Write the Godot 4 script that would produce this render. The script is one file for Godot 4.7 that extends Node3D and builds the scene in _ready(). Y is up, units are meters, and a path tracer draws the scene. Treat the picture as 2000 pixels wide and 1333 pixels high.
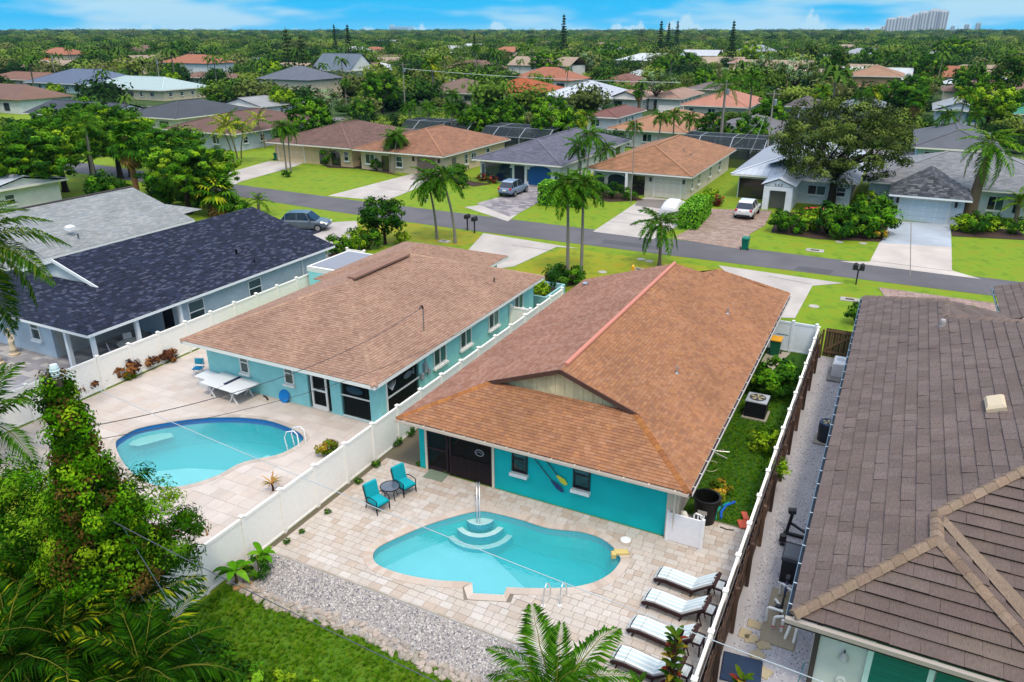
extends Node3D

var M := {}
var used := {}
var rng := RandomNumberGenerator.new()
var eye := Vector3(0,17,0)
var palm := {}
var tree := {}
var leafy := {}

func cloud_at(f: FastNoiseLite, g: FastNoiseLite, d: Vector3) -> Color:
	var h := maxf(d.y, 0.0)
	var blue := Color(0.015, 0.46, 0.84).lerp(Color(0.1, 0.34, 0.8), clampf(h * 2.0, 0, 1))
	var p := Vector3(d.x, 0, d.z) / (h + 0.16)
	var streak := f.get_noise_3d(p.x * 60.0, h * 1500.0, p.z * 60.0) * 0.5 + 0.5
	var wide := g.get_noise_3d(p.x * 40.0, h * 300.0, p.z * 40.0) * 0.5 + 0.5
	var low := smoothstep(0.43, 0.62, streak * 0.4 + wide * 0.6)
	var puff := maxf(0.0, f.get_noise_2d(atan2(d.x, -d.z) * 900.0, 7.0) - 0.16) * 0.07 * (0.6 + 0.5 * absf(f.get_noise_2d(atan2(d.x, -d.z) * 5000.0, h * 6000.0)))
	var high := clampf((wide - 0.33) * 4.0, 0.0, 1.0)
	var cover := lerpf(maxf(low * 0.8, 0.9 * clampf((puff - h) * 400.0, 0.0, 1.0)), 0.35 + 0.65 * high, clampf((h - 0.3) * 4.0, 0.0, 1.0))
	var cloud := Color(0.5, 0.7, 0.8).lerp(Color(1.0, 1.0, 1.02), clampf((h - 0.25) * 2.5, 0, 1))
	var pale := clampf(1.0 - h / 0.012, 0.0, 1.0) * 0.4
	return blue.lerp(Color(0.16, 0.58, 0.82), pale).lerp(cloud, cover) * lerpf(0.7, 1.42, clampf((h - 0.32) * 2.2, 0, 1))

func sky_picture() -> Image:
	var f := FastNoiseLite.new()
	f.seed = 11
	f.frequency = 0.016
	f.fractal_octaves = 4
	var g := FastNoiseLite.new()
	g.seed = 26
	g.frequency = 0.011
	g.fractal_octaves = 4
	var small := Image.create(512, 256, false, Image.FORMAT_RGBF)
	for y in 256:
		for x in 512:
			small.set_pixel(x, y, cloud_at(f, g, sky_direction((x + 0.5) / 512, (y + 0.5) / 256)))
	small.resize(4096, 2048, Image.INTERPOLATE_BILINEAR)
	for y in range(930, 1030):  # the band above the horizon, sharp
		for x in 4096:
			small.set_pixel(x, y, cloud_at(f, g, sky_direction((x + 0.5) / 4096, (y + 0.5) / 2048)))
	return small

func sky_direction(u: float, v: float) -> Vector3:
	var a := (u - 0.5) * TAU
	var e := (0.5 - v) * PI
	return Vector3(sin(a) * cos(e), sin(e), -cos(a) * cos(e))

func _ready() -> void:
	rng.seed = 20
	var cam := Camera3D.new()
	cam.name = "camera"
	cam.position = eye
	cam.rotation = Vector3(deg_to_rad(-22.2837), deg_to_rad(26.7), 0)
	cam.fov = rad_to_deg(2.0 * atan(666.5 / 1480.0))
	cam.near = 0.2
	cam.far = 30000.0
	add_child(cam)
	cam.current = true
	var env := Environment.new()
	env.background_mode = Environment.BG_SKY
	var pano := PanoramaSkyMaterial.new()
	pano.panorama = ImageTexture.create_from_image(sky_picture())
	env.sky = Sky.new()
	env.sky.sky_material = pano
	env.tonemap_mode = Environment.TONE_MAPPER_LINEAR
	env.tonemap_exposure = 1.64
	env.sdfgi_enabled = true
	env.ssao_enabled = true
	env.ssil_enabled = true
	env.fog_enabled = true
	env.fog_density = 0.00005
	env.fog_light_color = Color(0.62, 0.82, 0.95)
	var we := WorldEnvironment.new()
	we.name = "environment"
	we.environment = env
	add_child(we)
	var sun := DirectionalLight3D.new()
	sun.name = "sun"
	sun.light_energy = 0.5
	sun.light_color = Color(1.0, 0.95, 0.87)
	sun.light_angular_distance = 10.0
	sun.shadow_enabled = true
	add_child(sun)
	sun.look_at_from_position(Vector3.ZERO, Vector3(-.34,-1,-.42))
	make_materials()
	make_plants()
	lay_ground()
	build_near_houses()
	build_pools()
	build_fences()
	build_street_side()
	build_far_houses()
	build_yard_things()
	build_plants()
	build_far()

# ---------- colour ----------
func S(r: float, g: float, b: float, k := 1.0) -> Color:
	var c := Color(r / 255.0, g / 255.0, b / 255.0).srgb_to_linear()
	return Color(c.r * k, c.g * k, c.b * k)

func vary(c: Color, k: float) -> Color:
	var m := rng.randf_range(1.0 - k, 1.0 + k)
	return Color(c.r * m * rng.randf_range(1 - k * 0.25, 1 + k * 0.25), c.g * m, c.b * m * rng.randf_range(1 - k * 0.25, 1 + k * 0.25))

# ---------- mesh builder: flat faces with a colour each, counter-clockwise seen from outside ----------
class MB:
	var v := PackedVector3Array()
	var n := PackedVector3Array()
	var c := PackedColorArray()

	func tri(a: Vector3, b: Vector3, d: Vector3, col: Color) -> void:
		var q := (b - a).cross(d - a).normalized()
		v.append(a); v.append(d); v.append(b)
		n.append(q); n.append(q); n.append(q)
		c.append(col); c.append(col); c.append(col)

	func tris(a: Vector3, b: Vector3, d: Vector3, na: Vector3, nb: Vector3, nd: Vector3, col: Color) -> void:
		v.append(a); v.append(d); v.append(b)
		n.append(na); n.append(nd); n.append(nb)
		c.append(col); c.append(col); c.append(col)

	func quad(a: Vector3, b: Vector3, d: Vector3, e: Vector3, col: Color) -> void:
		tri(a, b, d, col)
		tri(a, d, e, col)

	func poly(p: Array, col: Color) -> void:
		for i in range(1, p.size() - 1):
			tri(p[0], p[i], p[i + 1], col)

	func box(at: Vector3, s: Vector3, col: Color, basis := Basis.IDENTITY) -> void:
		var h := s * 0.5
		var p := []
		for i in 8:
			p.append(at + basis * Vector3(h.x if i & 1 else -h.x, h.y if i & 2 else -h.y, h.z if i & 4 else -h.z))
		quad(p[4], p[5], p[7], p[6], col)
		quad(p[1], p[0], p[2], p[3], col)
		quad(p[5], p[1], p[3], p[7], col)
		quad(p[0], p[4], p[6], p[2], col)
		quad(p[6], p[7], p[3], p[2], col)
		quad(p[0], p[1], p[5], p[4], col)

	func span(a: Vector3, b: Vector3, col: Color) -> void:
		box((a + b) * 0.5, (b - a).abs(), col)

	func cbox(at: Vector3, s: Vector3, ch: float, col: Color, basis := Basis.IDENTITY) -> void:  # top edges chamfered
		var h := s * 0.5
		var r := []
		for lv in [[-h.y, 0.0],[h.y - ch, 0.0],[h.y, ch]]:
			var x: float = h.x - lv[1]
			var z: float = h.z - lv[1]
			r.append([at + basis * Vector3(-x, lv[0], z), at + basis * Vector3(x, lv[0], z), at + basis * Vector3(x, lv[0], -z), at + basis * Vector3(-x, lv[0], -z)])
		for k in 2:
			for i in 4:
				quad(r[k][i], r[k][(i + 1) % 4], r[k + 1][(i + 1) % 4], r[k + 1][i], col)
		quad(r[2][0], r[2][1], r[2][2], r[2][3], col)

	func beam(a: Vector3, b: Vector3, w: float, h: float, col: Color) -> void:
		var d := b - a
		var f := d.normalized()
		var up := Vector3.UP if absf(f.y) < 0.95 else Vector3.RIGHT
		var r := up.cross(f).normalized()
		box((a + b) * 0.5, Vector3(w, h, d.length()), col, Basis(r, f.cross(r), f))

	func tube(p: Array, rad: Array, sides: int, col: Color, capped := true) -> void:
		var rings := []
		var norms := []
		var last := Vector3.ZERO
		for i in p.size():
			var f: Vector3 = (p[mini(i + 1, p.size() - 1)] - p[maxi(i - 1, 0)]).normalized()
			var r: Vector3 = last
			if i == 0:
				r = f.cross(Vector3.UP if absf(f.y) < 0.9 else Vector3.RIGHT).normalized()
			else:
				r = (r - f * r.dot(f)).normalized()
			last = r
			var u := f.cross(r)
			var ring := []
			var nn := []
			for k in sides:
				var a := TAU * k / sides
				var q := r * cos(a) + u * sin(a)
				nn.append(q)
				ring.append(p[i] + q * float(rad[mini(i, rad.size() - 1)]))
			rings.append(ring)
			norms.append(nn)
		for i in p.size() - 1:
			for k in sides:
				var j := (k + 1) % sides
				tris(rings[i][k], rings[i][j], rings[i + 1][j], norms[i][k], norms[i][j], norms[i + 1][j], col)
				tris(rings[i][k], rings[i + 1][j], rings[i + 1][k], norms[i][k], norms[i + 1][j], norms[i + 1][k], col)
		if capped:
			poly(rings[-1], col)
			var rev: Array = rings[0].duplicate()
			rev.reverse()
			poly(rev, col)

	func lathe(prof: Array, sides: int, col: Color, at := Vector3.ZERO, cols := []) -> void:  # prof: Vector2(radius, height) from below upwards
		for i in prof.size() - 1:
			var cc: Color = cols[i] if cols.size() > i else col
			var a: Vector2 = prof[i]
			var b: Vector2 = prof[i + 1]
			var nr := Vector2(b.y - a.y, a.x - b.x).normalized()
			for k in sides:
				var t0 := TAU * k / sides
				var t1 := TAU * (k + 1) / sides
				var d0 := Vector3(cos(t0), 0, -sin(t0))
				var d1 := Vector3(cos(t1), 0, -sin(t1))
				var n0 := d0 * nr.x + Vector3.UP * nr.y
				var n1 := d1 * nr.x + Vector3.UP * nr.y
				var p := [at + d0 * a.x + Vector3.UP * a.y, at + d1 * a.x + Vector3.UP * a.y, at + d1 * b.x + Vector3.UP * b.y, at + d0 * b.x + Vector3.UP * b.y]
				if a.x > 0.0001:
					tris(p[0], p[1], p[2], n0, n1, n1, cc)
				if b.x > 0.0001:
					tris(p[0], p[2], p[3], n0, n1, n0, cc)

	func loft(rings: Array, col: Color, cap := true) -> void:  # rings of equal size, counter-clockwise seen from the first ring's front end
		var m: int = rings[0].size()
		for i in rings.size() - 1:
			for k in m:
				var j := (k + 1) % m
				quad(rings[i][k], rings[i][j], rings[i + 1][j], rings[i + 1][k], col)
		if cap:
			poly(rings[-1], col)
			var rev: Array = rings[0].duplicate()
			rev.reverse()
			poly(rev, col)

	func blob(at: Vector3, r: Vector3, su: int, sv: int, col: Color, rough := 0.0, seed_ := 1) -> void:
		var g := RandomNumberGenerator.new()
		g.seed = seed_
		var rows := []
		for j in sv + 1:
			var row := []
			var b := PI * j / sv
			for i in su:
				var a := TAU * i / su
				var q := Vector3(sin(b) * cos(a), cos(b), -sin(b) * sin(a))
				var k := 1.0 + (g.randf_range(-rough, rough) if j > 0 and j < sv else 0.0)
				row.append([at + q * r * k, (q / r).normalized()])
			rows.append(row)
		for j in sv:
			for i in su:
				var k := (i + 1) % su
				var p := [rows[j + 1][i], rows[j + 1][k], rows[j][k], rows[j][i]]
				if rough > 0.0:
					if j < sv - 1: tri(p[0][0], p[1][0], p[2][0], col)
					if j > 0: tri(p[0][0], p[2][0], p[3][0], col)
				else:
					if j < sv - 1: tris(p[0][0], p[1][0], p[2][0], p[0][1], p[1][1], p[2][1], col)
					if j > 0: tris(p[0][0], p[2][0], p[3][0], p[0][1], p[2][1], p[3][1], col)

	func add(o: MB, t: Transform3D, k := 1.0) -> void:
		v.append_array(t * o.v)
		var b := t.basis.orthonormalized()
		for q in o.n:
			n.append(b * q)
		if k == 1.0:
			c.append_array(o.c)
		else:
			for q in o.c:
				c.append(Color(q.r * k, q.g * k, q.b * k))

	func mesh() -> ArrayMesh:
		var m := ArrayMesh.new()
		if v.is_empty():
			return m
		var a := []
		a.resize(Mesh.ARRAY_MAX)
		a[Mesh.ARRAY_VERTEX] = v
		a[Mesh.ARRAY_NORMAL] = n
		a[Mesh.ARRAY_COLOR] = c
		m.add_surface_from_arrays(Mesh.PRIMITIVE_TRIANGLES, a)
		return m

# ---------- materials ----------
func noise_texture(freq: float, oct: int, lo: float, hi: float, seed_: int, size := 256, kind := FastNoiseLite.TYPE_SIMPLEX_SMOOTH) -> NoiseTexture2D:
	var f := FastNoiseLite.new()
	f.noise_type = kind
	f.seed = seed_
	f.frequency = freq
	f.fractal_octaves = oct
	var t := NoiseTexture2D.new()
	t.width = size
	t.height = size
	t.seamless = true
	t.noise = f
	var g := Gradient.new()
	g.set_color(0, Color(lo, lo, lo).linear_to_srgb())
	g.set_color(1, Color(hi, hi, hi).linear_to_srgb())
	t.color_ramp = g
	return t

func make_mat(called: String, rough: float, fine: Texture2D, fine_scale: float, wide: Texture2D = null, wide_scale := 0.1, bump := 0.0) -> StandardMaterial3D:
	var m := StandardMaterial3D.new()
	m.resource_name = called
	m.roughness = rough
	m.metallic_specular = 0.4
	m.vertex_color_use_as_albedo = true
	if fine:
		m.albedo_texture = fine
		m.uv1_triplanar = true
		m.uv1_world_triplanar = true
		m.uv1_scale = Vector3.ONE * fine_scale
		if bump > 0.0:
			m.heightmap_enabled = true
			m.heightmap_texture = fine
			m.heightmap_scale = bump
	if wide:
		m.detail_enabled = true
		m.detail_albedo = wide
		m.detail_blend_mode = BaseMaterial3D.BLEND_MODE_MUL
		m.detail_uv_layer = BaseMaterial3D.DETAIL_UV_2
		m.uv2_triplanar = true
		m.uv2_world_triplanar = true
		m.uv2_scale = Vector3.ONE * wide_scale
	M[called] = m
	return m

func make_materials() -> void:
	var fine := noise_texture(0.05, 4, 0.82, 1.0, 3)
	var grit := noise_texture(0.14, 3, 0.55, 1.0, 5)
	var wide := noise_texture(0.012, 5, 0.74, 1.0, 7)
	var soft := noise_texture(0.01, 5, 0.88, 1.0, 8)
	var turf := noise_texture(0.09, 4, 0.6, 1.0, 9)
	var patches := noise_texture(0.016, 5, 0.6, 1.0, 10)
	patches.color_ramp.set_color(0, Color(0.72, 0.8, 0.7))
	patches.color_ramp.set_color(1, Color(1.0, 0.9, 0.72))
	patches.color_ramp.add_point(0.5, Color(0.9, 0.98, 0.9))
	make_mat("plain", 0.75, fine, 1.3)
	make_mat("wall", 0.9, fine, 2.2, noise_texture(0.012, 5, 0.84, 1.0, 6), 0.3, 0.4)
	make_mat("white", 0.5, noise_texture(0.03, 3, 0.93, 1.0, 4), 0.5)
	make_mat("roof", 0.92, grit, 0.9, wide, 0.11)
	make_mat("shingle", 0.92, grit, 2.2, wide, 0.10)
	make_mat("tile", 0.85, noise_texture(0.05, 4, 0.5, 1.0, 21), 0.8, wide, 0.17)
	M.tile.uv1_scale = Vector3(1.6,1.6,.35)
	make_mat("tile_rear", 0.85, M.tile.albedo_texture, 0.8, wide, 0.17)
	M.tile_rear.uv1_scale = Vector3(2.2,.4,.4)
	make_mat("concrete", 0.9, fine, 0.8, wide, 0.09)
	make_mat("paver", 0.9, noise_texture(0.05, 4, 0.78, 1.0, 23), 1.2, soft, 0.3)
	make_mat("asphalt", 0.92, grit, 1.4, wide, 0.06)
	make_mat("grass", 0.95, turf, 0.55, patches, 0.12, 1.5)
	make_mat("far_ground", 0.95, turf, 0.06, patches, 0.01)
	make_mat("gravel", 0.9, noise_texture(0.2, 2, 0.5, 1.0, 12), 1.8, soft, 0.2, 1.0)
	make_mat("wood", 0.9, fine, 1.5, wide, 0.5)
	make_mat("cloth", 0.95, fine, 4.0)
	make_mat("plastic", 0.45, null, 1.0)
	make_mat("paint", 0.28, null, 1.0)
	M.paint.clearcoat_enabled = true
	M.paint.clearcoat = 0.6
	M.paint.clearcoat_roughness = 0.1
	make_mat("metal", 0.32, null, 1.0).metallic = 0.85
	make_mat("glass", 0.06, null, 1.0).metallic_specular = 0.6
	make_mat("bark", 0.95, grit, 1.6, wide, 0.4)
	make_mat("leaf", 0.8, null, 1.0)
	M.leaf.backlight_enabled = true
	M.leaf.backlight = Color(0.3, 0.36, 0.12)
	M.leaf.metallic_specular = 0.15
	make_mat("plaster", 0.7, soft, 0.3)
	make_mat("rock", 0.95, fine, 3.0)
	var s := make_mat("screen", 0.8, null, 1.0)
	s.transparency = BaseMaterial3D.TRANSPARENCY_ALPHA
	s.albedo_color = Color(1, 1, 1, 0.62)
	s = make_mat("thin_screen", 0.8, null, 1.0)
	s.transparency = BaseMaterial3D.TRANSPARENCY_ALPHA
	s.albedo_color = Color(1, 1, 1, 0.5)
	s = StandardMaterial3D.new()
	s.resource_name = "water"
	s.roughness = 0.03
	s.transparency = BaseMaterial3D.TRANSPARENCY_ALPHA
	s.albedo_color = Color(0.8, 0.95, 1.0, 0.04)
	s.normal_enabled = true
	var wn := noise_texture(0.03, 3, 0.0, 1.0, 31)
	wn.color_ramp = null
	wn.as_normal_map = true
	wn.bump_strength = 2.0
	s.normal_texture = wn
	s.normal_scale = 0.16
	s.uv1_triplanar = true
	s.uv1_world_triplanar = true
	s.uv1_scale = Vector3.ONE * 0.5
	M.water = s
	s = make_mat("tint", 0.9, null, 1.0)
	s.transparency = BaseMaterial3D.TRANSPARENCY_ALPHA
	s.albedo_color = Color(1, 1, 1, 0.24)
	s.metallic_specular = 0.0
	s = StandardMaterial3D.new()
	s.resource_name = "clear_glass"
	s.roughness = 0.05
	s.transparency = BaseMaterial3D.TRANSPARENCY_ALPHA
	s.albedo_color = Color(0.9, 0.95, 0.95, 0.25)
	M.clear = s

# ---------- nodes ----------
func free_name(base: String) -> String:
	var k: int = used.get(base, 0)
	used[base] = k + 1
	return base if k == 0 else "%s_%03d" % [base, k]

func thing(called: String, label: String, category: String, at := Vector3.ZERO, turn := 0.0, group := "") -> Node3D:
	var o := Node3D.new()
	o.name = free_name(called)
	add_child(o)
	o.position = at
	o.rotation.y = turn
	o.set_meta("label", label)
	o.set_meta("category", category)
	if group:
		o.set_meta("group", group)
	return o

func put(parent: Node3D, called: String, shape, mat: String, at := Vector3.ZERO, label := "") -> MeshInstance3D:
	var o := MeshInstance3D.new()
	o.mesh = shape.mesh() if shape is MB else shape
	o.material_override = M[mat]
	o.name = free_name(called) if parent == self else called
	parent.add_child(o, true)
	o.position = at
	if label:
		o.set_meta("label", label)
	return o

func solo(called: String, shape, mat: String, label: String, category: String, at := Vector3.ZERO, turn := 0.0, group := "") -> MeshInstance3D:
	var o := put(self, called, shape, mat, at)
	o.rotation.y = turn
	o.set_meta("label", label)
	o.set_meta("category", category)
	if group:
		o.set_meta("group", group)
	return o

func ground_piece(called: String, shape, mat: String) -> MeshInstance3D:
	var o := put(self, called, shape, mat)
	o.set_meta("kind", "structure")
	return o

func stuff(o: Node3D) -> Node3D:
	o.set_meta("kind", "stuff")
	return o

func copy_of(o: Node3D, label: String, at: Vector3, turn := 0.0, size := 1.0, group := "") -> Node3D:
	var r: Node3D = o.duplicate()
	r.name = free_name(String(o.name).rstrip("0123456789").trim_suffix("_"))
	add_child(r)
	r.position = at
	r.rotation.y = turn
	r.scale = Vector3.ONE * size
	r.set_meta("label", label)
	if group:
		r.set_meta("group", group)
	return r

func scatter(called: String, parent: Node3D, shape: Mesh, mat: String, where: Array, tints: PackedColorArray) -> MultiMeshInstance3D:
	var mm := MultiMesh.new()
	mm.transform_format = MultiMesh.TRANSFORM_3D
	mm.use_colors = true
	mm.mesh = shape
	mm.instance_count = where.size()
	for i in where.size():
		mm.set_instance_transform(i, where[i])
		mm.set_instance_color(i, tints[i % tints.size()])
	var o := MultiMeshInstance3D.new()
	o.multimesh = mm
	o.material_override = M[mat]
	o.name = free_name(called) if parent == self else called
	parent.add_child(o, true)
	o.set_meta("kind", "stuff")
	return o
func sheet(p: PackedVector2Array, y: float, col: Color, b: MB = null) -> MB:
	if b == null:
		b = MB.new()
	var idx := Geometry2D.triangulate_polygon(p)
	for i in range(0, idx.size(), 3):
		var q := []
		for k in 3:
			q.append(Vector3(p[idx[i + k]].x, y, p[idx[i + k]].y))
		if (q[1] - q[0]).cross(q[2] - q[0]).y < 0:
			b.tri(q[0], q[2], q[1], col)
		else:
			b.tri(q[0], q[1], q[2], col)
	return b

func rect(x0: float, z0: float, x1: float, z1: float) -> PackedVector2Array:
	return PackedVector2Array([Vector2(x0, z0),Vector2(x1, z0),Vector2(x1, z1),Vector2(x0, z1)])
func sheet_with_holes(r: Rect2, holes: Array, y: float, col: Color) -> MB:
	var xs := [r.position.x, r.end.x]
	var zs := [r.position.y, r.end.y]
	for h in holes:
		xs.append_array([h.position.x, h.end.x])
		zs.append_array([h.position.y, h.end.y])
	xs.sort()
	zs.sort()
	var b := MB.new()
	for i in xs.size() - 1:
		for j in zs.size() - 1:
			var mid := Vector2((xs[i] + xs[i + 1]) / 2, (zs[j] + zs[j + 1]) / 2)
			if xs[i + 1] - xs[i] < 0.001 or zs[j + 1] - zs[j] < 0.001 or holes.any(func(h): return h.has_point(mid)):
				continue
			b.quad(Vector3(xs[i], y, zs[j + 1]),Vector3(xs[i + 1], y, zs[j + 1]),Vector3(xs[i + 1], y, zs[j]),Vector3(xs[i], y, zs[j]), col)
	return b
func wall_shape(b: MB, p: Vector2, q: Vector2, y0: float, y1: float, thick: float, holes: Array, col: Color) -> void:
	var d := (q - p).normalized()
	var us := [0.0, p.distance_to(q)]
	var ys := [y0, y1]
	for h in holes:
		us.append_array([h[0], h[1]])
		ys.append_array([h[2], h[3]])
	us.sort()
	ys.sort()
	for i in us.size() - 1:
		for j in ys.size() - 1:
			if us[i + 1] - us[i] < 0.001 or ys[j + 1] - ys[j] < 0.001:
				continue
			var um: float = (us[i] + us[i + 1]) / 2
			var ym: float = (ys[j] + ys[j + 1]) / 2
			if holes.any(func(h): return um > h[0] and um < h[1] and ym > h[2] and ym < h[3]):
				continue
			var a2: Vector2 = p + d * us[i]
			var b2: Vector2 = p + d * us[i + 1]
			var mid := (a2 + b2) * 0.5
			b.box(Vector3(mid.x, ym, mid.y),Vector3(us[i + 1] - us[i], ys[j + 1] - ys[j], thick), col, Basis(Vector3(d.x, 0, d.y),Vector3.UP, Vector3(-d.y, 0, d.x)))
func window(parent: Node3D, at: Vector3, out: Vector3, w: float, h: float, frame_col: Color, glass_col: Color, kind := "hung", sill := true) -> void:
	var bs := Basis(Vector3.UP.cross(out),Vector3.UP, out)
	var f := MB.new()
	var t := 0.06
	f.box(at + bs * Vector3(0, t / 2, 0.02),Vector3(w, t, 0.1), frame_col, bs)
	f.box(at + bs * Vector3(0, h - t / 2, 0.02),Vector3(w, t, 0.1), frame_col, bs)
	f.box(at + bs * Vector3(-w / 2 + t / 2, h / 2, 0.02),Vector3(t, h - 2 * t, 0.1), frame_col, bs)
	f.box(at + bs * Vector3(w / 2 - t / 2, h / 2, 0.02),Vector3(t, h - 2 * t, 0.1), frame_col, bs)
	if kind == "hung":
		f.box(at + bs * Vector3(0, h * 0.5, 0.03),Vector3(w - 2 * t, t, 0.08), frame_col, bs)
	elif kind == "slide":
		f.box(at + bs * Vector3(0, h * 0.5, 0.03),Vector3(t, h - 2 * t, 0.08), frame_col, bs)
	var o := put(parent, "window", f, "white")
	var g := MB.new()
	if kind == "hung":
		g.box(at + bs * Vector3(0, h * 0.25 + t / 4, 0.01),Vector3(w - 2 * t, h * 0.5 - t * 1.5, 0.02), glass_col, bs)
		put(o, "pane", g, "glass")
		g = MB.new()
		g.box(at + bs * Vector3(0, h * 0.75 - t / 4, 0.03),Vector3(w - 2 * t, h * 0.5 - t * 1.5, 0.02), Color(glass_col.r * 1.6 + 0.02, glass_col.g * 1.6 + 0.03, glass_col.b * 1.6 + 0.03), bs)
		put(o, "pane", g, "glass")
	elif kind == "slide":
		for s in [-1, 1]:
			g = MB.new()
			g.box(at + bs * Vector3(s * w * 0.25, h / 2, 0.01),Vector3(w * 0.5 - t * 1.5, h - 2 * t, 0.02), glass_col if s < 0 else Color(glass_col.r * 2 + 0.02, glass_col.g * 2 + 0.05, glass_col.b * 2 + 0.04), bs)
			put(o, "pane", g, "glass")
	else:
		g.box(at + bs * Vector3(0, h / 2, 0.01),Vector3(w - 2 * t, h - 2 * t, 0.02), glass_col, bs)
		put(o, "pane", g, "glass")
	if sill:
		g = MB.new()
		g.box(at + bs * Vector3(0,-.06,.07),Vector3(w + 0.12, 0.11, 0.2), frame_col, bs)
		put(o, "sill", g, "white")
func shingle_face(poly: Array, course: float, tab: float, cols: Array, lift: float, sink: Callable) -> void:
	var nn: Vector3 = (poly[1] - poly[0]).cross(poly[2] - poly[0]).normalized()
	var u := Vector3.UP.cross(nn).normalized()
	var w := nn.cross(u)
	var o: Vector3 = poly[0]
	var pts := []
	var wmin := 1e9
	var wmax := -1e9
	for p in poly:
		var q := Vector2((p - o).dot(u), (p - o).dot(w))
		pts.append(q)
		wmin = minf(wmin, q.y)
		wmax = maxf(wmax, q.y)
	var row := 0
	var y := wmin
	while y < wmax - 0.02:
		var y2 := minf(y + course, wmax)
		var lo := level_span(pts, y + 0.003)
		var hi := level_span(pts, y2 - 0.003)
		if lo.x <= lo.y and hi.x <= hi.y:
			var x := minf(lo.x, hi.x) - tab * (rng.randf() if row % 2 else rng.randf() * 0.5)
			var xe := maxf(lo.y, hi.y)
			while x < xe:
				var tw := tab * rng.randf_range(0.75, 1.25)
				var a := clampf(x, lo.x, lo.y)
				var b := clampf(x + tw - 0.006, lo.x, lo.y)
				var d := clampf(x + tw - 0.006, hi.x, hi.y)
				var e := clampf(x, hi.x, hi.y)
				x += tw
				if b - a < 0.01 and d - e < 0.01:
					continue
				var up := lift * rng.randf_range(0.7, 1.3)
				var p0 := o + u * a + w * y
				var p1 := o + u * b + w * y
				var p2 := o + u * d + w * y2
				var p3 := o + u * e + w * y2
				sink.call([p0 + nn * up, p1 + nn * up, p2 + nn * 0.003, p3 + nn * 0.003, p0 + nn * 0.001, p1 + nn * 0.001], vary(cols[rng.randi() % cols.size()], 0.045))
		y += course
		row += 1

func level_span(pts: Array, y: float) -> Vector2:
	var lo := 1e9
	var hi := -1e9
	for i in pts.size():
		var a: Vector2 = pts[i]
		var b: Vector2 = pts[(i + 1) % pts.size()]
		if (a.y - y) * (b.y - y) <= 0.0 and absf(a.y - b.y) > 1e-6:
			var x := a.x + (b.x - a.x) * (y - a.y) / (b.y - a.y)
			lo = minf(lo, x)
			hi = maxf(hi, x)
	return Vector2(lo, hi)

func shingle_quad(b: MB, q: Array, col: Color, riser_shade := 0.7) -> void:
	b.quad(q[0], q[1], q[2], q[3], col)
	b.quad(q[4], q[5], q[1], q[0], Color(col.r * riser_shade, col.g * riser_shade, col.b * riser_shade))  # front edge darkened: the shadow line under each course is painted into its colour
func cover_roof(roof: Node3D, called: String, faces: Array, course: float, tab: float, cols: Array, lift: float, singles: int, mat := "shingle", riser_shade := 0.7) -> void:
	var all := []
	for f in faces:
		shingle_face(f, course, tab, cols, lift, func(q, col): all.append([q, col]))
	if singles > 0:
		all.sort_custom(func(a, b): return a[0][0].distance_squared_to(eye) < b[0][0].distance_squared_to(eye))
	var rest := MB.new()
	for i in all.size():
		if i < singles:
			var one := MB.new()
			shingle_quad(one, all[i][0], all[i][1], riser_shade)
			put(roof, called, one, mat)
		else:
			shingle_quad(rest, all[i][0], all[i][1], riser_shade)
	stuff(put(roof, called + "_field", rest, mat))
func roof_faces(x0: float, z0: float, x1: float, z1: float, h: float, slope: float, ends := "hh") -> Array:
	var along_x := absf(x1 - x0) > absf(z1 - z0)
	var half := (minf(absf(x1 - x0), absf(z1 - z0))) / 2
	var top := h + slope * half
	var f := []
	if along_x:
		var zc := (z0 + z1) / 2
		var ra := Vector3(x0 + (half if ends[0] == "h" else 0.0), top, zc)
		var rb := Vector3(x1 - (half if ends[1] == "h" else 0.0), top, zc)
		var zn := maxf(z0, z1)
		var zf := minf(z0, z1)
		f.append([Vector3(x0, h, zn),Vector3(x1, h, zn), rb, ra])
		f.append([Vector3(x1, h, zf),Vector3(x0, h, zf), ra, rb])
		if ends[0] == "h": f.append([Vector3(x0, h, zf),Vector3(x0, h, zn), ra])
		if ends[1] == "h": f.append([Vector3(x1, h, zn),Vector3(x1, h, zf), rb])
	else:
		var xc := (x0 + x1) / 2
		var zn := maxf(z0, z1)
		var zf := minf(z0, z1)
		var ra := Vector3(xc, top, zf + (half if ends[0] == "h" else 0.0))
		var rb := Vector3(xc, top, zn - (half if ends[1] == "h" else 0.0))
		f.append([Vector3(x1, h, zn),Vector3(x1, h, zf), ra, rb])
		f.append([Vector3(x0, h, zf),Vector3(x0, h, zn), rb, ra])
		if ends[0] == "h": f.append([Vector3(x1, h, zf),Vector3(x0, h, zf), ra])
		if ends[1] == "h": f.append([Vector3(x0, h, zn),Vector3(x1, h, zn), rb])
	return f
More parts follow.
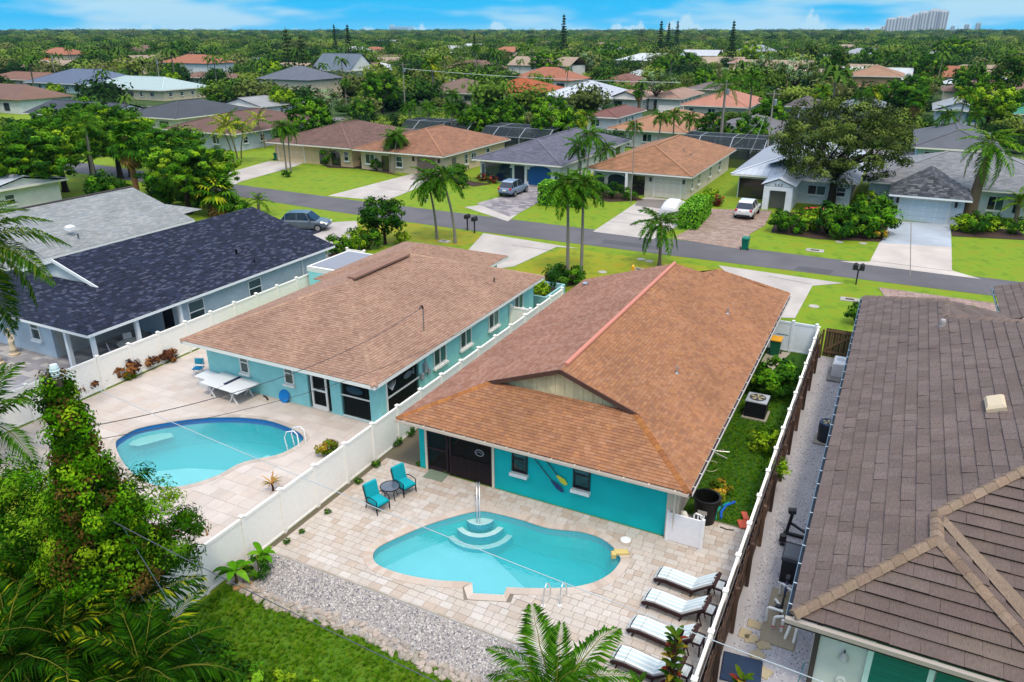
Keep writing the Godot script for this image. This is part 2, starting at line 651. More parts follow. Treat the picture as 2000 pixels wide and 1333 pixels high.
func eaves(parent: Node3D, x0: float, z0: float, x1: float, z1: float, h: float, col: Color, fascia := 0.2) -> void:
	var b := MB.new()
	var zn := maxf(z0, z1)
	var zf := minf(z0, z1)
	b.span(Vector3(x0, h - fascia, zn - 0.03),Vector3(x1, h - 0.012, zn), col)
	b.span(Vector3(x0, h - fascia, zf),Vector3(x1, h - 0.012, zf + 0.03), col)
	b.span(Vector3(x0, h - fascia, zf + 0.03),Vector3(x0 + 0.03, h - 0.012, zn - 0.03), col)
	b.span(Vector3(x1 - 0.03, h - fascia, zf + 0.03),Vector3(x1, h - 0.012, zn - 0.03), col)
	put(parent, "fascia", b, "white")
	b = MB.new()
	b.span(Vector3(x0 + 0.04, h - fascia + 0.02, zf + 0.04),Vector3(x1 - 0.04, h - fascia + 0.05, zn - 0.04), col)
	put(parent, "soffit", b, "white")

func ridge_caps(parent: Node3D, lines: Array, w: float, cols: Array, mat := "shingle", piece := 0.3, singles := true, hgt := 0.03) -> void:
	var joined := MB.new()
	for l in lines:
		var a: Vector3 = l[0]
		var b: Vector3 = l[1]
		var f := (b - a).normalized()
		var r := f.cross(Vector3.UP).normalized()
		var n := int(ceil(a.distance_to(b) / piece))
		for i in n:
			var p := a.lerp(b, float(i) / n)
			var q := a.lerp(b, (i + 1.02) / n)
			var m := MB.new()
			var col := vary(cols[rng.randi() % cols.size()], 0.1)
			var up := Vector3.UP
			var drop := w * 0.36
			var rings := []
			for e in [[p, hgt + 0.02],[q, hgt]]:
				var ring := []
				for k in 5:
					var s := (k - 2) / 2.0
					ring.append(e[0] + r * s * w * 0.5 + up * (e[1] - drop * absf(s) * (0.6 + 0.4 * absf(s))))
				rings.append(ring)
			for k in 4:
				m.quad(rings[0][k], rings[0][k + 1], rings[1][k + 1], rings[1][k], col)
			m.poly([rings[0][4], rings[0][3], rings[0][2], rings[0][1], rings[0][0]], col)
			if singles:
				put(parent, "ridge_cap", m, mat)
			else:
				joined.add(m, Transform3D.IDENTITY)
	if not singles:
		stuff(put(parent, "ridge_cap_line", joined, mat))

# ---------- plants: prototypes that are copied into place ----------
func feather(length: float, pairs: int, leaflet: float, droop: float, cols: Array, seed_: int, wide := 0.05, rise := 0.3) -> ArrayMesh:
	var g := RandomNumberGenerator.new()
	g.seed = seed_
	var b := MB.new()
	var pts := []
	for i in 9:
		var t := i / 8.0
		pts.append(Vector3(length * (t - 0.12 * t * t * droop), length * (rise * t - droop * 0.62 * t * t), g.randf_range(-0.02, 0.02) * length * t))
	b.tube(pts, [0.035, 0.03, 0.026, 0.022, 0.018, 0.014, 0.011, 0.008, 0.004], 3, S(120,125,50,0.7), false)
	for i in pairs:
		var t := 0.12 + 0.88 * float(i) / pairs
		var k := t * 8.0
		var p: Vector3 = pts[int(k)].lerp(pts[mini(int(k) + 1, 8)], k - int(k))
		var f: Vector3 = (pts[mini(int(k) + 1, 8)] - pts[int(k)]).normalized()
		var l := leaflet * sin(PI * (0.14 + 0.8 * t)) * g.randf_range(0.85, 1.1)
		for s in [-1.0, 1.0]:
			var c: Color = cols[g.randi() % cols.size()]
			var m := g.randf_range(0.7, 1.3)
			c = Color(c.r * m, c.g * m, c.b * m)
			var side := Vector3(0, 0, s)
			var d := (side + f * (0.45 + 0.5 * t) + Vector3.UP * g.randf_range(-0.15, 0.35)).normalized()
			var mid := p + d * l * 0.5
			var tip := p + d * l * 0.92 + Vector3.DOWN * l * g.randf_range(0.22, 0.5)
			var wv := f * wide
			b.tri(p, mid + wv, mid - wv, c)
			b.tri(mid - wv, mid + wv, tip, c)
	return b.mesh()

func fan(stalk: float, r: float, blades: int, cols: Array, seed_: int, droop := 0.35) -> ArrayMesh:
	var g := RandomNumberGenerator.new()
	g.seed = seed_
	var b := MB.new()
	var hub := Vector3(stalk, stalk * 0.35, 0)
	b.tube([Vector3.ZERO, Vector3(stalk * 0.5, stalk * 0.25, 0), hub],[0.03, 0.022, 0.015], 3, S(140,140,60,0.7), false)
	for i in blades:
		var a := lerpf(-2.3, 2.3, (i + 0.5) / blades)
		var d := Vector3(cos(a), 0.12 * cos(a * 2), sin(a)).normalized()
		var l := r * (1.0 - 0.12 * absf(a)) * g.randf_range(0.9, 1.08)
		var c: Color = cols[g.randi() % cols.size()]
		var m := g.randf_range(0.75, 1.25)
		c = Color(c.r * m, c.g * m, c.b * m)
		var sd := d.cross(Vector3.UP).normalized() * r * 0.09
		var mid := hub + d * l * 0.6 + Vector3.DOWN * l * droop * 0.2
		b.tri(hub, mid + sd, mid - sd, c)
		b.tri(mid - sd, mid + sd, hub + d * l + Vector3.DOWN * l * droop * g.randf_range(0.7, 1.3), c)
	return b.mesh()

func make_palm(key: String, called: String, height: float, r0: float, r1: float, lean: Vector2, fronds: Array, count: int, up_from: float, up_to: float, bark: Color, shaft := 0.0, dead: ArrayMesh = null, seed_ := 1, swell := 0.0) -> void:
	var g := RandomNumberGenerator.new()
	g.seed = seed_
	var o := Node3D.new()
	o.name = called
	var b := MB.new()
	var pts := []
	var rad := []
	for i in 11:
		var t := i / 10.0
		pts.append(Vector3(lean.x * t * t, height * t, lean.y * t * t))
		rad.append(lerpf(r0, r1, t) * (1.0 + swell * sin(PI * minf(1.0, t * 1.2))) * (1.0 + (0.5 * (1.0 - t * 8.0) if t < 0.12 else 0.0)) * g.randf_range(0.96, 1.05))
	b.tube(pts, rad, 8, bark)
	put(o, "trunk", b, "bark")
	var top: Vector3 = pts[10]
	if shaft > 0.0:
		b = MB.new()
		b.tube([top - Vector3.UP * 0.05, top + Vector3.UP * shaft * 0.5, top + Vector3.UP * shaft],[r1 * 1.15, r1 * 1.3, r1 * 0.6], 8, S(120,165,60,0.6))
		put(o, "crownshaft", b, "plain")
		top += Vector3.UP * shaft
	for i in count:
		var t := float(i) / maxf(1.0, count - 1)
		var f := put(o, "frond", fronds[g.randi() % fronds.size()],"leaf", top + Vector3.UP * t * 0.12)
		f.basis = Basis(Vector3.UP, i * 2.39996 + g.randf_range(-0.2, 0.2)) * Basis(Vector3(0,0,1), lerpf(up_from, up_to, t) + g.randf_range(-0.12, 0.12)) * Basis(Vector3.RIGHT, g.randf_range(-0.3, 0.3))
		f.scale *= g.randf_range(0.85, 1.1) * lerpf(1.0, 0.82, t)
	if dead:
		for i in 10:
			var f := put(o, "dead_frond", dead, "leaf", top - Vector3.UP * g.randf_range(0.1, 0.6))
			f.basis = Basis(Vector3.UP, i * 2.39996) * Basis(Vector3(0,0,1), g.randf_range(-1.45, -1.0))
	palm[key] = o

func leaf_cloud(b: MB, at: Vector3, rad: Vector3, clumps: int, per: int, clump_r: float, leaf: float, cols: Array, g: RandomNumberGenerator, shell := 0.55, flat := 0.75, stretch := 0.5) -> void:
	for i in clumps:
		var d := Vector3(g.randf_range(-1, 1), g.randf_range(-0.75, 1), g.randf_range(-1, 1))
		while d.length_squared() > 1.0 or d.length_squared() < 0.02:
			d = Vector3(g.randf_range(-1, 1), g.randf_range(-0.75, 1), g.randf_range(-1, 1))
		d = d.normalized()
		var p := at + d * rad * g.randf_range(shell, 1.0)
		var base: Color = cols[g.randi() % cols.size()]
		var m := g.randf_range(0.75, 1.3)
		var cr := clump_r * g.randf_range(0.7, 1.25)
		for k in per:
			var q := Vector3(g.randfn(), g.randfn() + 0.25, g.randfn()).normalized()
			var pos := p + Vector3(q.x, q.y * flat, q.z) * cr * g.randf_range(0.55, 1.0)
			var nn := (q + d * 0.5 + Vector3(g.randf_range(-0.6, 0.6), g.randf_range(-0.1, 0.8), g.randf_range(-0.6, 0.6))).normalized()
			var t := nn.cross(Vector3(g.randf_range(-1, 1), g.randf_range(-1, 1), g.randf_range(-1, 1))).normalized() * leaf * g.randf_range(0.7, 1.3)
			var s := nn.cross(t) * stretch
			var mm := m * g.randf_range(0.8, 1.25)
			var col := Color(base.r * mm, base.g * mm, base.b * mm)
			b.v.append(pos - t); b.v.append(pos + s); b.v.append(pos - s)
			b.v.append(pos - s); b.v.append(pos + s); b.v.append(pos + t)
			for x in 6:
				b.n.append(nn)
				b.c.append(col)

func limb(b: MB, from: Vector3, to: Vector3, r0: float, r1: float, col: Color, g: RandomNumberGenerator, bend := 0.12) -> void:
	var pts := []
	var l := from.distance_to(to)
	for i in 6:
		var t := i / 5.0
		pts.append(from.lerp(to, t) + Vector3(g.randf_range(-1, 1), g.randf_range(-0.4, 0.6), g.randf_range(-1, 1)) * l * bend * sin(PI * t))
	b.tube(pts, [r0, lerpf(r0, r1, 0.25), lerpf(r0, r1, 0.45), lerpf(r0, r1, 0.65), lerpf(r0, r1, 0.85), r1], 6, col)
func make_tree(key: String, called: String, h: float, rad: Vector3, fork: float, clumps: int, per: int, clump_r: float, leaf: float, cols: Array, bark: Color, seed_: int, shell := 0.55, limbs := 7, flat := 0.75) -> void:
	var g := RandomNumberGenerator.new()
	g.seed = seed_
	var o := Node3D.new()
	o.name = called
	var b := MB.new()
	var r := h * 0.032
	var top := Vector3(0, fork, 0)
	b.tube([Vector3(0,-.1,0),Vector3(0, fork * 0.15, 0),Vector3(0, fork * 0.6, 0), top],[r * 1.7, r * 1.2, r, r * 0.9], 8, bark)
	var c := Vector3(0, h - rad.y, 0)
	for i in limbs:
		var a := TAU * i / limbs + g.randf_range(-0.3, 0.3)
		limb(b, top - Vector3.UP * 0.1, c + Vector3(cos(a) * rad.x * 0.7, g.randf_range(-0.2, 0.5) * rad.y, sin(a) * rad.z * 0.7), r * 0.6, r * 0.12, bark, g)
	put(o, "trunk", b, "bark")
	b = MB.new()
	leaf_cloud(b, c, rad, clumps, per, clump_r, leaf, cols, g, shell, flat)
	put(o, "crown", b, "leaf")
	tree[key] = o

func make_pine(key: String, called: String, h: float, spread: float, tiers: int, cols: Array, seed_: int, top_bare := 0.0) -> void:
	var g := RandomNumberGenerator.new()
	g.seed = seed_
	var o := Node3D.new()
	o.name = called
	var b := MB.new()
	b.tube([Vector3.ZERO, Vector3(0, h * 0.5, 0),Vector3(0, h, 0)],[h * 0.014, h * 0.009, h * 0.002], 6, S(90,75,65,0.5))
	put(o, "trunk", b, "bark")
	b = MB.new()
	for i in tiers:
		var t := float(i) / tiers
		var y := h * (0.12 + 0.86 * t)
		var l := spread * (1.0 - 0.93 * t) * g.randf_range(0.6, 1.2)
		for k in 6:
			var a := TAU * k / 6.0 + g.randf_range(-0.4, 0.4)
			var d := Vector3(cos(a), g.randf_range(0.0, 0.25), sin(a))
			leaf_cloud(b, Vector3(0, y, 0) + d * l * 0.55, Vector3(absf(d.x) * l * 0.5 + 0.2, h * 0.012 + 0.1, absf(d.z) * l * 0.5 + 0.2), 3, 10, h * 0.011 + 0.08, h * 0.013 + 0.06, cols, g, 0.1)
	put(o, "crown", b, "leaf")
	tree[key] = o

func make_bush(key: String, called: String, rad: Vector3, clumps: int, per: int, clump_r: float, leaf: float, cols: Array, seed_: int, flat := 0.8) -> void:
	var g := RandomNumberGenerator.new()
	g.seed = seed_
	var o := Node3D.new()
	o.name = called
	var b := MB.new()
	for i in 5:
		var a := TAU * i / 5.0
		b.tube([Vector3.ZERO, Vector3(cos(a) * rad.x * 0.3, rad.y * 0.7, sin(a) * rad.z * 0.3),Vector3(cos(a) * rad.x * 0.6, rad.y * 1.3, sin(a) * rad.z * 0.6)],[0.04, 0.03, 0.01], 4, S(95,80,60,0.5), false)
	put(o, "stem", b, "bark")
	b = MB.new()
	leaf_cloud(b, Vector3(0, rad.y, 0), rad, clumps, per, clump_r, leaf, cols, g, 0.5, flat)
	put(o, "foliage", b, "leaf")
	tree[key] = o

func make_plants() -> void:
	var dark := [S(34,70,16,0.92),S(24,54,14,0.92),S(48,86,18,0.92),S(64,100,24,0.92)]
	var mid := [S(64,110,18,0.92),S(46,86,16,0.92),S(86,130,24,0.92),S(38,72,14,0.92),S(104,144,32,0.92)]
	var light := [S(118,152,24,0.87),S(90,126,18,0.87),S(136,164,34,0.87),S(62,98,16,0.84)]
	var olive := [S(80,96,38,0.92),S(64,80,32,0.92),S(98,112,50,0.92),S(46,62,26,0.92)]
	var grey := [S(96,124,84),S(80,104,70),S(116,142,100)]
	var p_dark := [S(40,84,16,0.72),S(58,106,20,0.72),S(76,122,24,0.72)]
	var p_mid := [S(70,118,18,0.75),S(96,142,26,0.75),S(52,98,16,0.72)]
	var p_yellow := [S(144,158,28,0.8),S(116,142,26,0.8),S(172,172,44,0.8),S(86,124,24,0.8)]
	var brown := [S(150,112,60),S(124,92,52),S(176,138,76)]
	var bark := S(168,150,132,0.62)
	var grey_bark := S(176,166,154,0.7)
	var f_mid := [feather(2.6, 28, 0.66, 1.05, p_mid, 1, 0.06), feather(2.4, 28, 0.64, 1.4, p_dark, 2, 0.06), feather(2.5, 28, 0.64, 0.8, p_dark, 3, 0.06)]
	var f_big := [feather(4.1, 36, 0.95, 0.8, p_dark, 4, 0.05), feather(3.8, 36, 0.95, 1.15, p_dark, 5, 0.05), feather(4.0, 36, 0.9, 0.6, p_mid, 6, 0.05)]
	var f_bright := [feather(3.9, 34, 0.9, 1.2, p_mid, 7, 0.06), feather(3.6, 34, 0.9, 1.5, light, 8, 0.06), feather(3.8, 34, 0.9, 0.9, p_mid, 9, 0.06)]
	var f_gold := [feather(2.4, 24, 0.55, 0.8, p_yellow, 10), feather(2.2, 24, 0.5, 1.1, p_yellow, 11), feather(2.4, 24, 0.55, 0.7, p_mid, 12)]
	var deep := [S(44,92,16,0.62),S(62,112,20,0.62),S(84,130,30,0.62)]
	var f_near := [feather(2.7, 44, 0.7, 0.9, deep, 13, 0.036, 0.55), feather(2.6, 44, 0.66, 1.15, deep, 14, 0.036, 0.5), feather(2.5, 44, 0.7, 0.7, deep, 15, 0.036, 0.6)]
	var f_hero := [feather(4.4, 64, 1.0, 0.9, [S(44,84,20,0.7),S(66,102,26,0.7),S(100,124,34,0.7)], 16, 0.045, 0.35), feather(4.2, 64, 1.05, 1.2, [S(40,78,20,0.7),S(84,112,30,0.7)], 17, 0.045, 0.3)]
	var fan_green := [fan(1.0, 1.15, 15, p_mid, 18), fan(0.9, 1.1, 15, p_dark, 19)]
	var fan_gold := [fan(0.8, 1.0, 15, p_yellow, 20), fan(0.8, 0.95, 15, p_mid, 21), fan(0.8, 0.95, 15, p_mid, 22)]
	var fan_dead := fan(0.7, 1.1, 12, brown, 23, 0.8)
	var f_far := [feather(2.7, 11, 1.0, 0.95, p_dark, 24, 0.13), feather(2.5, 11, 1.0, 1.3, p_dark, 25, 0.13)]
	var f_far_gold := [feather(2.7, 11, 1.0, 0.9, p_yellow, 26, 0.13), feather(2.5, 11, 1.0, 1.2, p_mid, 27, 0.13)]
	f_hero_all = f_hero
	make_palm("slim", "palm_tree", 4.6, 0.12, 0.085, Vector2(.7,.2), f_mid, 19, -0.75, 1.0, grey_bark, 0.6, null, 1)
	make_palm("slim_tall", "palm_tree", 6.2, 0.14, 0.09, Vector2(.25,.1), f_mid, 20, -0.8, 1.0, grey_bark, 0.7, null, 2)
	make_palm("small", "palm_tree", 2.4, 0.11, 0.09, Vector2(.1,.0), f_mid, 18, -0.65, 1.0, bark, 0.4, null, 3)
	make_palm("pygmy", "palm_tree", 1.0, 0.12, 0.12, Vector2(.05,.0),[feather(1.5, 22, 0.32, 1.1, p_mid, 30, 0.03), feather(1.4, 22, 0.3, 0.8, light, 31, 0.03)], 16, -0.4, 1.2, bark, 0.0, null, 4)
	make_palm("royal", "palm_tree", 8.5, 0.26, 0.16, Vector2(.1,.2), f_big, 15, -0.45, 1.1, grey_bark, 1.2, null, 5, 0.15)
	make_palm("drooping", "palm_tree", 6.3, 0.52, 0.3, Vector2(.5,.1), f_bright, 20, -0.85, 1.1, S(150,128,104,0.62), 0.5, null, 6, 0.1)
	make_palm("golden", "palm_tree", 3.0, 0.08, 0.06, Vector2(.5,.1), f_gold, 11, -0.3, 1.15, S(170,160,110,0.6), 0.5, null, 7)
	make_palm("cabbage", "palm_tree", 5.6, 0.25, 0.2, Vector2(.1,.0), fan_green, 26, -0.9, 1.1, S(176,128,88,0.6), 0.0, fan_dead, 8)
	make_palm("shaggy", "palm_tree", 1.5, 0.3, 0.25, Vector2(.0,.0), fan_gold, 30, -0.7, 1.2, bark, 0.0, fan_dead, 9)
	make_palm("near_clump", "palm_tree", 1.1, 0.1, 0.08, Vector2(.1,.0), f_near, 14, -0.25, 1.15, S(120,130,60,0.5), 0.3, null, 10)
	var shade := [S(40,84,16,0.5),S(60,106,20,0.5),S(30,64,14,0.45)]  # palm greens darkened, so the lower left shade is painted into the leaves
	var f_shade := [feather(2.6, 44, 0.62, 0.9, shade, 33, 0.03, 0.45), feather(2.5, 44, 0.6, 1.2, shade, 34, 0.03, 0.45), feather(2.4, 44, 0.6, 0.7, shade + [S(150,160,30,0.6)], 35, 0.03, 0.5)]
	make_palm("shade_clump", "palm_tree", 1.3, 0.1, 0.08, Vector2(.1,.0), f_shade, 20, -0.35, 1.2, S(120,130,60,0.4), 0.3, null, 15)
	make_palm("hero", "palm_tree", 8.0, 0.3, 0.22, Vector2(2.4,.0), f_hero, 24, -0.95, 0.95, grey_bark, 0.8, null, 11)
	make_palm("far", "palm_tree", 7.0, 0.18, 0.13, Vector2(.3,.1), f_far, 18, -0.6, 1.0, grey_bark, 0.5, null, 12)
	make_palm("far_tall", "palm_tree", 11.0, 0.2, 0.13, Vector2(.5,.2), f_far, 18, -0.6, 1.0, grey_bark, 0.6, null, 13)
	make_palm("far_gold", "palm_tree", 6.5, 0.18, 0.13, Vector2(-.4,.1), f_far_gold, 17, -0.6, 1.0, grey_bark, 0.4, null, 14)
	make_tree("spread_a", "broadleaf_tree", 9.5, Vector3(5.6,3.4,5.2), 3.0, 270, 56, 0.6, 0.16, light + mid + mid + dark, S(92,76,62,0.45), 1, 0.5, 8, 0.5)
	make_tree("spread_b", "broadleaf_tree", 8.0, Vector3(4.6,3,4.6), 2.4, 210, 56, 0.58, 0.16, mid + mid + light + dark, S(92,76,62,0.45), 2, 0.5, 8, 0.55)
	make_tree("oak", "oak_tree", 11.0, Vector3(6.9,4.3,6.2), 3.2, 300, 75, 0.9, 0.14, olive + [S(44,54,26)],S(84,70,58,0.42), 3, 0.6, 11, 0.6)
	make_tree("round_dark", "round_tree", 8.0, Vector3(3.7,3.4,3.7), 1.8, 150, 44, 0.6, 0.2, dark + mid, S(84,70,58,0.42), 4)
	make_tree("round_green", "round_tree", 7.6, Vector3(3.5,3.4,3.4), 1.6, 150, 44, 0.6, 0.2, mid, S(84,70,58,0.42), 5)
	make_tree("round_light", "round_tree", 7.0, Vector3(3.3,2.9,3.3), 1.8, 130, 44, 0.6, 0.2, light, S(96,80,66,0.45), 6)
	make_tree("airy", "airy_tree", 8.5, Vector3(4.2,2.5,4), 3.2, 60, 40, 0.8, 0.2, olive + grey, S(96,80,66,0.45), 7, 0.5, 9)
	make_tree("silver", "silver_tree", 8.0, Vector3(2.4,2.8,2.4), 3.0, 44, 36, 0.7, 0.3, grey, S(110,96,84,0.5), 8, 0.4)
	make_tree("tall", "tall_tree", 12.0, Vector3(3.2,4.6,3.2), 4.0, 80, 40, 0.9, 0.28, dark + olive, S(84,70,58,0.42), 9, 0.45)
	make_tree("yard", "yard_tree", 3.6, Vector3(1.7,1.5,1.7), 1.1, 60, 40, 0.45, 0.14, dark, S(84,70,58,0.42), 10)
	make_pine("pine", "pine_tree", 24.0, 4.2, 17, [S(34,58,32),S(26,46,26),S(48,70,40)], 11)
	make_pine("casuarina", "pine_tree", 15.0, 4.2, 13, [S(44,62,34),S(32,48,28),S(60,76,44)], 12)
	make_bush("bush", "shrub", Vector3(.9,.7,.9), 30, 36, 0.28, 0.09, mid + dark, 13)
	make_bush("bush_dark", "shrub", Vector3(.9,.75,.9), 30, 36, 0.28, 0.09, dark, 14)
	make_bush("bush_light", "shrub", Vector3(.8,.6,.8), 26, 36, 0.26, 0.09, light, 15)
	make_bush("bush_red", "shrub", Vector3(.6,.45,.6), 22, 30, 0.2, 0.09, [S(128,50,40),S(90,40,30),S(70,84,34),S(160,76,50)], 16)
	make_bush("bush_gold", "shrub", Vector3(.6,.45,.6), 22, 30, 0.22, 0.09, [S(150,132,36,0.8),S(104,116,30,0.8),S(166,128,44,0.8),S(80,104,26,0.8)], 17)
	make_bush("bush_brown", "shrub", Vector3(.55,.24,.32), 24, 30, 0.16, 0.07, [S(104,60,40,0.8),S(78,46,34,0.8),S(128,84,48,0.8)], 18)
	make_bush("bush_big", "shrub", Vector3(1.7,1.5,1.7), 60, 44, 0.5, 0.15, mid + dark, 19)
	for k in [["croton", [S(120,50,36,0.7),S(74,96,24,0.7),S(150,130,40,0.6),S(50,84,20,0.7),S(54,32,34,0.7),S(60,90,24,0.7)]],["banana", [S(80,138,24,0.75),S(104,152,36,0.75),S(60,112,22,0.7)]],["spiky", [S(150,110,60),S(170,130,64),S(120,110,44)]]]:
		leafy[k[0]] = k[1]

var f_hero_all := []

func plant(key: String, label: String, at: Vector3, size := 1.0, group := "", turn := -1.0) -> Node3D:
	var proto: Node3D = palm[key] if palm.has(key) else tree[key]
	var r := copy_of(proto, label, at, rng.randf() * TAU if turn < 0.0 else turn, size, group)
	r.set_meta("category", "palm" if palm.has(key) else "shrub" if key.begins_with("bush") else "pine" if key in ["pine", "casuarina"] else "tree")
	return r
func leaf_plant(called: String, label: String, category: String, at: Vector3, n: int, length: float, width: float, cols: Array, up: float, droop: float, stem_h: float, stem_col: Color, seed_: int, tiers := 1) -> Node3D:
	var g := RandomNumberGenerator.new()
	g.seed = seed_
	var o := thing(called, label, category, at)
	var st := MB.new()
	st.tube([Vector3(0,-.05,0),Vector3(0.03, stem_h * 0.5, 0),Vector3(0, stem_h, 0.02)],[0.05, 0.045, 0.03], 6, stem_col)
	put(o, "stem", st, "bark")
	for i in n:
		var t := float(i) / n
		var b := MB.new()
		var base := Vector3(0, stem_h * (1.0 - 0.75 * (1.0 - t) * float(tiers > 1)), 0)
		var a := i * 2.39996 + g.randf_range(-0.3, 0.3)
		var d := Vector3(cos(a), 0, sin(a))
		var s := Vector3(-sin(a), 0, cos(a))
		var l := length * g.randf_range(0.75, 1.1)
		var e := up * lerpf(0.5, 1.25, t) + g.randf_range(-0.15, 0.15)
		var c := vary(cols[g.randi() % cols.size()], 0.15)
		var mid := Color(c.r * 1.5 + 0.02, c.g * 1.5 + 0.02, c.b * 1.2)
		var prev := []
		for k in 7:
			var q := k / 6.0
			var p := base + d * l * q * (1.0 - 0.2 * droop * q) + Vector3.UP * l * (e * q - droop * q * q)
			var w := width * (sin(PI * (0.12 + 0.86 * q)) if k < 6 else 0.04)
			var fold := Vector3.UP * w * 0.35
			var row := [p + s * w + fold, p, p - s * w + fold]
			if prev:
				b.quad(prev[0], prev[1], row[1], row[0], c)
				b.quad(prev[1], prev[2], row[2], row[1], c if k % 2 else c.lerp(mid, 0.3))
			prev = row
		put(o, "leaf", b, "leaf")
	return o

# ---------- ground ----------
var pool_a := PackedVector2Array()
var pool_b := PackedVector2Array()
var hole_a := Rect2()
var hole_b := Rect2()

func smooth_loop(p: PackedVector2Array, keep := []) -> PackedVector2Array:
	var out := PackedVector2Array()
	var n := p.size()
	for i in n:
		var a := p[(i - 1 + n) % n]
		var b := p[i]
		var c := p[(i + 1) % n]
		var d := p[(i + 2) % n]
		out.append(b)
		if not i in keep:
			out.append(b.cubic_interpolate(c, a, d, 0.33))
			out.append(b.cubic_interpolate(c, a, d, 0.67))
	return out

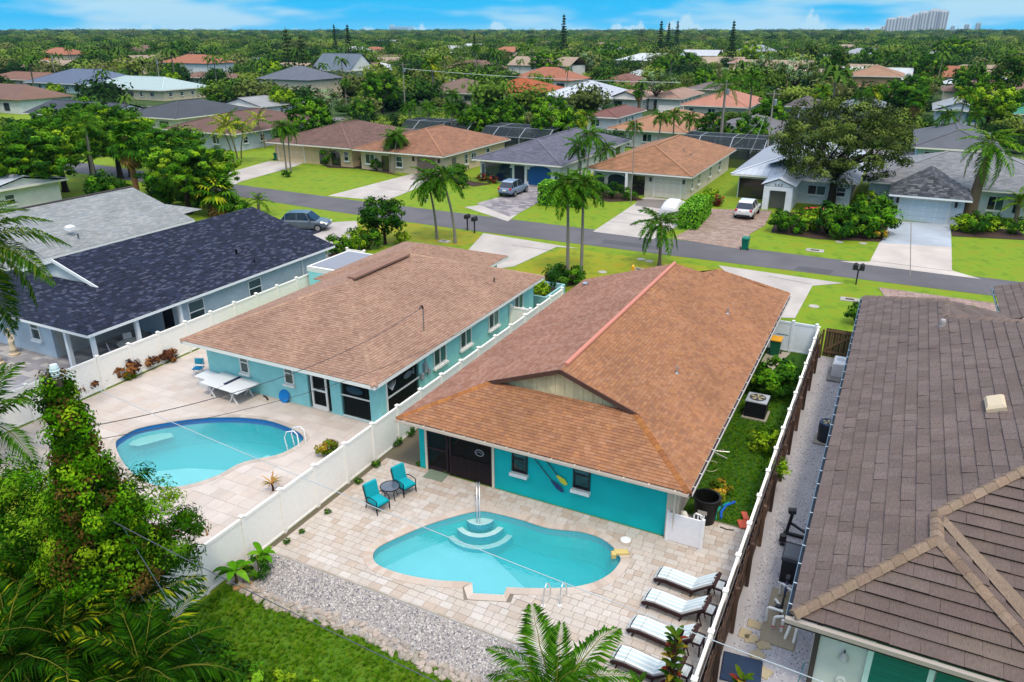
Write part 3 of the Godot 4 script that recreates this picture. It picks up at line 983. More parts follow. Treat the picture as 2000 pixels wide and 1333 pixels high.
func lay_ground() -> void:
	pool_a = PackedVector2Array([Vector2(-12.07,-21.17),Vector2(-12.66,-20.54),Vector2(-13.37,-19.51),Vector2(-13.95,-18.33),Vector2(-14.2,-17.64),Vector2(-14.12,-17.18),Vector2(-13.75,-16.84),Vector2(-13.17,-16.75),Vector2(-12.28,-16.82),Vector2(-11.22,-17.09),Vector2(-10.28,-17.45),Vector2(-10,-17.02),Vector2(-9.05,-17.41),Vector2(-9.13,-17.78),Vector2(-8.43,-18.08),Vector2(-7.46,-18.59),Vector2(-6.96,-18.96),Vector2(-6.55,-19.44),Vector2(-6.28,-20.06),Vector2(-6.21,-20.69),Vector2(-6.29,-20.96),Vector2(-6.53,-21.22),Vector2(-6.86,-21.5),Vector2(-7.41,-21.72),Vector2(-8.07,-21.72),Vector2(-8.72,-21.53),Vector2(-9.29,-21.38),Vector2(-9.92,-21.38),Vector2(-10.44,-21.4),Vector2(-11.49,-21.32)])
	pool_a = smooth_loop(pool_a, [10, 11, 12, 13])
	pool_b = PackedVector2Array([Vector2(-29,-18.36),Vector2(-29.28,-18.89),Vector2(-29.29,-19.79),Vector2(-28.51,-20.84),Vector2(-27.54,-21.78),Vector2(-26.44,-22.45),Vector2(-25.62,-22.8),Vector2(-24.53,-23.07),Vector2(-23.47,-23.04),Vector2(-22.5,-22.88),Vector2(-21.86,-22.57),Vector2(-21.65,-22.22),Vector2(-21.64,-21.52),Vector2(-21.85,-20.79),Vector2(-22.47,-20.06),Vector2(-22.75,-19.55),Vector2(-22.82,-18.93),Vector2(-22.91,-18.36),Vector2(-23.31,-17.53),Vector2(-23.96,-16.95),Vector2(-24.94,-16.79),Vector2(-26.3,-17.04),Vector2(-27.81,-17.65)])
	pool_b = smooth_loop(pool_b)
	hole_a = bounds(pool_a).grow(0.5)
	hole_b = bounds(pool_b).grow(0.5)
	var lawn := S(164,186,20,0.6)
	var far := S(84,112,30,0.5)
	ground_piece("ground", sheet_with_holes(Rect2(-4600,-4900,6000,5100),[Rect2(-320,-116,520,156)], -0.004, far),"far_ground")
	ground_piece("lawn", sheet_with_holes(Rect2(-320,-116,520,156),[hole_a, hole_b], 0.0, lawn),"grass")
	ground_piece("front_lawn", sheet(PackedVector2Array([Vector2(-25.29,-50.99),Vector2(-24.14,-57.64),Vector2(-10.79,-57.51),Vector2(-8.89,-55.13),Vector2(-10.64,-51.86),Vector2(-16.48,-48.92),Vector2(-22.96,-45.66)]), 0.004, S(190,186,30,0.6)),"grass")
	ground_piece("verge_lawn", sheet(PackedVector2Array([Vector2(-45.6,-57.69),Vector2(-40.6,-59.03),Vector2(-33.2,-58.77),Vector2(-31.32,-57.07),Vector2(-32.05,-54.03),Vector2(-37.08,-53.78),Vector2(-40.42,-50.19),Vector2(-43.48,-50.56)]), 0.004, S(186,180,34,0.6)),"grass")
	ground_piece("side_lawn", sheet(rect(-5.1, -42.7, -2.5, -24.6), 0.004, S(72,118,14,0.6)),"grass")  # darker green paints in the shade between house and fence
	ground_piece("back_lawn", sheet(rect(-17.6, -13.95, -2.2, 6.0), 0.004, S(112,150,20,0.6)),"grass")
	var near_edge := [Vector2(-320,-66),Vector2(-110,-64),Vector2(-64.3,-61.1),Vector2(-50,-59.9),Vector2(-36,-59.3),Vector2(9,-59.4),Vector2(200,-58)]
	var far_edge := [Vector2(-320,-71.5),Vector2(-110,-69.4),Vector2(-68.7,-66.2),Vector2(-52,-65.3),Vector2(-36,-65),Vector2(9,-63.9),Vector2(200,-62.5)]
	var b := MB.new()
	for i in near_edge.size() - 1:
		b.quad(Vector3(near_edge[i].x, 0.012, near_edge[i].y),Vector3(near_edge[i + 1].x, 0.012, near_edge[i + 1].y),Vector3(far_edge[i + 1].x, 0.012, far_edge[i + 1].y),Vector3(far_edge[i].x, 0.012, far_edge[i].y),S(146,142,148,0.5))
	ground_piece("street", b, "asphalt")
	ground_piece("back_street", sheet(rect(-320, -132, 200, -126.6), 0.012, S(170,165,165,0.55)),"asphalt")
	ground_piece("cross_street", sheet(PackedVector2Array([Vector2(-128,-126.6),Vector2(-122,-126.6),Vector2(-128,-71),Vector2(-134,-71)]), 0.012, S(176,170,168,0.55)),"asphalt")
	var pale := S(226,216,208,0.62)
	var names := 0
	for d in [
		[PackedVector2Array([Vector2(-76.44,-68.36),Vector2(-79.22,-81.35),Vector2(-74.09,-83.42),Vector2(-72.79,-79.25),Vector2(-71.11,-67.93),Vector2(-70.29,-66.13)]), pale],[PackedVector2Array([Vector2(-56.04,-65.85),Vector2(-56.01,-67.14),Vector2(-55.51,-81.75),Vector2(-50.5,-81.81),Vector2(-48.74,-66.46)]), pale],
		[PackedVector2Array([Vector2(-39.56,-67.64),Vector2(-32.62,-63.98),Vector2(-33.2,-67.38),Vector2(-37.88,-70.47)]), pale],[PackedVector2Array([Vector2(-23.87,-63.89),Vector2(-18.17,-63.68),Vector2(-17.14,-72.96),Vector2(-20.62,-80.9),Vector2(-24.35,-81.48)]), pale],
		[PackedVector2Array([Vector2(-2.85,-63.7),Vector2(6.97,-63.39),Vector2(5.07,-64.89),Vector2(5.25,-72.6),Vector2(-.29,-71.32),Vector2(-.7,-64.62)]),S(236,224,214,0.62)],[PackedVector2Array([Vector2(.33,-80.79),Vector2(5.41,-81.94),Vector2(5.25,-72.6),Vector2(-.29,-71.32)]),S(206,216,228,0.62)],
		[PackedVector2Array([Vector2(-48.61,-52.09),Vector2(-48.87,-54.87),Vector2(-45.78,-57.6),Vector2(-41.14,-52.13),Vector2(-41.49,-50.02),Vector2(-39.82,-46.09),Vector2(-44.58,-45.4)]),S(222,212,206,0.6)],[PackedVector2Array([Vector2(-32.53,-58.9),Vector2(-22.85,-57.92),Vector2(-24.71,-57.54),Vector2(-25.37,-50.79),Vector2(-27.06,-48.58),Vector2(-30.23,-50.91)]), pale],
		[PackedVector2Array([Vector2(-11.22,-58.22),Vector2(-2.07,-57.75),Vector2(-4.02,-56.1),Vector2(-4.21,-48.61),Vector2(-6.38,-47.73),Vector2(-9.03,-54.52)]), pale],
	]:
		ground_piece("driveway", sheet(d[0], 0.02 if d[1] != S(206,216,228,0.62) else 0.024, d[1]),"concrete")
	for d in [PackedVector2Array([Vector2(-24.73,-79.74),Vector2(-20.72,-80.85),Vector2(-19.64,-78.5),Vector2(-21.13,-76.09),Vector2(-23.96,-76.33)]), PackedVector2Array([Vector2(-54.63,-81.36),Vector2(-50.58,-80.97),Vector2(-49.79,-78.28),Vector2(-53.52,-78.32)]), PackedVector2Array([Vector2(-14.38,-82.86),Vector2(-11.8,-83.29),Vector2(-11.61,-80.88),Vector2(-14.21,-80.4)])]:
		ground_piece("driveway_stain", sheet(d, 0.028, S(158,148,142,0.56)),"concrete")
	for d in [PackedVector2Array([Vector2(-49.57,-62.89),Vector2(-46.69,-62.97),Vector2(-46.31,-61.82),Vector2(-49.09,-61.76)]), PackedVector2Array([Vector2(-21.99,-61.76),Vector2(-16.88,-61.66),Vector2(-16.78,-60.43),Vector2(-21.8,-60.49)]), PackedVector2Array([Vector2(-5.59,-60.9),Vector2(-2.97,-60.84),Vector2(-3.22,-59.54),Vector2(-5.74,-59.75)])]:
		ground_piece("asphalt_patch", sheet(d, 0.016, S(126,123,130,0.5)),"asphalt")
	for l in [[Vector3(-24.18,0,-72.43),Vector3(-19.34,0,-72.1)],[Vector3(-24.07,0,-68.52),Vector3(-16.89,0,-68.26)],[Vector3(-53.67,0,-72.35),Vector3(-49.1,0,-71.93)],[Vector3(-.68,0,-64.95),Vector3(5.04,0,-64.72)],[Vector3(2.06,0,-80.72),Vector3(2.23,0,-61.85)],[Vector3(-7.28,0,-57.07),Vector3(-4.13,0,-56.44)],[Vector3(-28.31,0,-56.28),Vector3(-24.52,0,-56.36)]]:
		var jb := MB.new()
		jb.beam(l[0] + Vector3.UP * 0.022, l[1] + Vector3.UP * 0.022, 0.07, 0.012, S(168,158,150,0.55))
		ground_piece("driveway_joint", jb, "concrete")
	ground_piece("path", sheet(PackedVector2Array([Vector2(-18.84,-81.8),Vector2(-18.64,-83.72),Vector2(-17.68,-74.68),Vector2(-17.25,-72.42),Vector2(-17.81,-72.63)]), 0.02, pale),"concrete")
	paved_drive("paver_driveway", PackedVector2Array([Vector2(-39.33,-69.74),Vector2(-33.37,-65.78),Vector2(-33.2,-67.38),Vector2(-33.8,-74.88),Vector2(-36.12,-81.88),Vector2(-39.89,-82.89),Vector2(-38.23,-76.41)]),[S(176,168,172,0.6),S(150,144,150,0.6),S(200,190,190,0.6)], 0.8, 0.4)
	paved_drive("paver_driveway", PackedVector2Array([Vector2(-16.74,-64.8),Vector2(-10.46,-63.79),Vector2(-10.86,-69.59),Vector2(-10.24,-73.38),Vector2(-10.69,-80.27),Vector2(-16.89,-78.23),Vector2(-16.02,-70.48)]),[S(196,168,152,0.6),S(180,152,138,0.6),S(206,180,164,0.6)], 0.5, 0.25)
	paved_drive("paver_driveway", PackedVector2Array([Vector2(.24,-57.84),Vector2(9.36,-57.59),Vector2(8.95,-53.41),Vector2(6.68,-52.27),Vector2(6.2,-56.46),Vector2(.79,-55.49)]),[S(206,176,164,0.6),S(188,158,148,0.6)], 0.5, 0.25)
	ground_piece("gravel_bed", sheet(PackedVector2Array([Vector2(-17.6,-16.1),Vector2(-16.6,-16.2),Vector2(-15.7,-15.72),Vector2(-2.4,-15.72),Vector2(-2.4,-14),Vector2(-17.6,-13.8)]), 0.01, S(204,196,190,0.64)),"gravel")
	ground_piece("gravel_strip", sheet(rect(-2.34, -42.9, 0.5, -8.0), 0.01, S(216,212,216,0.68)),"gravel")
	var peb := MB.new()
	peb.blob(Vector3.ZERO, Vector3(1,.6,.8), 5, 3, Color(1, 1, 1), 0.25, 3)
	var pm := peb.mesh()
	var tints := PackedColorArray([S(222,214,208,0.68),S(170,164,166,0.62),S(206,196,188,0.64),S(136,134,142,0.58),S(236,230,224,0.68),S(192,186,186,0.64)])
	var spots := []
	for i in 9000:
		var x := rng.randf_range(-17.3, -2.6)
		var z := rng.randf_range(-15.65, -14.0)
		spots.append(Transform3D(Basis.from_euler(Vector3(rng.randf() * 3, rng.randf() * 6, 0)).scaled(Vector3.ONE * rng.randf_range(0.02, 0.045)),Vector3(x, 0.015, z)))
	scatter("gravel", self, pm, "rock", spots, tints)
	spots = []
	for i in 9000:
		spots.append(Transform3D(Basis.from_euler(Vector3(rng.randf() * 3, rng.randf() * 6, 0)).scaled(Vector3.ONE * rng.randf_range(0.015, 0.035)),Vector3(rng.randf_range(-1.95, 0.4), 0.012, rng.randf_range(-42.7, -12.0))))
	scatter("gravel", self, pm, "rock", spots, PackedColorArray([S(236,234,236,0.72),S(206,204,210,0.66),S(222,218,220,0.7),S(150,150,158,0.6)]))
	var tuft := MB.new()
	for i in 7:
		var a := i * 0.9
		var d := Vector3(cos(a), 0, sin(a))
		var w := Vector3(-sin(a), 0, cos(a)) * 0.12
		tuft.tri(d * 0.1 - w, d * 0.1 + w, d * 0.75 + Vector3.UP * (0.7 + 0.1 * i), Color(1, 1, 1))
	spots = []
	for i in 16000:
		var p := Vector3(rng.randf_range(-17.5, -2.6), 0, rng.randf_range(-13.8, -9.0))
		if i > 12500: p = Vector3(rng.randf_range(-5.0, -2.55), 0, rng.randf_range(-38.8, -24.7))
		spots.append(Transform3D(Basis(Vector3.UP, rng.randf() * 6.0).scaled(Vector3.ONE * rng.randf_range(0.05, 0.12)), p))
	scatter("grass", self, tuft.mesh(),"leaf", spots, PackedColorArray([S(96,150,14,0.62),S(74,126,12,0.6),S(120,166,24,0.62),S(60,108,10,0.58),S(130,160,40,0.6),S(88,140,12,0.6)]))
	var slab := ring_slab(hole_a, pool_a, 0.0, S(178,164,148,0.5))
	var patio := ground_piece("pool_patio", slab, "concrete")
	var base := sheet_with_holes(Rect2(-17.55,-22.8,15.1,7.05),[hole_a], 0.006, S(178,160,143,0.56))
	put(patio, "bedding", base, "concrete")
	put(patio, "bedding", sheet(rect(-5.0, -24.6, -2.45, -22.8), 0.006, S(178,160,143,0.56)),"concrete")
	var cols := [S(224,211,199,0.67),S(219,204,190,0.67),S(226,214,203,0.67),S(214,195,178,0.66),S(222,208,195,0.67),S(228,218,208,0.68)]
	pave(patio, [Rect2(-17.5,-22.78,15,7.05), Rect2(-4.95,-24.5,2.45,1.72)], offset_loop(pool_a, 0.3), 0.42, 0.28, cols, 300, 0.01)
	coping(patio, pool_a, 0.3, [S(222,203,187,0.68),S(214,192,174,0.67),S(226,210,196,0.68)])
	slab = ring_slab(hole_b, pool_b, 0.0, S(214,200,188,0.6))
	patio = ground_piece("pool_patio", slab, "concrete")
	put(patio, "bedding", sheet_with_holes(Rect2(-34.2,-25.05,16.4,10.6),[hole_b], 0.006, S(206,192,180,0.6)),"concrete")
	put(patio, "bedding", sheet(rect(-34.2, -30.0, -30.5, -25.05), 0.006, S(206,192,180,0.6)),"concrete")
	cols = [S(228,214,204,0.7),S(224,208,196,0.7),S(230,217,208,0.7),S(226,212,202,0.7)]
	pave(patio, [Rect2(-34.15,-29.9,3.6,4.85), Rect2(-34.15,-25.05,16.3,10.6)], offset_loop(pool_b, 0.22), 0.9, 0.6, cols, 160, 0.006)
	coping(patio, pool_b, 0.22, [S(222,208,196,0.66),S(210,196,184,0.66)])
	ground_piece("rear_strip", sheet(PackedVector2Array([Vector2(-21.5,-14.4),Vector2(-17.9,-14.4),Vector2(-17.9,-12.9),Vector2(-22.5,-13.6)]), 0.008, S(150,148,150,0.6)),"gravel")
	ground_piece("soil_strip", sheet(PackedVector2Array([Vector2(-17.7,-42),Vector2(-17.7,-16),Vector2(-17.3,-16),Vector2(-17.5,-22.8),Vector2(-15.8,-22.8),Vector2(-15.8,-42)]), 0.012, S(150,138,116,0.55)),"gravel")
	patio = ground_piece("grey_patio", sheet(rect(-60, -30, -34.5, -10), 0.006, S(150,144,140,0.5)),"concrete")
	pave(patio, [Rect2(-48,-29,13.4,19)], PackedVector2Array(), 0.8, 0.4, [S(206,202,200,0.64),S(186,182,184,0.62),S(216,208,202,0.64),S(172,168,172,0.62)], 120, 0.006)
	for m in [PackedVector2Array([Vector2(-67.45,-85.77),Vector2(-64.8,-85.15),Vector2(-57.51,-80.75),Vector2(-55.29,-79.81),Vector2(-64.01,-81.83),Vector2(-68.18,-80.64),Vector2(-70.44,-82.32)]), PackedVector2Array([Vector2(-50.11,-82.41),Vector2(-45.8,-80.67),Vector2(-43.07,-80.18),Vector2(-44.2,-77.82),Vector2(-49.39,-80)]), PackedVector2Array([Vector2(-9.27,-70.81),Vector2(-5.09,-70.26),Vector2(-.15,-71.77),Vector2(.26,-78.89),Vector2(.42,-83.78),Vector2(-4.41,-81.86),Vector2(-10.02,-79.82)]), PackedVector2Array([Vector2(-32.09,-83.91),Vector2(-25.12,-80.77),Vector2(-23.88,-79.26),Vector2(-26.97,-76.82),Vector2(-30.43,-78.11)]), PackedVector2Array([Vector2(5.31,-81.43),Vector2(10.94,-82.04),Vector2(11.36,-78.14),Vector2(5.4,-76.74)]), PackedVector2Array([Vector2(-20.91,-45.55),Vector2(-19.23,-48.98),Vector2(-20,-51.39),Vector2(-21.39,-49.27)]), PackedVector2Array([Vector2(-40.31,-46.69),Vector2(-41.08,-51.77),Vector2(-39.25,-50.78),Vector2(-38.15,-45.3)])]:
		ground_piece("mulch", sheet(m, 0.03, S(92,70,56,0.55)),"bark")

func bounds(p: PackedVector2Array) -> Rect2:
	var r := Rect2(p[0],Vector2.ZERO)
	for q in p:
		r = r.expand(q)
	return r

func offset_loop(p: PackedVector2Array, d: float) -> PackedVector2Array:
	return Geometry2D.offset_polygon(p, d, Geometry2D.JOIN_MITER)[0]
func ring_slab(r: Rect2, loop: PackedVector2Array, y: float, col: Color) -> MB:
	var b := MB.new()
	var c := r.get_center()
	var out := []
	for p in loop:
		var d := p - c
		var k := minf((r.size.x / 2) / maxf(absf(d.x), 1e-5), (r.size.y / 2) / maxf(absf(d.y), 1e-5))
		out.append(c + d * k)
	var ccw := not Geometry2D.is_polygon_clockwise(loop)
	for i in loop.size():
		var j := (i + 1) % loop.size()
		var q := [Vector3(loop[i].x, y, loop[i].y),Vector3(loop[j].x, y, loop[j].y),Vector3(out[j].x, y, out[j].y),Vector3(out[i].x, y, out[i].y)]
		var corner = null
		for cc in [r.position, r.end, Vector2(r.position.x, r.end.y),Vector2(r.end.x, r.position.y)]:
			if out[i].x != out[j].x and out[i].y != out[j].y and ((absf(cc.x - out[i].x) < 0.001 and absf(cc.y - out[j].y) < 0.001) or (absf(cc.y - out[i].y) < 0.001 and absf(cc.x - out[j].x) < 0.001)):
				corner = Vector3(cc.x, y, cc.y)
		if (q[1] - q[0]).cross(q[2] - q[0]).y < 0:
			q.reverse()
			if corner != null: b.tri(q[0], corner, q[1], col)
		elif corner != null:
			b.tri(q[2], corner, q[3], col)
		b.quad(q[0], q[1], q[2], q[3], col)
	return b

func paver_shape(s: Vector3, col: Color) -> MB:
	var b := MB.new()
	b.cbox(Vector3.ZERO, s, 0.006, col)
	return b
func pave(parent: Node3D, areas: Array, cut: PackedVector2Array, w: float, d: float, cols: Array, singles: int, gap := 0.012) -> void:
	var rest := MB.new()
	var whole := []
	for r in areas:
		var row := 0
		var z: float = r.position.y
		while z < r.end.y - 0.03:
			var z2 := minf(z + d, r.end.y)
			var x: float = r.position.x - w * rng.randf() * 0.6
			while x < r.end.x:
				var ww := w * (1.0 if rng.randf() < 0.7 else 0.66)
				var a := maxf(x, r.position.x)
				var e := minf(x + ww, r.end.x)
				x += ww
				if e - a < 0.04:
					continue
				var p := rect(a + gap / 2, z + gap / 2, e - gap / 2, z2 - gap / 2)
				var col := vary(cols[rng.randi() % cols.size()], 0.04)
				if cut.is_empty() or Geometry2D.intersect_polygons(p, cut).is_empty():
					whole.append([Vector3((a + e) / 2, 0, (z + z2) / 2),Vector3(e - a - gap, 0.03, z2 - z - gap), col])
				else:
					for q in Geometry2D.clip_polygons(p, cut):
						if not Geometry2D.is_polygon_clockwise(q) and q.size() >= 3:
							sheet(q, 0.024, col, rest)
			z += d
			row += 1
	whole.sort_custom(func(a, b): return a[0].distance_squared_to(eye) < b[0].distance_squared_to(eye))
	for i in whole.size():
		var t: Array = whole[i]
		var lift := rng.randf_range(0.007, 0.012)
		if i < singles:
			put(parent, "paver", paver_shape(t[1], t[2]),"paver", t[0] + Vector3(0, lift, 0))
		else:
			rest.add(paver_shape(t[1], t[2]), Transform3D(Basis.IDENTITY, t[0] + Vector3(0, lift, 0)))
	stuff(put(parent, "paver_field", rest, "paver"))

func coping(parent: Node3D, loop: PackedVector2Array, w: float, cols: Array) -> void:
	var cw := true
	var n2 := (loop[1] - loop[0]).orthogonal().normalized()
	if Geometry2D.is_point_in_polygon((loop[0] + loop[1]) / 2 + n2 * 0.05, loop): cw = not cw
	for i in loop.size():
		var a := loop[i]
		var c := loop[(i + 1) % loop.size()]
		var z := loop[(i + 2) % loop.size()]
		var y := loop[(i - 1 + loop.size()) % loop.size()]
		var n0 := ((c - y).orthogonal()).normalized() * (1.0 if cw else -1.0)
		var n1 := ((z - a).orthogonal()).normalized() * (1.0 if cw else -1.0)
		var b := MB.new()
		var col := vary(cols[rng.randi() % cols.size()], 0.06)
		var q := [a - n0 * 0.03, c - n1 * 0.03, c + n1 * w, a + n0 * w]
		var top := 0.035
		var p := []
		for k in q: p.append(Vector3(k.x, top, k.y))
		if (p[1] - p[0]).cross(p[2] - p[0]).y < 0:
			p.reverse()
		b.quad(p[0], p[1], p[2], p[3], col)
		for k in 4:
			var e: Vector3 = p[k]
			var f: Vector3 = p[(k + 1) % 4]
			b.quad(e - Vector3.UP * 0.04, f - Vector3.UP * 0.04, f, e, col)
		put(parent, "coping_stone", b, "paver")

func paved_drive(called: String, p: PackedVector2Array, cols: Array, w: float, d: float) -> void:
	var o := ground_piece(called, sheet(p, 0.016, S(130,120,116,0.5)),"concrete")
	var r := bounds(p)
	var rest := MB.new()
	var z := r.position.y
	while z < r.end.y:
		var x := r.position.x - rng.randf() * w
		while x < r.end.x:
			for q in Geometry2D.intersect_polygons(rect(x, z, x + w - 0.02, z + d - 0.02), p):
				sheet(q, 0.026, vary(cols[rng.randi() % cols.size()], 0.08), rest)
			x += w
		z += d
	stuff(put(o, "paver_field", rest, "paver"))

# ---------- pools ----------
func pool(called: String, label: String, loop: PackedVector2Array, deep: float, water_y: float, wall_col: Color, floor_col: Color, tile_col: Color, tint: Color, shallow: PackedVector2Array, shallow_col: Color) -> Node3D:
	var o := thing(called, label, "swimming pool")
	var ccw := not Geometry2D.is_polygon_clockwise(loop)
	var tiles := MB.new()
	var walls := MB.new()
	for i in loop.size():
		var a := loop[i]
		var c := loop[(i + 1) % loop.size()]
		var p := [Vector3(a.x, -deep, a.y),Vector3(c.x, -deep, c.y),Vector3(c.x, -0.3, c.y),Vector3(a.x, -0.3, a.y)]
		var t := [p[3], p[2],Vector3(c.x, 0.0, c.y),Vector3(a.x, 0.0, a.y)]
		if not ccw:
			p = [p[1], p[0], p[3], p[2]]
			t = [t[1], t[0], t[3], t[2]]
		walls.quad(p[0], p[1], p[2], p[3], wall_col)
		tiles.quad(t[0], t[1], t[2], t[3], tile_col)
	var basin := put(o, "basin", walls, "plaster")
	put(basin, "waterline_tiles", tiles, "plastic")
	put(basin, "pool_floor", sheet(loop, -deep, floor_col),"plaster")
	if shallow.size():
		for q in Geometry2D.intersect_polygons(shallow, loop):
			var b := sheet(q, -deep + 0.35, shallow_col)
			for i in q.size():
				var a: Vector2 = q[i]
				var c: Vector2 = q[(i + 1) % q.size()]
				b.quad(Vector3(a.x, -deep, a.y),Vector3(c.x, -deep, c.y),Vector3(c.x, -deep + 0.35, c.y),Vector3(a.x, -deep + 0.35, a.y), shallow_col)
			put(basin, "shallow_end", b, "plaster")
	for k in 3:
		put(o, "water_body", sheet(loop, lerpf(water_y - 0.18, -deep + 0.15, k / 2.0), tint),"tint")
	put(o, "water_surface", sheet(loop, water_y, Color(1, 1, 1)),"water")
	return o

func build_pools() -> void:
	var o := pool("swimming_pool", "turquoise kidney-shaped pool with round corner steps behind the bright turquoise house", pool_a, 1.35, -0.11, S(60,212,210,0.85),S(0,200,206,0.82),S(90,190,200,0.75),S(0,186,194,0.95), PackedVector2Array([Vector2(-16.19,-18.95),Vector2(-13.88,-20.46),Vector2(-11.01,-20.19),Vector2(-8.19,-18.61),Vector2(-10.32,-16.74),Vector2(-14.25,-16.12)]),S(130,216,226,0.85))
	var c := Vector3(-12.18,-.3,-21.4)
	for k in 3:
		var b := MB.new()
		var r := [0.58, 0.98, 1.36]
		var pts := PackedVector2Array()
		for i in 25:
			var a := TAU * i / 24.0
			pts.append(Vector2(c.x + 0.1 + cos(a) * r[k], c.z + 0.1 + sin(a) * r[k]))
		var hole := PackedVector2Array()
		for p in pts: hole.append(Vector2(c.x + 0.1, c.z + 0.1).lerp(p, [0.05, 0.76, 0.82][k]))
		var pieces := Geometry2D.intersect_polygons(pts, pool_a)
		if k > 0:
			var cut: Array[PackedVector2Array] = []
			for q in pieces:
				for e in Geometry2D.clip_polygons(q, hole):
					if not Geometry2D.is_polygon_clockwise(e): cut.append(e)
			if cut.size(): pieces = cut
		for q in pieces:
			sheet(q, -0.32 - 0.26 * k, S(232,240,232,0.8), b)
			for i in q.size():
				var a2: Vector2 = q[i]
				var c2: Vector2 = q[(i + 1) % q.size()]
				b.quad(Vector3(a2.x, -0.58 - 0.26 * k, a2.y),Vector3(c2.x, -0.58 - 0.26 * k, c2.y),Vector3(c2.x, -0.32 - 0.26 * k, c2.y),Vector3(a2.x, -0.32 - 0.26 * k, a2.y),S(30,150,180,0.7))
		put(o, "pool_step", b, "plaster")
	o = pool("swimming_pool", "deep turquoise oval pool with dark blue tile line behind the pale aqua house", pool_b, 1.4, -0.12, S(0,186,196,0.8),S(0,194,200,0.8),S(10,104,180,0.8),S(0,184,192,0.95), PackedVector2Array([Vector2(-27.16,-18.59),Vector2(-25.97,-19.51),Vector2(-24.41,-20.11),Vector2(-23.71,-20.09),Vector2(-22.87,-17.53),Vector2(-26.18,-16.27)]),S(150,226,226,0.85))
	var b := MB.new()
	for q in Geometry2D.intersect_polygons(PackedVector2Array([Vector2(-29.76,-19.88),Vector2(-28.41,-20.78),Vector2(-27.98,-20.56),Vector2(-28.7,-19.25),Vector2(-29.19,-19.1)]), pool_b):
		sheet(q, -0.5, S(150,214,200,0.7), b)
	put(o, "pool_bench", b, "plaster")
	b = MB.new()
	for q in Geometry2D.intersect_polygons(PackedVector2Array([Vector2(-23.46,-20.24),Vector2(-23.24,-21.58),Vector2(-22.51,-21.69),Vector2(-21.91,-20.79),Vector2(-22.65,-19.73)]), pool_b):
		sheet(q, -0.75, S(120,224,224,0.8), b)
	put(o, "pool_bench", b, "plaster")

# ---------- the five houses round the pools ----------
func deck(faces: Array, col: Color, drop := 0.012) -> MB:
	var b := MB.new()
	for f in faces:
		var q := []
		for p in f: q.append(p - Vector3.UP * drop)
		b.poly(q, col)
	return b

func gutter(parent: Node3D, a: Vector3, c: Vector3, out: Vector3, col: Color, inner: Color, strap: Color) -> void:
	var b := MB.new()
	var m := out * 0.06
	b.beam(a + out * 0.115 - Vector3.UP * 0.055, c + out * 0.115 - Vector3.UP * 0.055, 0.018, 0.11, col)
	b.beam(a + m - Vector3.UP * 0.112, c + m - Vector3.UP * 0.112, 0.12, 0.012, inner)
	var o := put(parent, "gutter", b, "plastic")
	var n := int(a.distance_to(c) / 0.9)
	for i in n:
		var p := a.lerp(c, (i + 0.5) / n)
		b = MB.new()
		b.beam(p - Vector3.UP * 0.004, p + out * 0.12 - Vector3.UP * 0.004, 0.035, 0.012, strap)
		put(o, "strap", b, "plastic")

func vent_pipe(parent: Node3D, at: Vector3, h: float, r: float, col: Color) -> void:
	var b := MB.new()
	b.lathe([Vector2(r * 1.9, -0.05),Vector2(r, 0.06),Vector2(r, h),Vector2(r * 0.75, h),Vector2(r * 0.75, h * 0.5)], 10, col, at)
	put(parent, "vent_pipe", b, "metal")

func build_near_houses() -> void:
	house_turquoise()
	house_aqua()
	house_dark()
	house_grey()
	house_tiled()

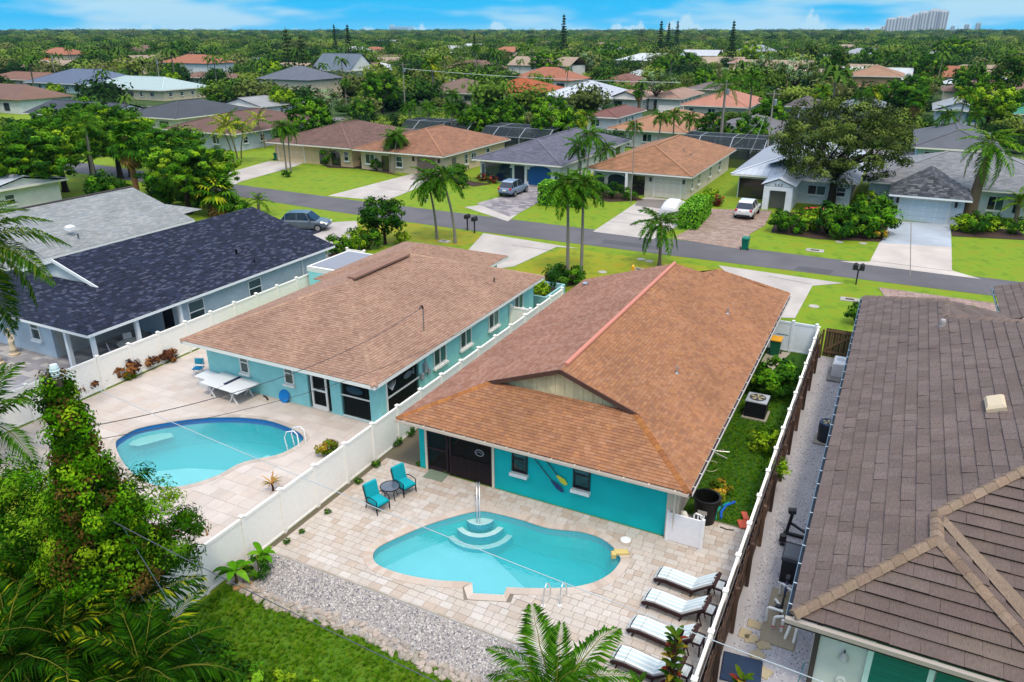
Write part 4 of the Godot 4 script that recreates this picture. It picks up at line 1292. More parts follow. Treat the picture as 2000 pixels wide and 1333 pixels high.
func house_turquoise() -> void:
	var o := thing("house", "bright turquoise house with orange-brown shingle roof and a cream gable over the kidney pool", "house")
	var sl := 0.37
	var hy := func(x: float) -> float: return 2.6 + sl * (x + 16.3 if x < -10.35 else -4.4 - x)
	var right := [Vector3(-4.4,2.6,-22),Vector3(-4.4,2.6,-45.4),Vector3(-5.8, hy.call(-5.8), -44.3),Vector3(-8.4, hy.call(-8.4), -43.4),Vector3(-8.4, hy.call(-8.4), -42.1),Vector3(-10.35, hy.call(-10.35), -41.1),Vector3(-10.35, hy.call(-10.35), -24.72),Vector3(-7.25, hy.call(-7.25), -24.72)]
	var left := [Vector3(-16.3,2.6,-42.5),Vector3(-16.3,2.6,-22),Vector3(-13.45, hy.call(-13.45), -24.72),Vector3(-10.35, hy.call(-10.35), -24.72),Vector3(-10.35, hy.call(-10.35), -41.1)]
	var skirt := [Vector3(-16.3,2.6,-22),Vector3(-4.4,2.6,-22),Vector3(-7.25,3.654,-24.85),Vector3(-13.45,3.654,-24.85)]
	var wing := [Vector3(-8.4,4.08,-42.1),Vector3(-8.4,4.08,-43.4),Vector3(-12.4,2.6,-43.9),Vector3(-12.4,2.6,-42.6)]
	var front := [Vector3(-4.4,2.6,-45.4),Vector3(-12.4,2.6,-45.4),Vector3(-8.4,4.08,-43.4)]
	var d := MB.new()
	for f in [right.slice(0, 5) + [right[7]],[right[4], right[5], right[6], right[7]], left, skirt, wing, front, [left[0], left[4],Vector3(-12.4,2.6,-42.6)]]:
		var q := []
		for p in f: q.append(p - Vector3.UP * 0.014)
		d.poly(q, S(120,80,60,0.5))
	var roof := put(o, "roof", d, "roof")
	var cols := [S(206,146,106,0.66),S(200,139,99,0.66),S(210,151,112,0.66),S(193,132,94,0.65),S(203,142,102,0.66),S(210,146,100,0.66),S(190,133,99,0.64)]
	var pink := [S(208,154,130,0.6),S(200,142,116,0.6),S(214,162,138,0.6),S(192,134,110,0.6)]
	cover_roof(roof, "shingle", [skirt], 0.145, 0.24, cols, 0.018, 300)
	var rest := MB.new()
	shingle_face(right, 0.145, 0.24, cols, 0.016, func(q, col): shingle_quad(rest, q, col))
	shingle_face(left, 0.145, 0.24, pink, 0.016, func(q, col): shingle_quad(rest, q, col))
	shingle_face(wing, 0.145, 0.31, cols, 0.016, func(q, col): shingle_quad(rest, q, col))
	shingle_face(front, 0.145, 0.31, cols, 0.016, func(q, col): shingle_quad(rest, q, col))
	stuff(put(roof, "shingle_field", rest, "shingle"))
	var ochre := [S(222,146,80,0.62),S(210,134,76,0.6),S(200,128,78,0.6)]
	ridge_caps(roof, [[Vector3(-4.42,2.62,-22.02),Vector3(-7.25,3.67,-24.8)],[Vector3(-16.28,2.62,-22.02),Vector3(-13.45,3.67,-24.8)]], 0.36, ochre)
	ridge_caps(roof, [[Vector3(-8.4,4.1,-42.1),Vector3(-8.4,4.1,-43.4)],[Vector3(-8.4,4.1,-43.4),Vector3(-4.42,2.62,-45.38)]], 0.3, cols)
	var b := MB.new()
	b.tube([Vector3(-10.35,4.82,-25.3),Vector3(-10.35,4.82,-41.1)],[0.1], 8, S(224,146,126,0.7))
	put(roof, "ridge_vent", b, "plain", Vector3.ZERO, "salmon pink ridge vent")
	vent_pipe(roof, Vector3(-6.9, hy.call(-6.9), -29.3), 0.3, 0.06, S(200,200,200))
	vent_pipe(roof, Vector3(-6.6, hy.call(-6.6), -38.0), 0.3, 0.06, S(200,200,200))
	b = MB.new()
	b.cbox(Vector3(0,.1,0),Vector3(.3,.22,.3), 0.06, S(206,206,210,0.7))
	put(roof, "vent_box", b, "metal", Vector3(-15.5, hy.call(-15.5), -40.6))
	for i in 30:
		var x := -13.25 + 0.2 * i
		var top := minf(hy.call(x), hy.call(x + 0.19)) - 0.06
		if top < 3.66: continue
		b = MB.new()
		b.span(Vector3(x, 3.5, -25.06 - 0.012 * (i % 2)),Vector3(x + 0.192, top, -25.0 - 0.01 * (i % 2)), vary(S(242,218,172,0.95), 0.04))
		put(o, "siding_plank", b, "wood")
	b = MB.new()
	b.beam(Vector3(-13.6,3.56,-24.72),Vector3(-10.35,4.76,-24.72), 0.05, 0.18, S(112,78,66,0.6))
	put(o, "rake_board", b, "wood")
	b = MB.new()
	b.beam(Vector3(-10.35,4.76,-24.72),Vector3(-7.1,3.56,-24.72), 0.05, 0.18, S(112,78,66,0.6))
	put(o, "rake_board", b, "wood")
	var teal := S(0,186,190,0.98)
	b = MB.new()
	wall_shape(b, Vector2(-15.8,-22.95),Vector2(-5.1,-22.95), 0.0, 2.5, 0.2, [[0.36, 3.46, 0.0, 2.1],[4.32, 4.98, 1.05, 2.25],[6.88, 7.58, 1.05, 2.25]], teal)
	wall_shape(b, Vector2(-5.2,-23.05),Vector2(-5.2,-41.5), 0.0, 2.5, 0.2, [],S(214,204,190,0.8))
	wall_shape(b, Vector2(-15.7,-41.5),Vector2(-15.7,-23.05), 0.0, 2.5, 0.2, [], teal)
	wall_shape(b, Vector2(-5.3,-41.6),Vector2(-15.8,-41.6), 0.0, 2.5, 0.2, [], teal)
	put(o, "wall", b, "wall")
	b = MB.new()
	wall_shape(b, Vector2(-5.1,-42),Vector2(-5.1,-44.6), 0.0, 2.5, 0.2, [], teal)
	wall_shape(b, Vector2(-5,-44.7),Vector2(-11.8,-44.7), 0.0, 2.5, 0.2, [], teal)
	put(o, "wall", b, "wall")
	eaves(o, -16.3, -42.5, -4.4, -22.0, 2.58, S(226,214,200,0.8), 0.16)
	gutter(o, Vector3(-16.3,2.6,-22),Vector3(-4.4,2.6,-22),Vector3(0,0,1),S(214,196,180,0.75),S(58,44,50,0.5),S(226,206,184,0.7))
	gutter(o, Vector3(-4.4,2.6,-22),Vector3(-4.4,2.6,-45.2),Vector3(1,0,0),S(226,214,206,0.75),S(70,50,60,0.5),S(226,214,200,0.7))
	b = MB.new()
	b.cbox(Vector3(-5.08,1.1,-22.8),Vector3(.42,2.2,.1), 0.02, S(222,210,190,0.85))
	put(o, "corner_trim", b, "wall")
	b = MB.new()
	b.tube([Vector3(-4.7,2.45,-21.95),Vector3(-4.98,2.2,-22.6),Vector3(-4.98,.1,-22.68)],[0.04], 6, S(222,214,200,0.8))
	put(o, "downspout", b, "plastic")
	b = MB.new()
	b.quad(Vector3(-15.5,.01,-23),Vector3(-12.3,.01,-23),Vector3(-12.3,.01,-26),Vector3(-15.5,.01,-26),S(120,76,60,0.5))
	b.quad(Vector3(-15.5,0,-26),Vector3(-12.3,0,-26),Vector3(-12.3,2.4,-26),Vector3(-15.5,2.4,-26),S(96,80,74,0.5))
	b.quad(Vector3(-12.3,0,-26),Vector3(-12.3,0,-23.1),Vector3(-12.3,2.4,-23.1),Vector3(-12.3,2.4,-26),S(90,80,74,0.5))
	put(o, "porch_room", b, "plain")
	var scr := put(o, "porch_screen", MB.new(),"plain")
	b = MB.new()
	b.quad(Vector3(-15.42,.05,-22.9),Vector3(-12.34,.05,-22.9),Vector3(-12.34,2.08,-22.9),Vector3(-15.42,2.08,-22.9),S(26,24,26))
	put(scr, "mesh_panel", b, "screen")
	b = MB.new()
	for x in [-15.38, -14.46]:
		b.span(Vector3(x - 0.04, 0.03, -22.88),Vector3(x + 0.04, 2.08, -22.83),S(44,32,34))
	b.span(Vector3(-15.34,1.02,-22.88),Vector3(-14.5,1.1,-22.84),S(44,32,34))
	b.span(Vector3(-15.34,.03,-22.88),Vector3(-14.5,.2,-22.84),S(44,32,34))
	put(scr, "screen_frame", b, "plain")
	for x in [-14.3, -12.4]:
		b = MB.new()
		b.span(Vector3(x - 0.04, 0.03, -22.88),Vector3(x + 0.04, 2.08, -22.83),S(44,32,34))
		put(scr, "screen_post", b, "plain")
	for i in 19:
		b = MB.new()
		b.span(Vector3(-14.24 + 0.096 * i, 0.04, -22.87),Vector3(-14.24 + 0.096 * i + 0.086, 1.0, -22.84), vary(S(42,30,34,0.8), 0.2))
		put(scr, "plank", b, "wood")
	b = MB.new()
	for x in [-15.45, -12.31]:
		b.span(Vector3(x - 0.05, 0.0, -22.84),Vector3(x + 0.05, 2.12, -22.79),S(226,214,196,0.85))
	put(scr, "door_casing", b, "white")
	b = MB.new()
	var ring := []
	for i in 17: ring.append(Vector3(-12.95 + cos(TAU * i / 16) * 0.19, 1.42 + sin(TAU * i / 16) * 0.14, -22.855))
	b.tube(ring, [0.018], 5, S(150,150,160), false)
	b.tube([Vector3(-13.12,1.4,-22.855),Vector3(-12.95,1.47,-22.855),Vector3(-12.78,1.36,-22.855)],[0.014], 4, S(150,150,160))
	put(scr, "round_emblem", b, "plastic")
	for x in [-11.15, -8.57]:
		window(o, Vector3(x, 1.05, -22.87),Vector3(0,0,1), 0.68, 1.2, S(38,36,40),S(30,34,40,0.7),"hung", false)
		b = MB.new()
		b.cbox(Vector3(x, 0.96, -22.76),Vector3(.76,.14,.2), 0.02, S(240,238,234,0.85))
		put(o, "sill", b, "white")
	for z in [-27.0, -33.0, -38.0]:
		window(o, Vector3(-5.1, 1.1, z),Vector3(1,0,0), 1.0, 1.0, S(220,220,216,0.8),S(30,36,40,0.7),"slide")

func house_aqua() -> void:
	var o := thing("house", "pale aqua house with pinkish-tan hip roof, white trim and dark screens beside the oval pool", "house")
	var main := roof_faces(-30.8, -42.0, -18.8, -24.0, 2.6, 0.367)
	var wing := roof_faces(-31.6, -45.2, -23.0, -35.0, 2.58, 0.33)
	var roof := put(o, "roof", deck(main + wing, S(120,92,80,0.5)),"roof")
	var cols := [S(208,166,142,0.67),S(202,159,135,0.67),S(212,170,146,0.67),S(194,150,128,0.66),S(205,161,136,0.67)]
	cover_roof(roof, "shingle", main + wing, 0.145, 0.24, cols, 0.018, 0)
	ridge_caps(roof, [[Vector3(-18.82,2.62,-24.02),Vector3(-24.8,4.81,-30)],[Vector3(-30.78,2.62,-24.02),Vector3(-24.8,4.81,-30)],[Vector3(-24.8,4.81,-30),Vector3(-24.8,4.81,-36)],[Vector3(-24.8,4.81,-36),Vector3(-18.82,2.62,-41.98)]], 0.34, [S(214,172,146,0.72),S(206,162,138,0.7)])
	var b := MB.new()
	b.box(Vector3(-24.8,4.9,-33),Vector3(.5,.1,5.2),S(196,150,128,0.6))
	put(roof, "ridge_vent", b, "shingle")
	b = MB.new()
	b.span(Vector3(-34.2,2.1,-41.8),Vector3(-30.3,2.42,-37.4),S(238,236,232,0.8))
	b.span(Vector3(-33.95,2.42,-41.55),Vector3(-30.5,2.46,-37.65),S(176,178,190,0.5))
	put(o, "flat_roof", b, "white")
	var aqua := S(150,220,222,0.98)
	b = MB.new()
	wall_shape(b, Vector2(-30.2,-25.1),Vector2(-19.3,-25.1), 0.0, 2.5, 0.2, [[2.36, 2.88, 1.05, 2.2],[5.25, 5.8, 1.05, 2.2],[6.62, 7.98, 0.02, 2.15],[8.6, 10.28, 0.05, 2.12]], aqua)
	wall_shape(b, Vector2(-19.4,-25.2),Vector2(-19.4,-41.4), 0.0, 2.5, 0.2, [[0.35, 3.05, 0.05, 2.2]], aqua)
	wall_shape(b, Vector2(-30.1,-41.4),Vector2(-30.1,-25.2), 0.0, 2.5, 0.2, [], aqua)
	wall_shape(b, Vector2(-19.5,-41.4),Vector2(-30,-41.4), 0.0, 2.5, 0.2, [], aqua)
	put(o, "wall", b, "wall")
	b = MB.new()
	wall_shape(b, Vector2(-23.7,-42),Vector2(-23.7,-44.4), 0, 2.5, 0.2, [], aqua)
	wall_shape(b, Vector2(-23.6,-44.5),Vector2(-31,-44.5), 0, 2.5, 0.2, [], aqua)
	put(o, "wall", b, "wall")
	b = MB.new()
	wall_shape(b, Vector2(-34.1,-37.5),Vector2(-30,-37.5), 0, 2.1, 0.2, [], aqua)
	wall_shape(b, Vector2(-34.1,-41.7),Vector2(-34.1,-37.6), 0, 2.1, 0.2, [],S(200,206,212,0.85))
	put(o, "wall", b, "wall")
	eaves(o, -30.8, -42.0, -18.8, -24.0, 2.6, S(238,236,230,0.85), 0.2)
	eaves(o, -31.6, -45.2, -23.0, -42.06, 2.58, S(238,236,230,0.85), 0.2)
	b = MB.new()
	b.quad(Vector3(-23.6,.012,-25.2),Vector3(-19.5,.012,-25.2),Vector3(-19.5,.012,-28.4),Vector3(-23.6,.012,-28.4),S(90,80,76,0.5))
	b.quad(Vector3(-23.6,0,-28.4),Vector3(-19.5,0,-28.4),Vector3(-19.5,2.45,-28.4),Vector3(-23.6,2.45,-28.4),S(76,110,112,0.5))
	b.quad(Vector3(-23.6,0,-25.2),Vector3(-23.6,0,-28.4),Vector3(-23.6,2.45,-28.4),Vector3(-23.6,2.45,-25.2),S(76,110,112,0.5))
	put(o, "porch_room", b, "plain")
	var wh := S(240,238,234,0.85)
	var s := put(o, "screen_door", MB.new(),"plain")
	b = MB.new()
	b.quad(Vector3(-23.55,.05,-25.1),Vector3(-22.25,.05,-25.1),Vector3(-22.25,2.12,-25.1),Vector3(-23.55,2.12,-25.1),S(22,24,28))
	put(s, "mesh_panel", b, "screen")
	b = MB.new()
	for x in [-23.34, -22.48]: b.span(Vector3(x - 0.05, 0.05, -25.06),Vector3(x + 0.05, 2.12, -25.0), wh)
	for y in [0.08, 1.05, 2.06]: b.span(Vector3(-23.29, y - 0.05, -25.06),Vector3(-22.53, y + 0.05 + (0.12 if y < 0.1 else 0.0), -25.01), wh)
	put(s, "door_frame", b, "white")
	s = put(o, "porch_screen", MB.new(),"plain")
	b = MB.new()
	b.quad(Vector3(-21.6,.05,-25.1),Vector3(-19.92,.05,-25.1),Vector3(-19.92,2.12,-25.1),Vector3(-21.6,2.12,-25.1),S(20,22,28))
	put(s, "mesh_panel", b, "screen")
	b = MB.new()
	b.span(Vector3(-21.6,1.12,-25.07),Vector3(-19.92,1.18,-25.02), wh)
	b.span(Vector3(-21.6,.04,-25.07),Vector3(-19.92,.09,-25.02), wh)
	put(s, "screen_rail", b, "white")
	s = put(o, "porch_screen", MB.new(),"plain")
	b = MB.new()
	b.quad(Vector3(-19.4,.05,-25.5),Vector3(-19.4,.05,-28.25),Vector3(-19.4,2.2,-28.25),Vector3(-19.4,2.2,-25.5),S(20,22,28))
	put(s, "mesh_panel", b, "screen")
	b = MB.new()
	b.span(Vector3(-19.36,1.16,-28.2),Vector3(-19.3,1.22,-25.52), wh)
	b.span(Vector3(-19.36,.04,-25.55),Vector3(-19.28,2.2,-25.43), wh)
	b.span(Vector3(-19.36,2.14,-28.2),Vector3(-19.3,2.2,-25.56), wh)
	put(s, "screen_rail", b, "white")
	for k in 3:  # coral and fish ornaments on the screens
		b = MB.new()
		var at := [Vector3(-19.27,1.75,-25.9),Vector3(-19.27,1.75,-27.2),Vector3(-20.8,1.5,-25.04)]
		if k == 0:
			for i in 6: b.tube([at[0] - Vector3.UP * 0.25, at[0] + Vector3(0, -0.02, 0.12 * (i - 2.5) * 0.8), at[0] + Vector3(0, 0.22 - 0.03 * absf(i - 2.5), 0.12 * (i - 2.5))],[0.02, 0.016, 0.008], 4, S(210,210,214))
		elif k == 1:
			b.blob(at[1],Vector3(.03,.17,.36), 10, 6, S(96,104,112))
			b.tri(at[1] + Vector3(0,0,-.3), at[1] + Vector3(0,-.2,-.55), at[1] + Vector3(0,.2,-.55),S(96,104,112))
		else:
			b.blob(at[2],Vector3(.5,.2,.03), 12, 6, S(30,66,84))
		put(o, "ornament", b, "plain")
	var gl := S(20,70,66,0.7)
	window(o, Vector3(-27.58,1.05,-25),Vector3(0,0,1), 0.58, 1.15, wh, gl)
	window(o, Vector3(-24.68,1.05,-25),Vector3(0,0,1), 0.58, 1.15, wh, gl)
	for z in [-30.1, -32.75, -35.95, -39.2]:
		window(o, Vector3(-19.3, 1.15, z),Vector3(1,0,0), 1.2, 1.05, wh, gl, "slide")
	b = MB.new()
	b.cbox(Vector3(-25.8,1.9,-24.98),Vector3(.6,.16,.04), 0.01, S(222,232,232,0.8))
	put(o, "wall_plaque", b, "white")
	for m in [[-28.65, 1.55, 0.24, 0.5],[-28.95, 1.25, 0.2, 0.3],[-28.35, 1.2, 0.2, 0.34]]:
		b = MB.new()
		b.cbox(Vector3(-19.22, m[1], m[0]),Vector3(0.14, m[3], m[2]), 0.02, S(150,160,166,0.8))
		put(o, "meter_box", b, "plastic")
	b = MB.new()
	b.tube([Vector3(-19.2,1.2,-28.65),Vector3(-19.2,2.4,-28.65)],[0.03], 6, S(170,176,180))
	put(o, "conduit", b, "metal")
	b = MB.new()
	b.tube([Vector3(-19.9,2.9,-29.7),Vector3(-19.9,4.2,-29.7)],[0.035], 6, S(176,170,168))
	b.tube([Vector3(-19.9,4.2,-29.7),Vector3(-19.9,4.38,-29.62),Vector3(-19.9,4.4,-29.48),Vector3(-19.9,4.26,-29.4)],[0.05, 0.055, 0.05, 0.04], 6, S(90,80,80))
	put(o, "service_mast", b, "metal")
	vent_pipe(roof, Vector3(-20.3,3.13,-38), 0.28, 0.05, S(120,110,105))
	var c := thing("planter_wall", "low aqua planter wall with green shrubs inside at the front corner of the aqua house", "planter", Vector3(-18.9,0,-42.6))
	b = MB.new()
	for w in [[Vector3(-1.2,.5,0),Vector3(2.4,1,.14)],[Vector3(-1.2,.5,-3),Vector3(2.4,1,.14)],[Vector3(-.07,.5,-1.5),Vector3(.14,1,2.86)],[Vector3(-2.33,.5,-1.5),Vector3(.14,1,2.86)]]:
		b.box(w[0], w[1],S(150,196,200,0.9))
	put(c, "planter_side", b, "wall")
	b = MB.new()
	b.box(Vector3(-1.2,.7,-1.5),Vector3(2.1,.04,2.7),S(70,52,40,0.5))
	put(c, "soil", b, "bark")

func house_dark() -> void:
	var o := thing("house", "light blue-grey house with dark navy shingle roof, white gable and a corner porch on posts", "house")
	var sl := 0.32
	var hy := func(x: float) -> float: return 2.6 + sl * (x + 49.5 if x < -42.5 else -35.5 - x)
	var right := [Vector3(-35.5,2.6,-22.3),Vector3(-35.5,2.6,-42),Vector3(-42.5, hy.call(-42.5), -41.4),Vector3(-42.5, hy.call(-42.5), -25.7),Vector3(-39.0, hy.call(-39.0), -25.7)]
	var left := [Vector3(-49.5,2.6,-42),Vector3(-49.5,2.6,-22.3),Vector3(-46.0, hy.call(-46.0), -25.7),Vector3(-42.5, hy.call(-42.5), -25.7),Vector3(-42.5, hy.call(-42.5), -41.4)]
	var skirt := [Vector3(-49.5,2.6,-22.3),Vector3(-35.5,2.6,-22.3),Vector3(-39.0, hy.call(-39.0), -25.8),Vector3(-46.0, hy.call(-46.0), -25.8)]
	var wing := roof_faces(-46.5, -44.6, -39.0, -38.5, 2.6, 0.32)
	var front := [Vector3(-35.5,2.6,-42),Vector3(-49.5,2.6,-42),Vector3(-42.5, hy.call(-42.5), -41.4)]
	var roof := put(o, "roof", deck([[right[4], right[0], right[1]],[right[4], right[1], right[2]],[right[4], right[2], right[3]], left, skirt, front] + wing, S(40,42,56,0.5)),"roof")
	var cols := [S(44,52,82,0.6),S(34,40,66,0.6),S(58,66,98,0.6),S(50,58,88,0.6),S(40,46,72,0.6),S(92,98,124,0.6)]
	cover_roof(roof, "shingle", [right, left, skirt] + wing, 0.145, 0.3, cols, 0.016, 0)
	vent_pipe(roof, Vector3(-37.9, hy.call(-37.9), -35.0), 0.35, 0.07, S(30,30,34))
	vent_pipe(roof, Vector3(-36.6, hy.call(-36.6), -35.2), 0.2, 0.05, S(30,30,34))
	var b := MB.new()
	b.tri(Vector3(-45.6,3.6,-25.9),Vector3(-39.4,3.6,-25.9),Vector3(-42.5,4.7,-25.9),S(226,232,236,0.85))
	put(o, "gable_wall", b, "wall")
	b = MB.new()
	b.beam(Vector3(-46.1,3.62,-25.66),Vector3(-42.5,4.76,-25.66), 0.05, 0.2, S(236,238,240,0.85))
	put(o, "rake_board", b, "white")
	b = MB.new()
	b.beam(Vector3(-42.5,4.76,-25.66),Vector3(-38.9,3.62,-25.66), 0.05, 0.2, S(236,238,240,0.85))
	put(o, "rake_board", b, "white")
	var wc := S(196,212,226,0.9)
	b = MB.new()
	wall_shape(b, Vector2(-49,-23.4),Vector2(-40.2,-23.4), 0, 2.45, 0.2, [], wc)
	wall_shape(b, Vector2(-40.3,-23.5),Vector2(-40.3,-28.4), 0, 2.45, 0.2, [],S(206,208,204,0.9))
	wall_shape(b, Vector2(-40.2,-28.5),Vector2(-36.2,-28.5), 0, 2.45, 0.2, [[2.6, 3.6, 0.05, 2.1]],S(190,206,222,0.9))
	wall_shape(b, Vector2(-36.2,-28.6),Vector2(-36.2,-41.6), 0, 2.45, 0.2, [], wc)
	wall_shape(b, Vector2(-36.3,-41.7),Vector2(-48.9,-41.7), 0, 2.45, 0.2, [], wc)
	wall_shape(b, Vector2(-48.9,-41.6),Vector2(-48.9,-23.5), 0, 2.45, 0.2, [], wc)
	put(o, "wall", b, "wall")
	b = MB.new()
	b.box(Vector3(-37.1,1.05,-28.5),Vector3(.98,2.08,.08),S(24,26,34))
	put(o, "door", b, "glass")
	eaves(o, -49.5, -42.0, -35.5, -22.3, 2.6, S(238,240,242,0.88), 0.17)
	for p in [Vector3(-35.85,0,-22.75),Vector3(-35.85,0,-25.4),Vector3(-35.85,0,-28.3),Vector3(-38,0,-22.75)]:
		b = MB.new()
		b.span(Vector3(-.1,0,-.1),Vector3(.1,2.42,.1),S(236,240,244,0.88))
		b.span(Vector3(-.14,0,-.14),Vector3(.14,.12,.14),S(236,240,244,0.88))
		put(o, "porch_post", b, "white", p)
	var wh := S(240,242,244,0.88)
	window(o, Vector3(-41.6,.9,-23.3),Vector3(0,0,1), 0.8, 1.35, wh, S(60,80,84,0.7))
	window(o, Vector3(-43.4,1.2,-23.3),Vector3(0,0,1), 0.3, 0.9, S(120,130,140),S(50,60,70,0.7),"fixed", false)
	window(o, Vector3(-36.1,.95,-34.45),Vector3(1,0,0), 1.15, 1.15, wh, S(44,66,74,0.7))
	window(o, Vector3(-36.1,.8,-29.65),Vector3(1,0,0), 1.2, 1.35, wh, S(44,66,74,0.7))
	b = MB.new()
	b.tube([Vector3(-36.05,2.4,-39),Vector3(-36.05,.1,-39)],[0.05], 6, wh)
	put(o, "downspout", b, "plastic")

func house_grey() -> void:
	var o := thing("house", "low house with a wide pale grey shingle roof behind the dark-roofed house", "house")
	var main := roof_faces(-65.0, -43.2, -51.0, -20.0, 2.6, 0.3, "gg")
	var wing := roof_faces(-60.0, -46.4, -53.6, -41.0, 2.58, 0.3)
	var roof := put(o, "roof", deck(main + wing, S(130,134,136,0.5)),"roof")
	cover_roof(roof, "shingle", main + wing, 0.15, 0.4, [S(196,200,202,0.62),S(182,188,192,0.62),S(208,210,210,0.62),S(188,194,190,0.62)], 0.012, 0)
	eaves(o, -65.0, -43.2, -51.0, -20.0, 2.6, S(238,238,236,0.88), 0.18)
	var b := MB.new()
	wall_shape(b, Vector2(-51.7,-20.9),Vector2(-51.7,-42.4), 0, 2.45, 0.2, [],S(214,220,226,0.9))
	wall_shape(b, Vector2(-64.3,-20.9),Vector2(-51.8,-20.9), 0, 2.45, 0.2, [],S(214,220,226,0.9))
	wall_shape(b, Vector2(-51.8,-42.5),Vector2(-64.3,-42.5), 0, 2.45, 0.2, [],S(214,220,226,0.9))
	put(o, "wall", b, "wall")
	b = MB.new()
	b.cbox(Vector3(0,.16,0),Vector3(.5,.36,.5), 0.12, S(236,236,236,0.85))
	put(roof, "vent_box", b, "white", Vector3(-52.99,3.6,-33.85))
	vent_pipe(roof, Vector3(-50.91,3.4,-32.97), 0.35, 0.05, S(120,120,124))
	b = MB.new()
	b.beam(Vector3(-58,4.72,-20),Vector3(-58,4.72,-43.2), 0.3, 0.06, S(96,84,84,0.6))
	put(roof, "ridge_strip", b, "shingle")

func house_tiled() -> void:
	var o := thing("house", "large house with brown-grey flat tile roof, barrel ridge tiles and green shutters across the fence", "house")
	var s := 0.41
	var y := func(x: float) -> float: return 2.8 + s * (x + 0.5)
	var left := [Vector3(-.5,2.8,-46.1),Vector3(-.5,2.8,-17.3),Vector3(2.7,4.112,-20.5),Vector3(2.7,4.112,-21.8),Vector3(8.0, y.call(8.0), -27.1),Vector3(8.0, y.call(8.0), -35.0),Vector3(3.4, y.call(3.4), -39.6),Vector3(3.4, y.call(3.4), -42.2)]
	var rear := [Vector3(-.5,2.8,-17.3),Vector3(5.9,2.8,-17.3),Vector3(2.7,4.112,-20.5)]
	var inner := [Vector3(5.9,2.8,-17.3),Vector3(5.9,2.8,-18.6),Vector3(2.7,4.112,-21.8),Vector3(2.7,4.112,-20.5)]
	var main := [Vector3(5.9,2.8,-18.6),Vector3(14,2.8,-18.6),Vector3(14.0, y.call(8.0), -27.1),Vector3(8.0, y.call(8.0), -27.1),Vector3(2.7,4.112,-21.8)]
	var front := [Vector3(8.0, y.call(8.0), -35.0),Vector3(14.0, y.call(8.0), -35.0),Vector3(14,2.8,-43.5),Vector3(7.3,2.8,-43.5),Vector3(3.4, y.call(3.4), -39.6)]
	var fr := [Vector3(3.4, y.call(3.4), -42.2),Vector3(3.4, y.call(3.4), -39.6),Vector3(7.3,2.8,-43.5),Vector3(7.3,2.8,-46.1)]
	var hipf := [Vector3(7.3,2.8,-46.1),Vector3(-.5,2.8,-46.1),Vector3(3.4, y.call(3.4), -42.2)]
	var top := [Vector3(8.0, y.call(8.0), -27.1),Vector3(14.0, y.call(8.0), -27.1),Vector3(14.0, y.call(8.0), -35.0),Vector3(8.0, y.call(8.0), -35.0)]
	var d := MB.new()
	for f in [[left[0], left[1], left[2], left[7]],[left[2], left[3], left[6], left[7]],[left[3], left[4], left[5], left[6]], rear, inner, [main[0], main[1], main[2], main[4]],[main[2], main[3], main[4]],[front[0], front[4], front[3], front[2]],[front[0], front[2], front[1]], fr, hipf, top]:
		var q := []
		for p in f: q.append(p - Vector3.UP * 0.03)
		if (q[1] - q[0]).cross(q[2] - q[0]).y < 0: q.reverse()
		d.poly(q, S(60,48,46,0.4))
	var roof := put(o, "roof", d, "roof")
	var cols := [S(150,130,124,0.58),S(146,126,118,0.58),S(154,134,128,0.58),S(142,122,116,0.58)]
	var dark := [S(142,122,114,0.6),S(136,116,108,0.6),S(146,126,116,0.6)]
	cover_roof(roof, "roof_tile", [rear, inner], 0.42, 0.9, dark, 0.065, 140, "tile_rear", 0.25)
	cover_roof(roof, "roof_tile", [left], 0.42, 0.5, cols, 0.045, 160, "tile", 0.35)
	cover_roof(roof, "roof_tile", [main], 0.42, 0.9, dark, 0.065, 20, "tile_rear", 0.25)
	var rest := MB.new()
	for f in [fr, hipf]:
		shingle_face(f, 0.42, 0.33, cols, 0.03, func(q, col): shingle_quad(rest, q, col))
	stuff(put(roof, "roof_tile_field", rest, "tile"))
	var beige := [S(184,156,132,0.6),S(174,146,124,0.6),S(190,162,138,0.6)]
	ridge_caps(roof, [[Vector3(-.45,2.86,-17.25),Vector3(2.7,4.16,-20.5)],[Vector3(5.85,2.86,-17.25),Vector3(2.7,4.16,-20.5)],[Vector3(2.7,4.16,-20.5),Vector3(2.7,4.16,-21.8)],[Vector3(2.7,4.16,-21.8),Vector3(8.0, y.call(8.0) + 0.05, -27.1)]], 0.36, beige, "tile", 0.42, true, 0.1)
	ridge_caps(roof, [[Vector3(8.0, y.call(8.0) + 0.03, -35.0),Vector3(3.4, y.call(3.4) + 0.03, -39.6)],[Vector3(3.4, y.call(3.4) + 0.03, -39.6),Vector3(3.4, y.call(3.4) + 0.03, -42.2)],[Vector3(3.4, y.call(3.4) + 0.03, -42.2),Vector3(-.45,2.84,-46.05)]], 0.5, [S(176,150,136,0.6)],"tile", 0.42, true, 0.06)
	var b := MB.new()
	b.quad(Vector3(5.9,2.8,-17.7),Vector3(5.9,2.8,-18.6),Vector3(2.7,4.112,-21.8),Vector3(2.7,4.112,-21.5),S(178,154,132,0.6))
	b.quad(Vector3(5.9,2.8,-18.6),Vector3(6.1,2.8,-18.6),Vector3(2.85,4.112,-21.8),Vector3(2.7,4.112,-21.8),S(178,154,132,0.6))
	put(roof, "valley_flashing", b, "tile", Vector3(0,.085,0),"beige mortared valley")
	b = MB.new()
	b.cbox(Vector3(0,.12,0),Vector3(.62,.24,1.05), 0.09, S(226,206,176,0.7), Basis(Vector3(0,0,1), atan(s)))
	put(roof, "vent_hood", b, "plain", Vector3(4.45, y.call(4.45) + 0.02, -28.7))
	b = MB.new()
	b.lathe([Vector2(.16,-.05),Vector2(.13,.1),Vector2(.13,.32),Vector2(.1,.4),Vector2(0,.42)], 10, S(190,184,180,0.7))
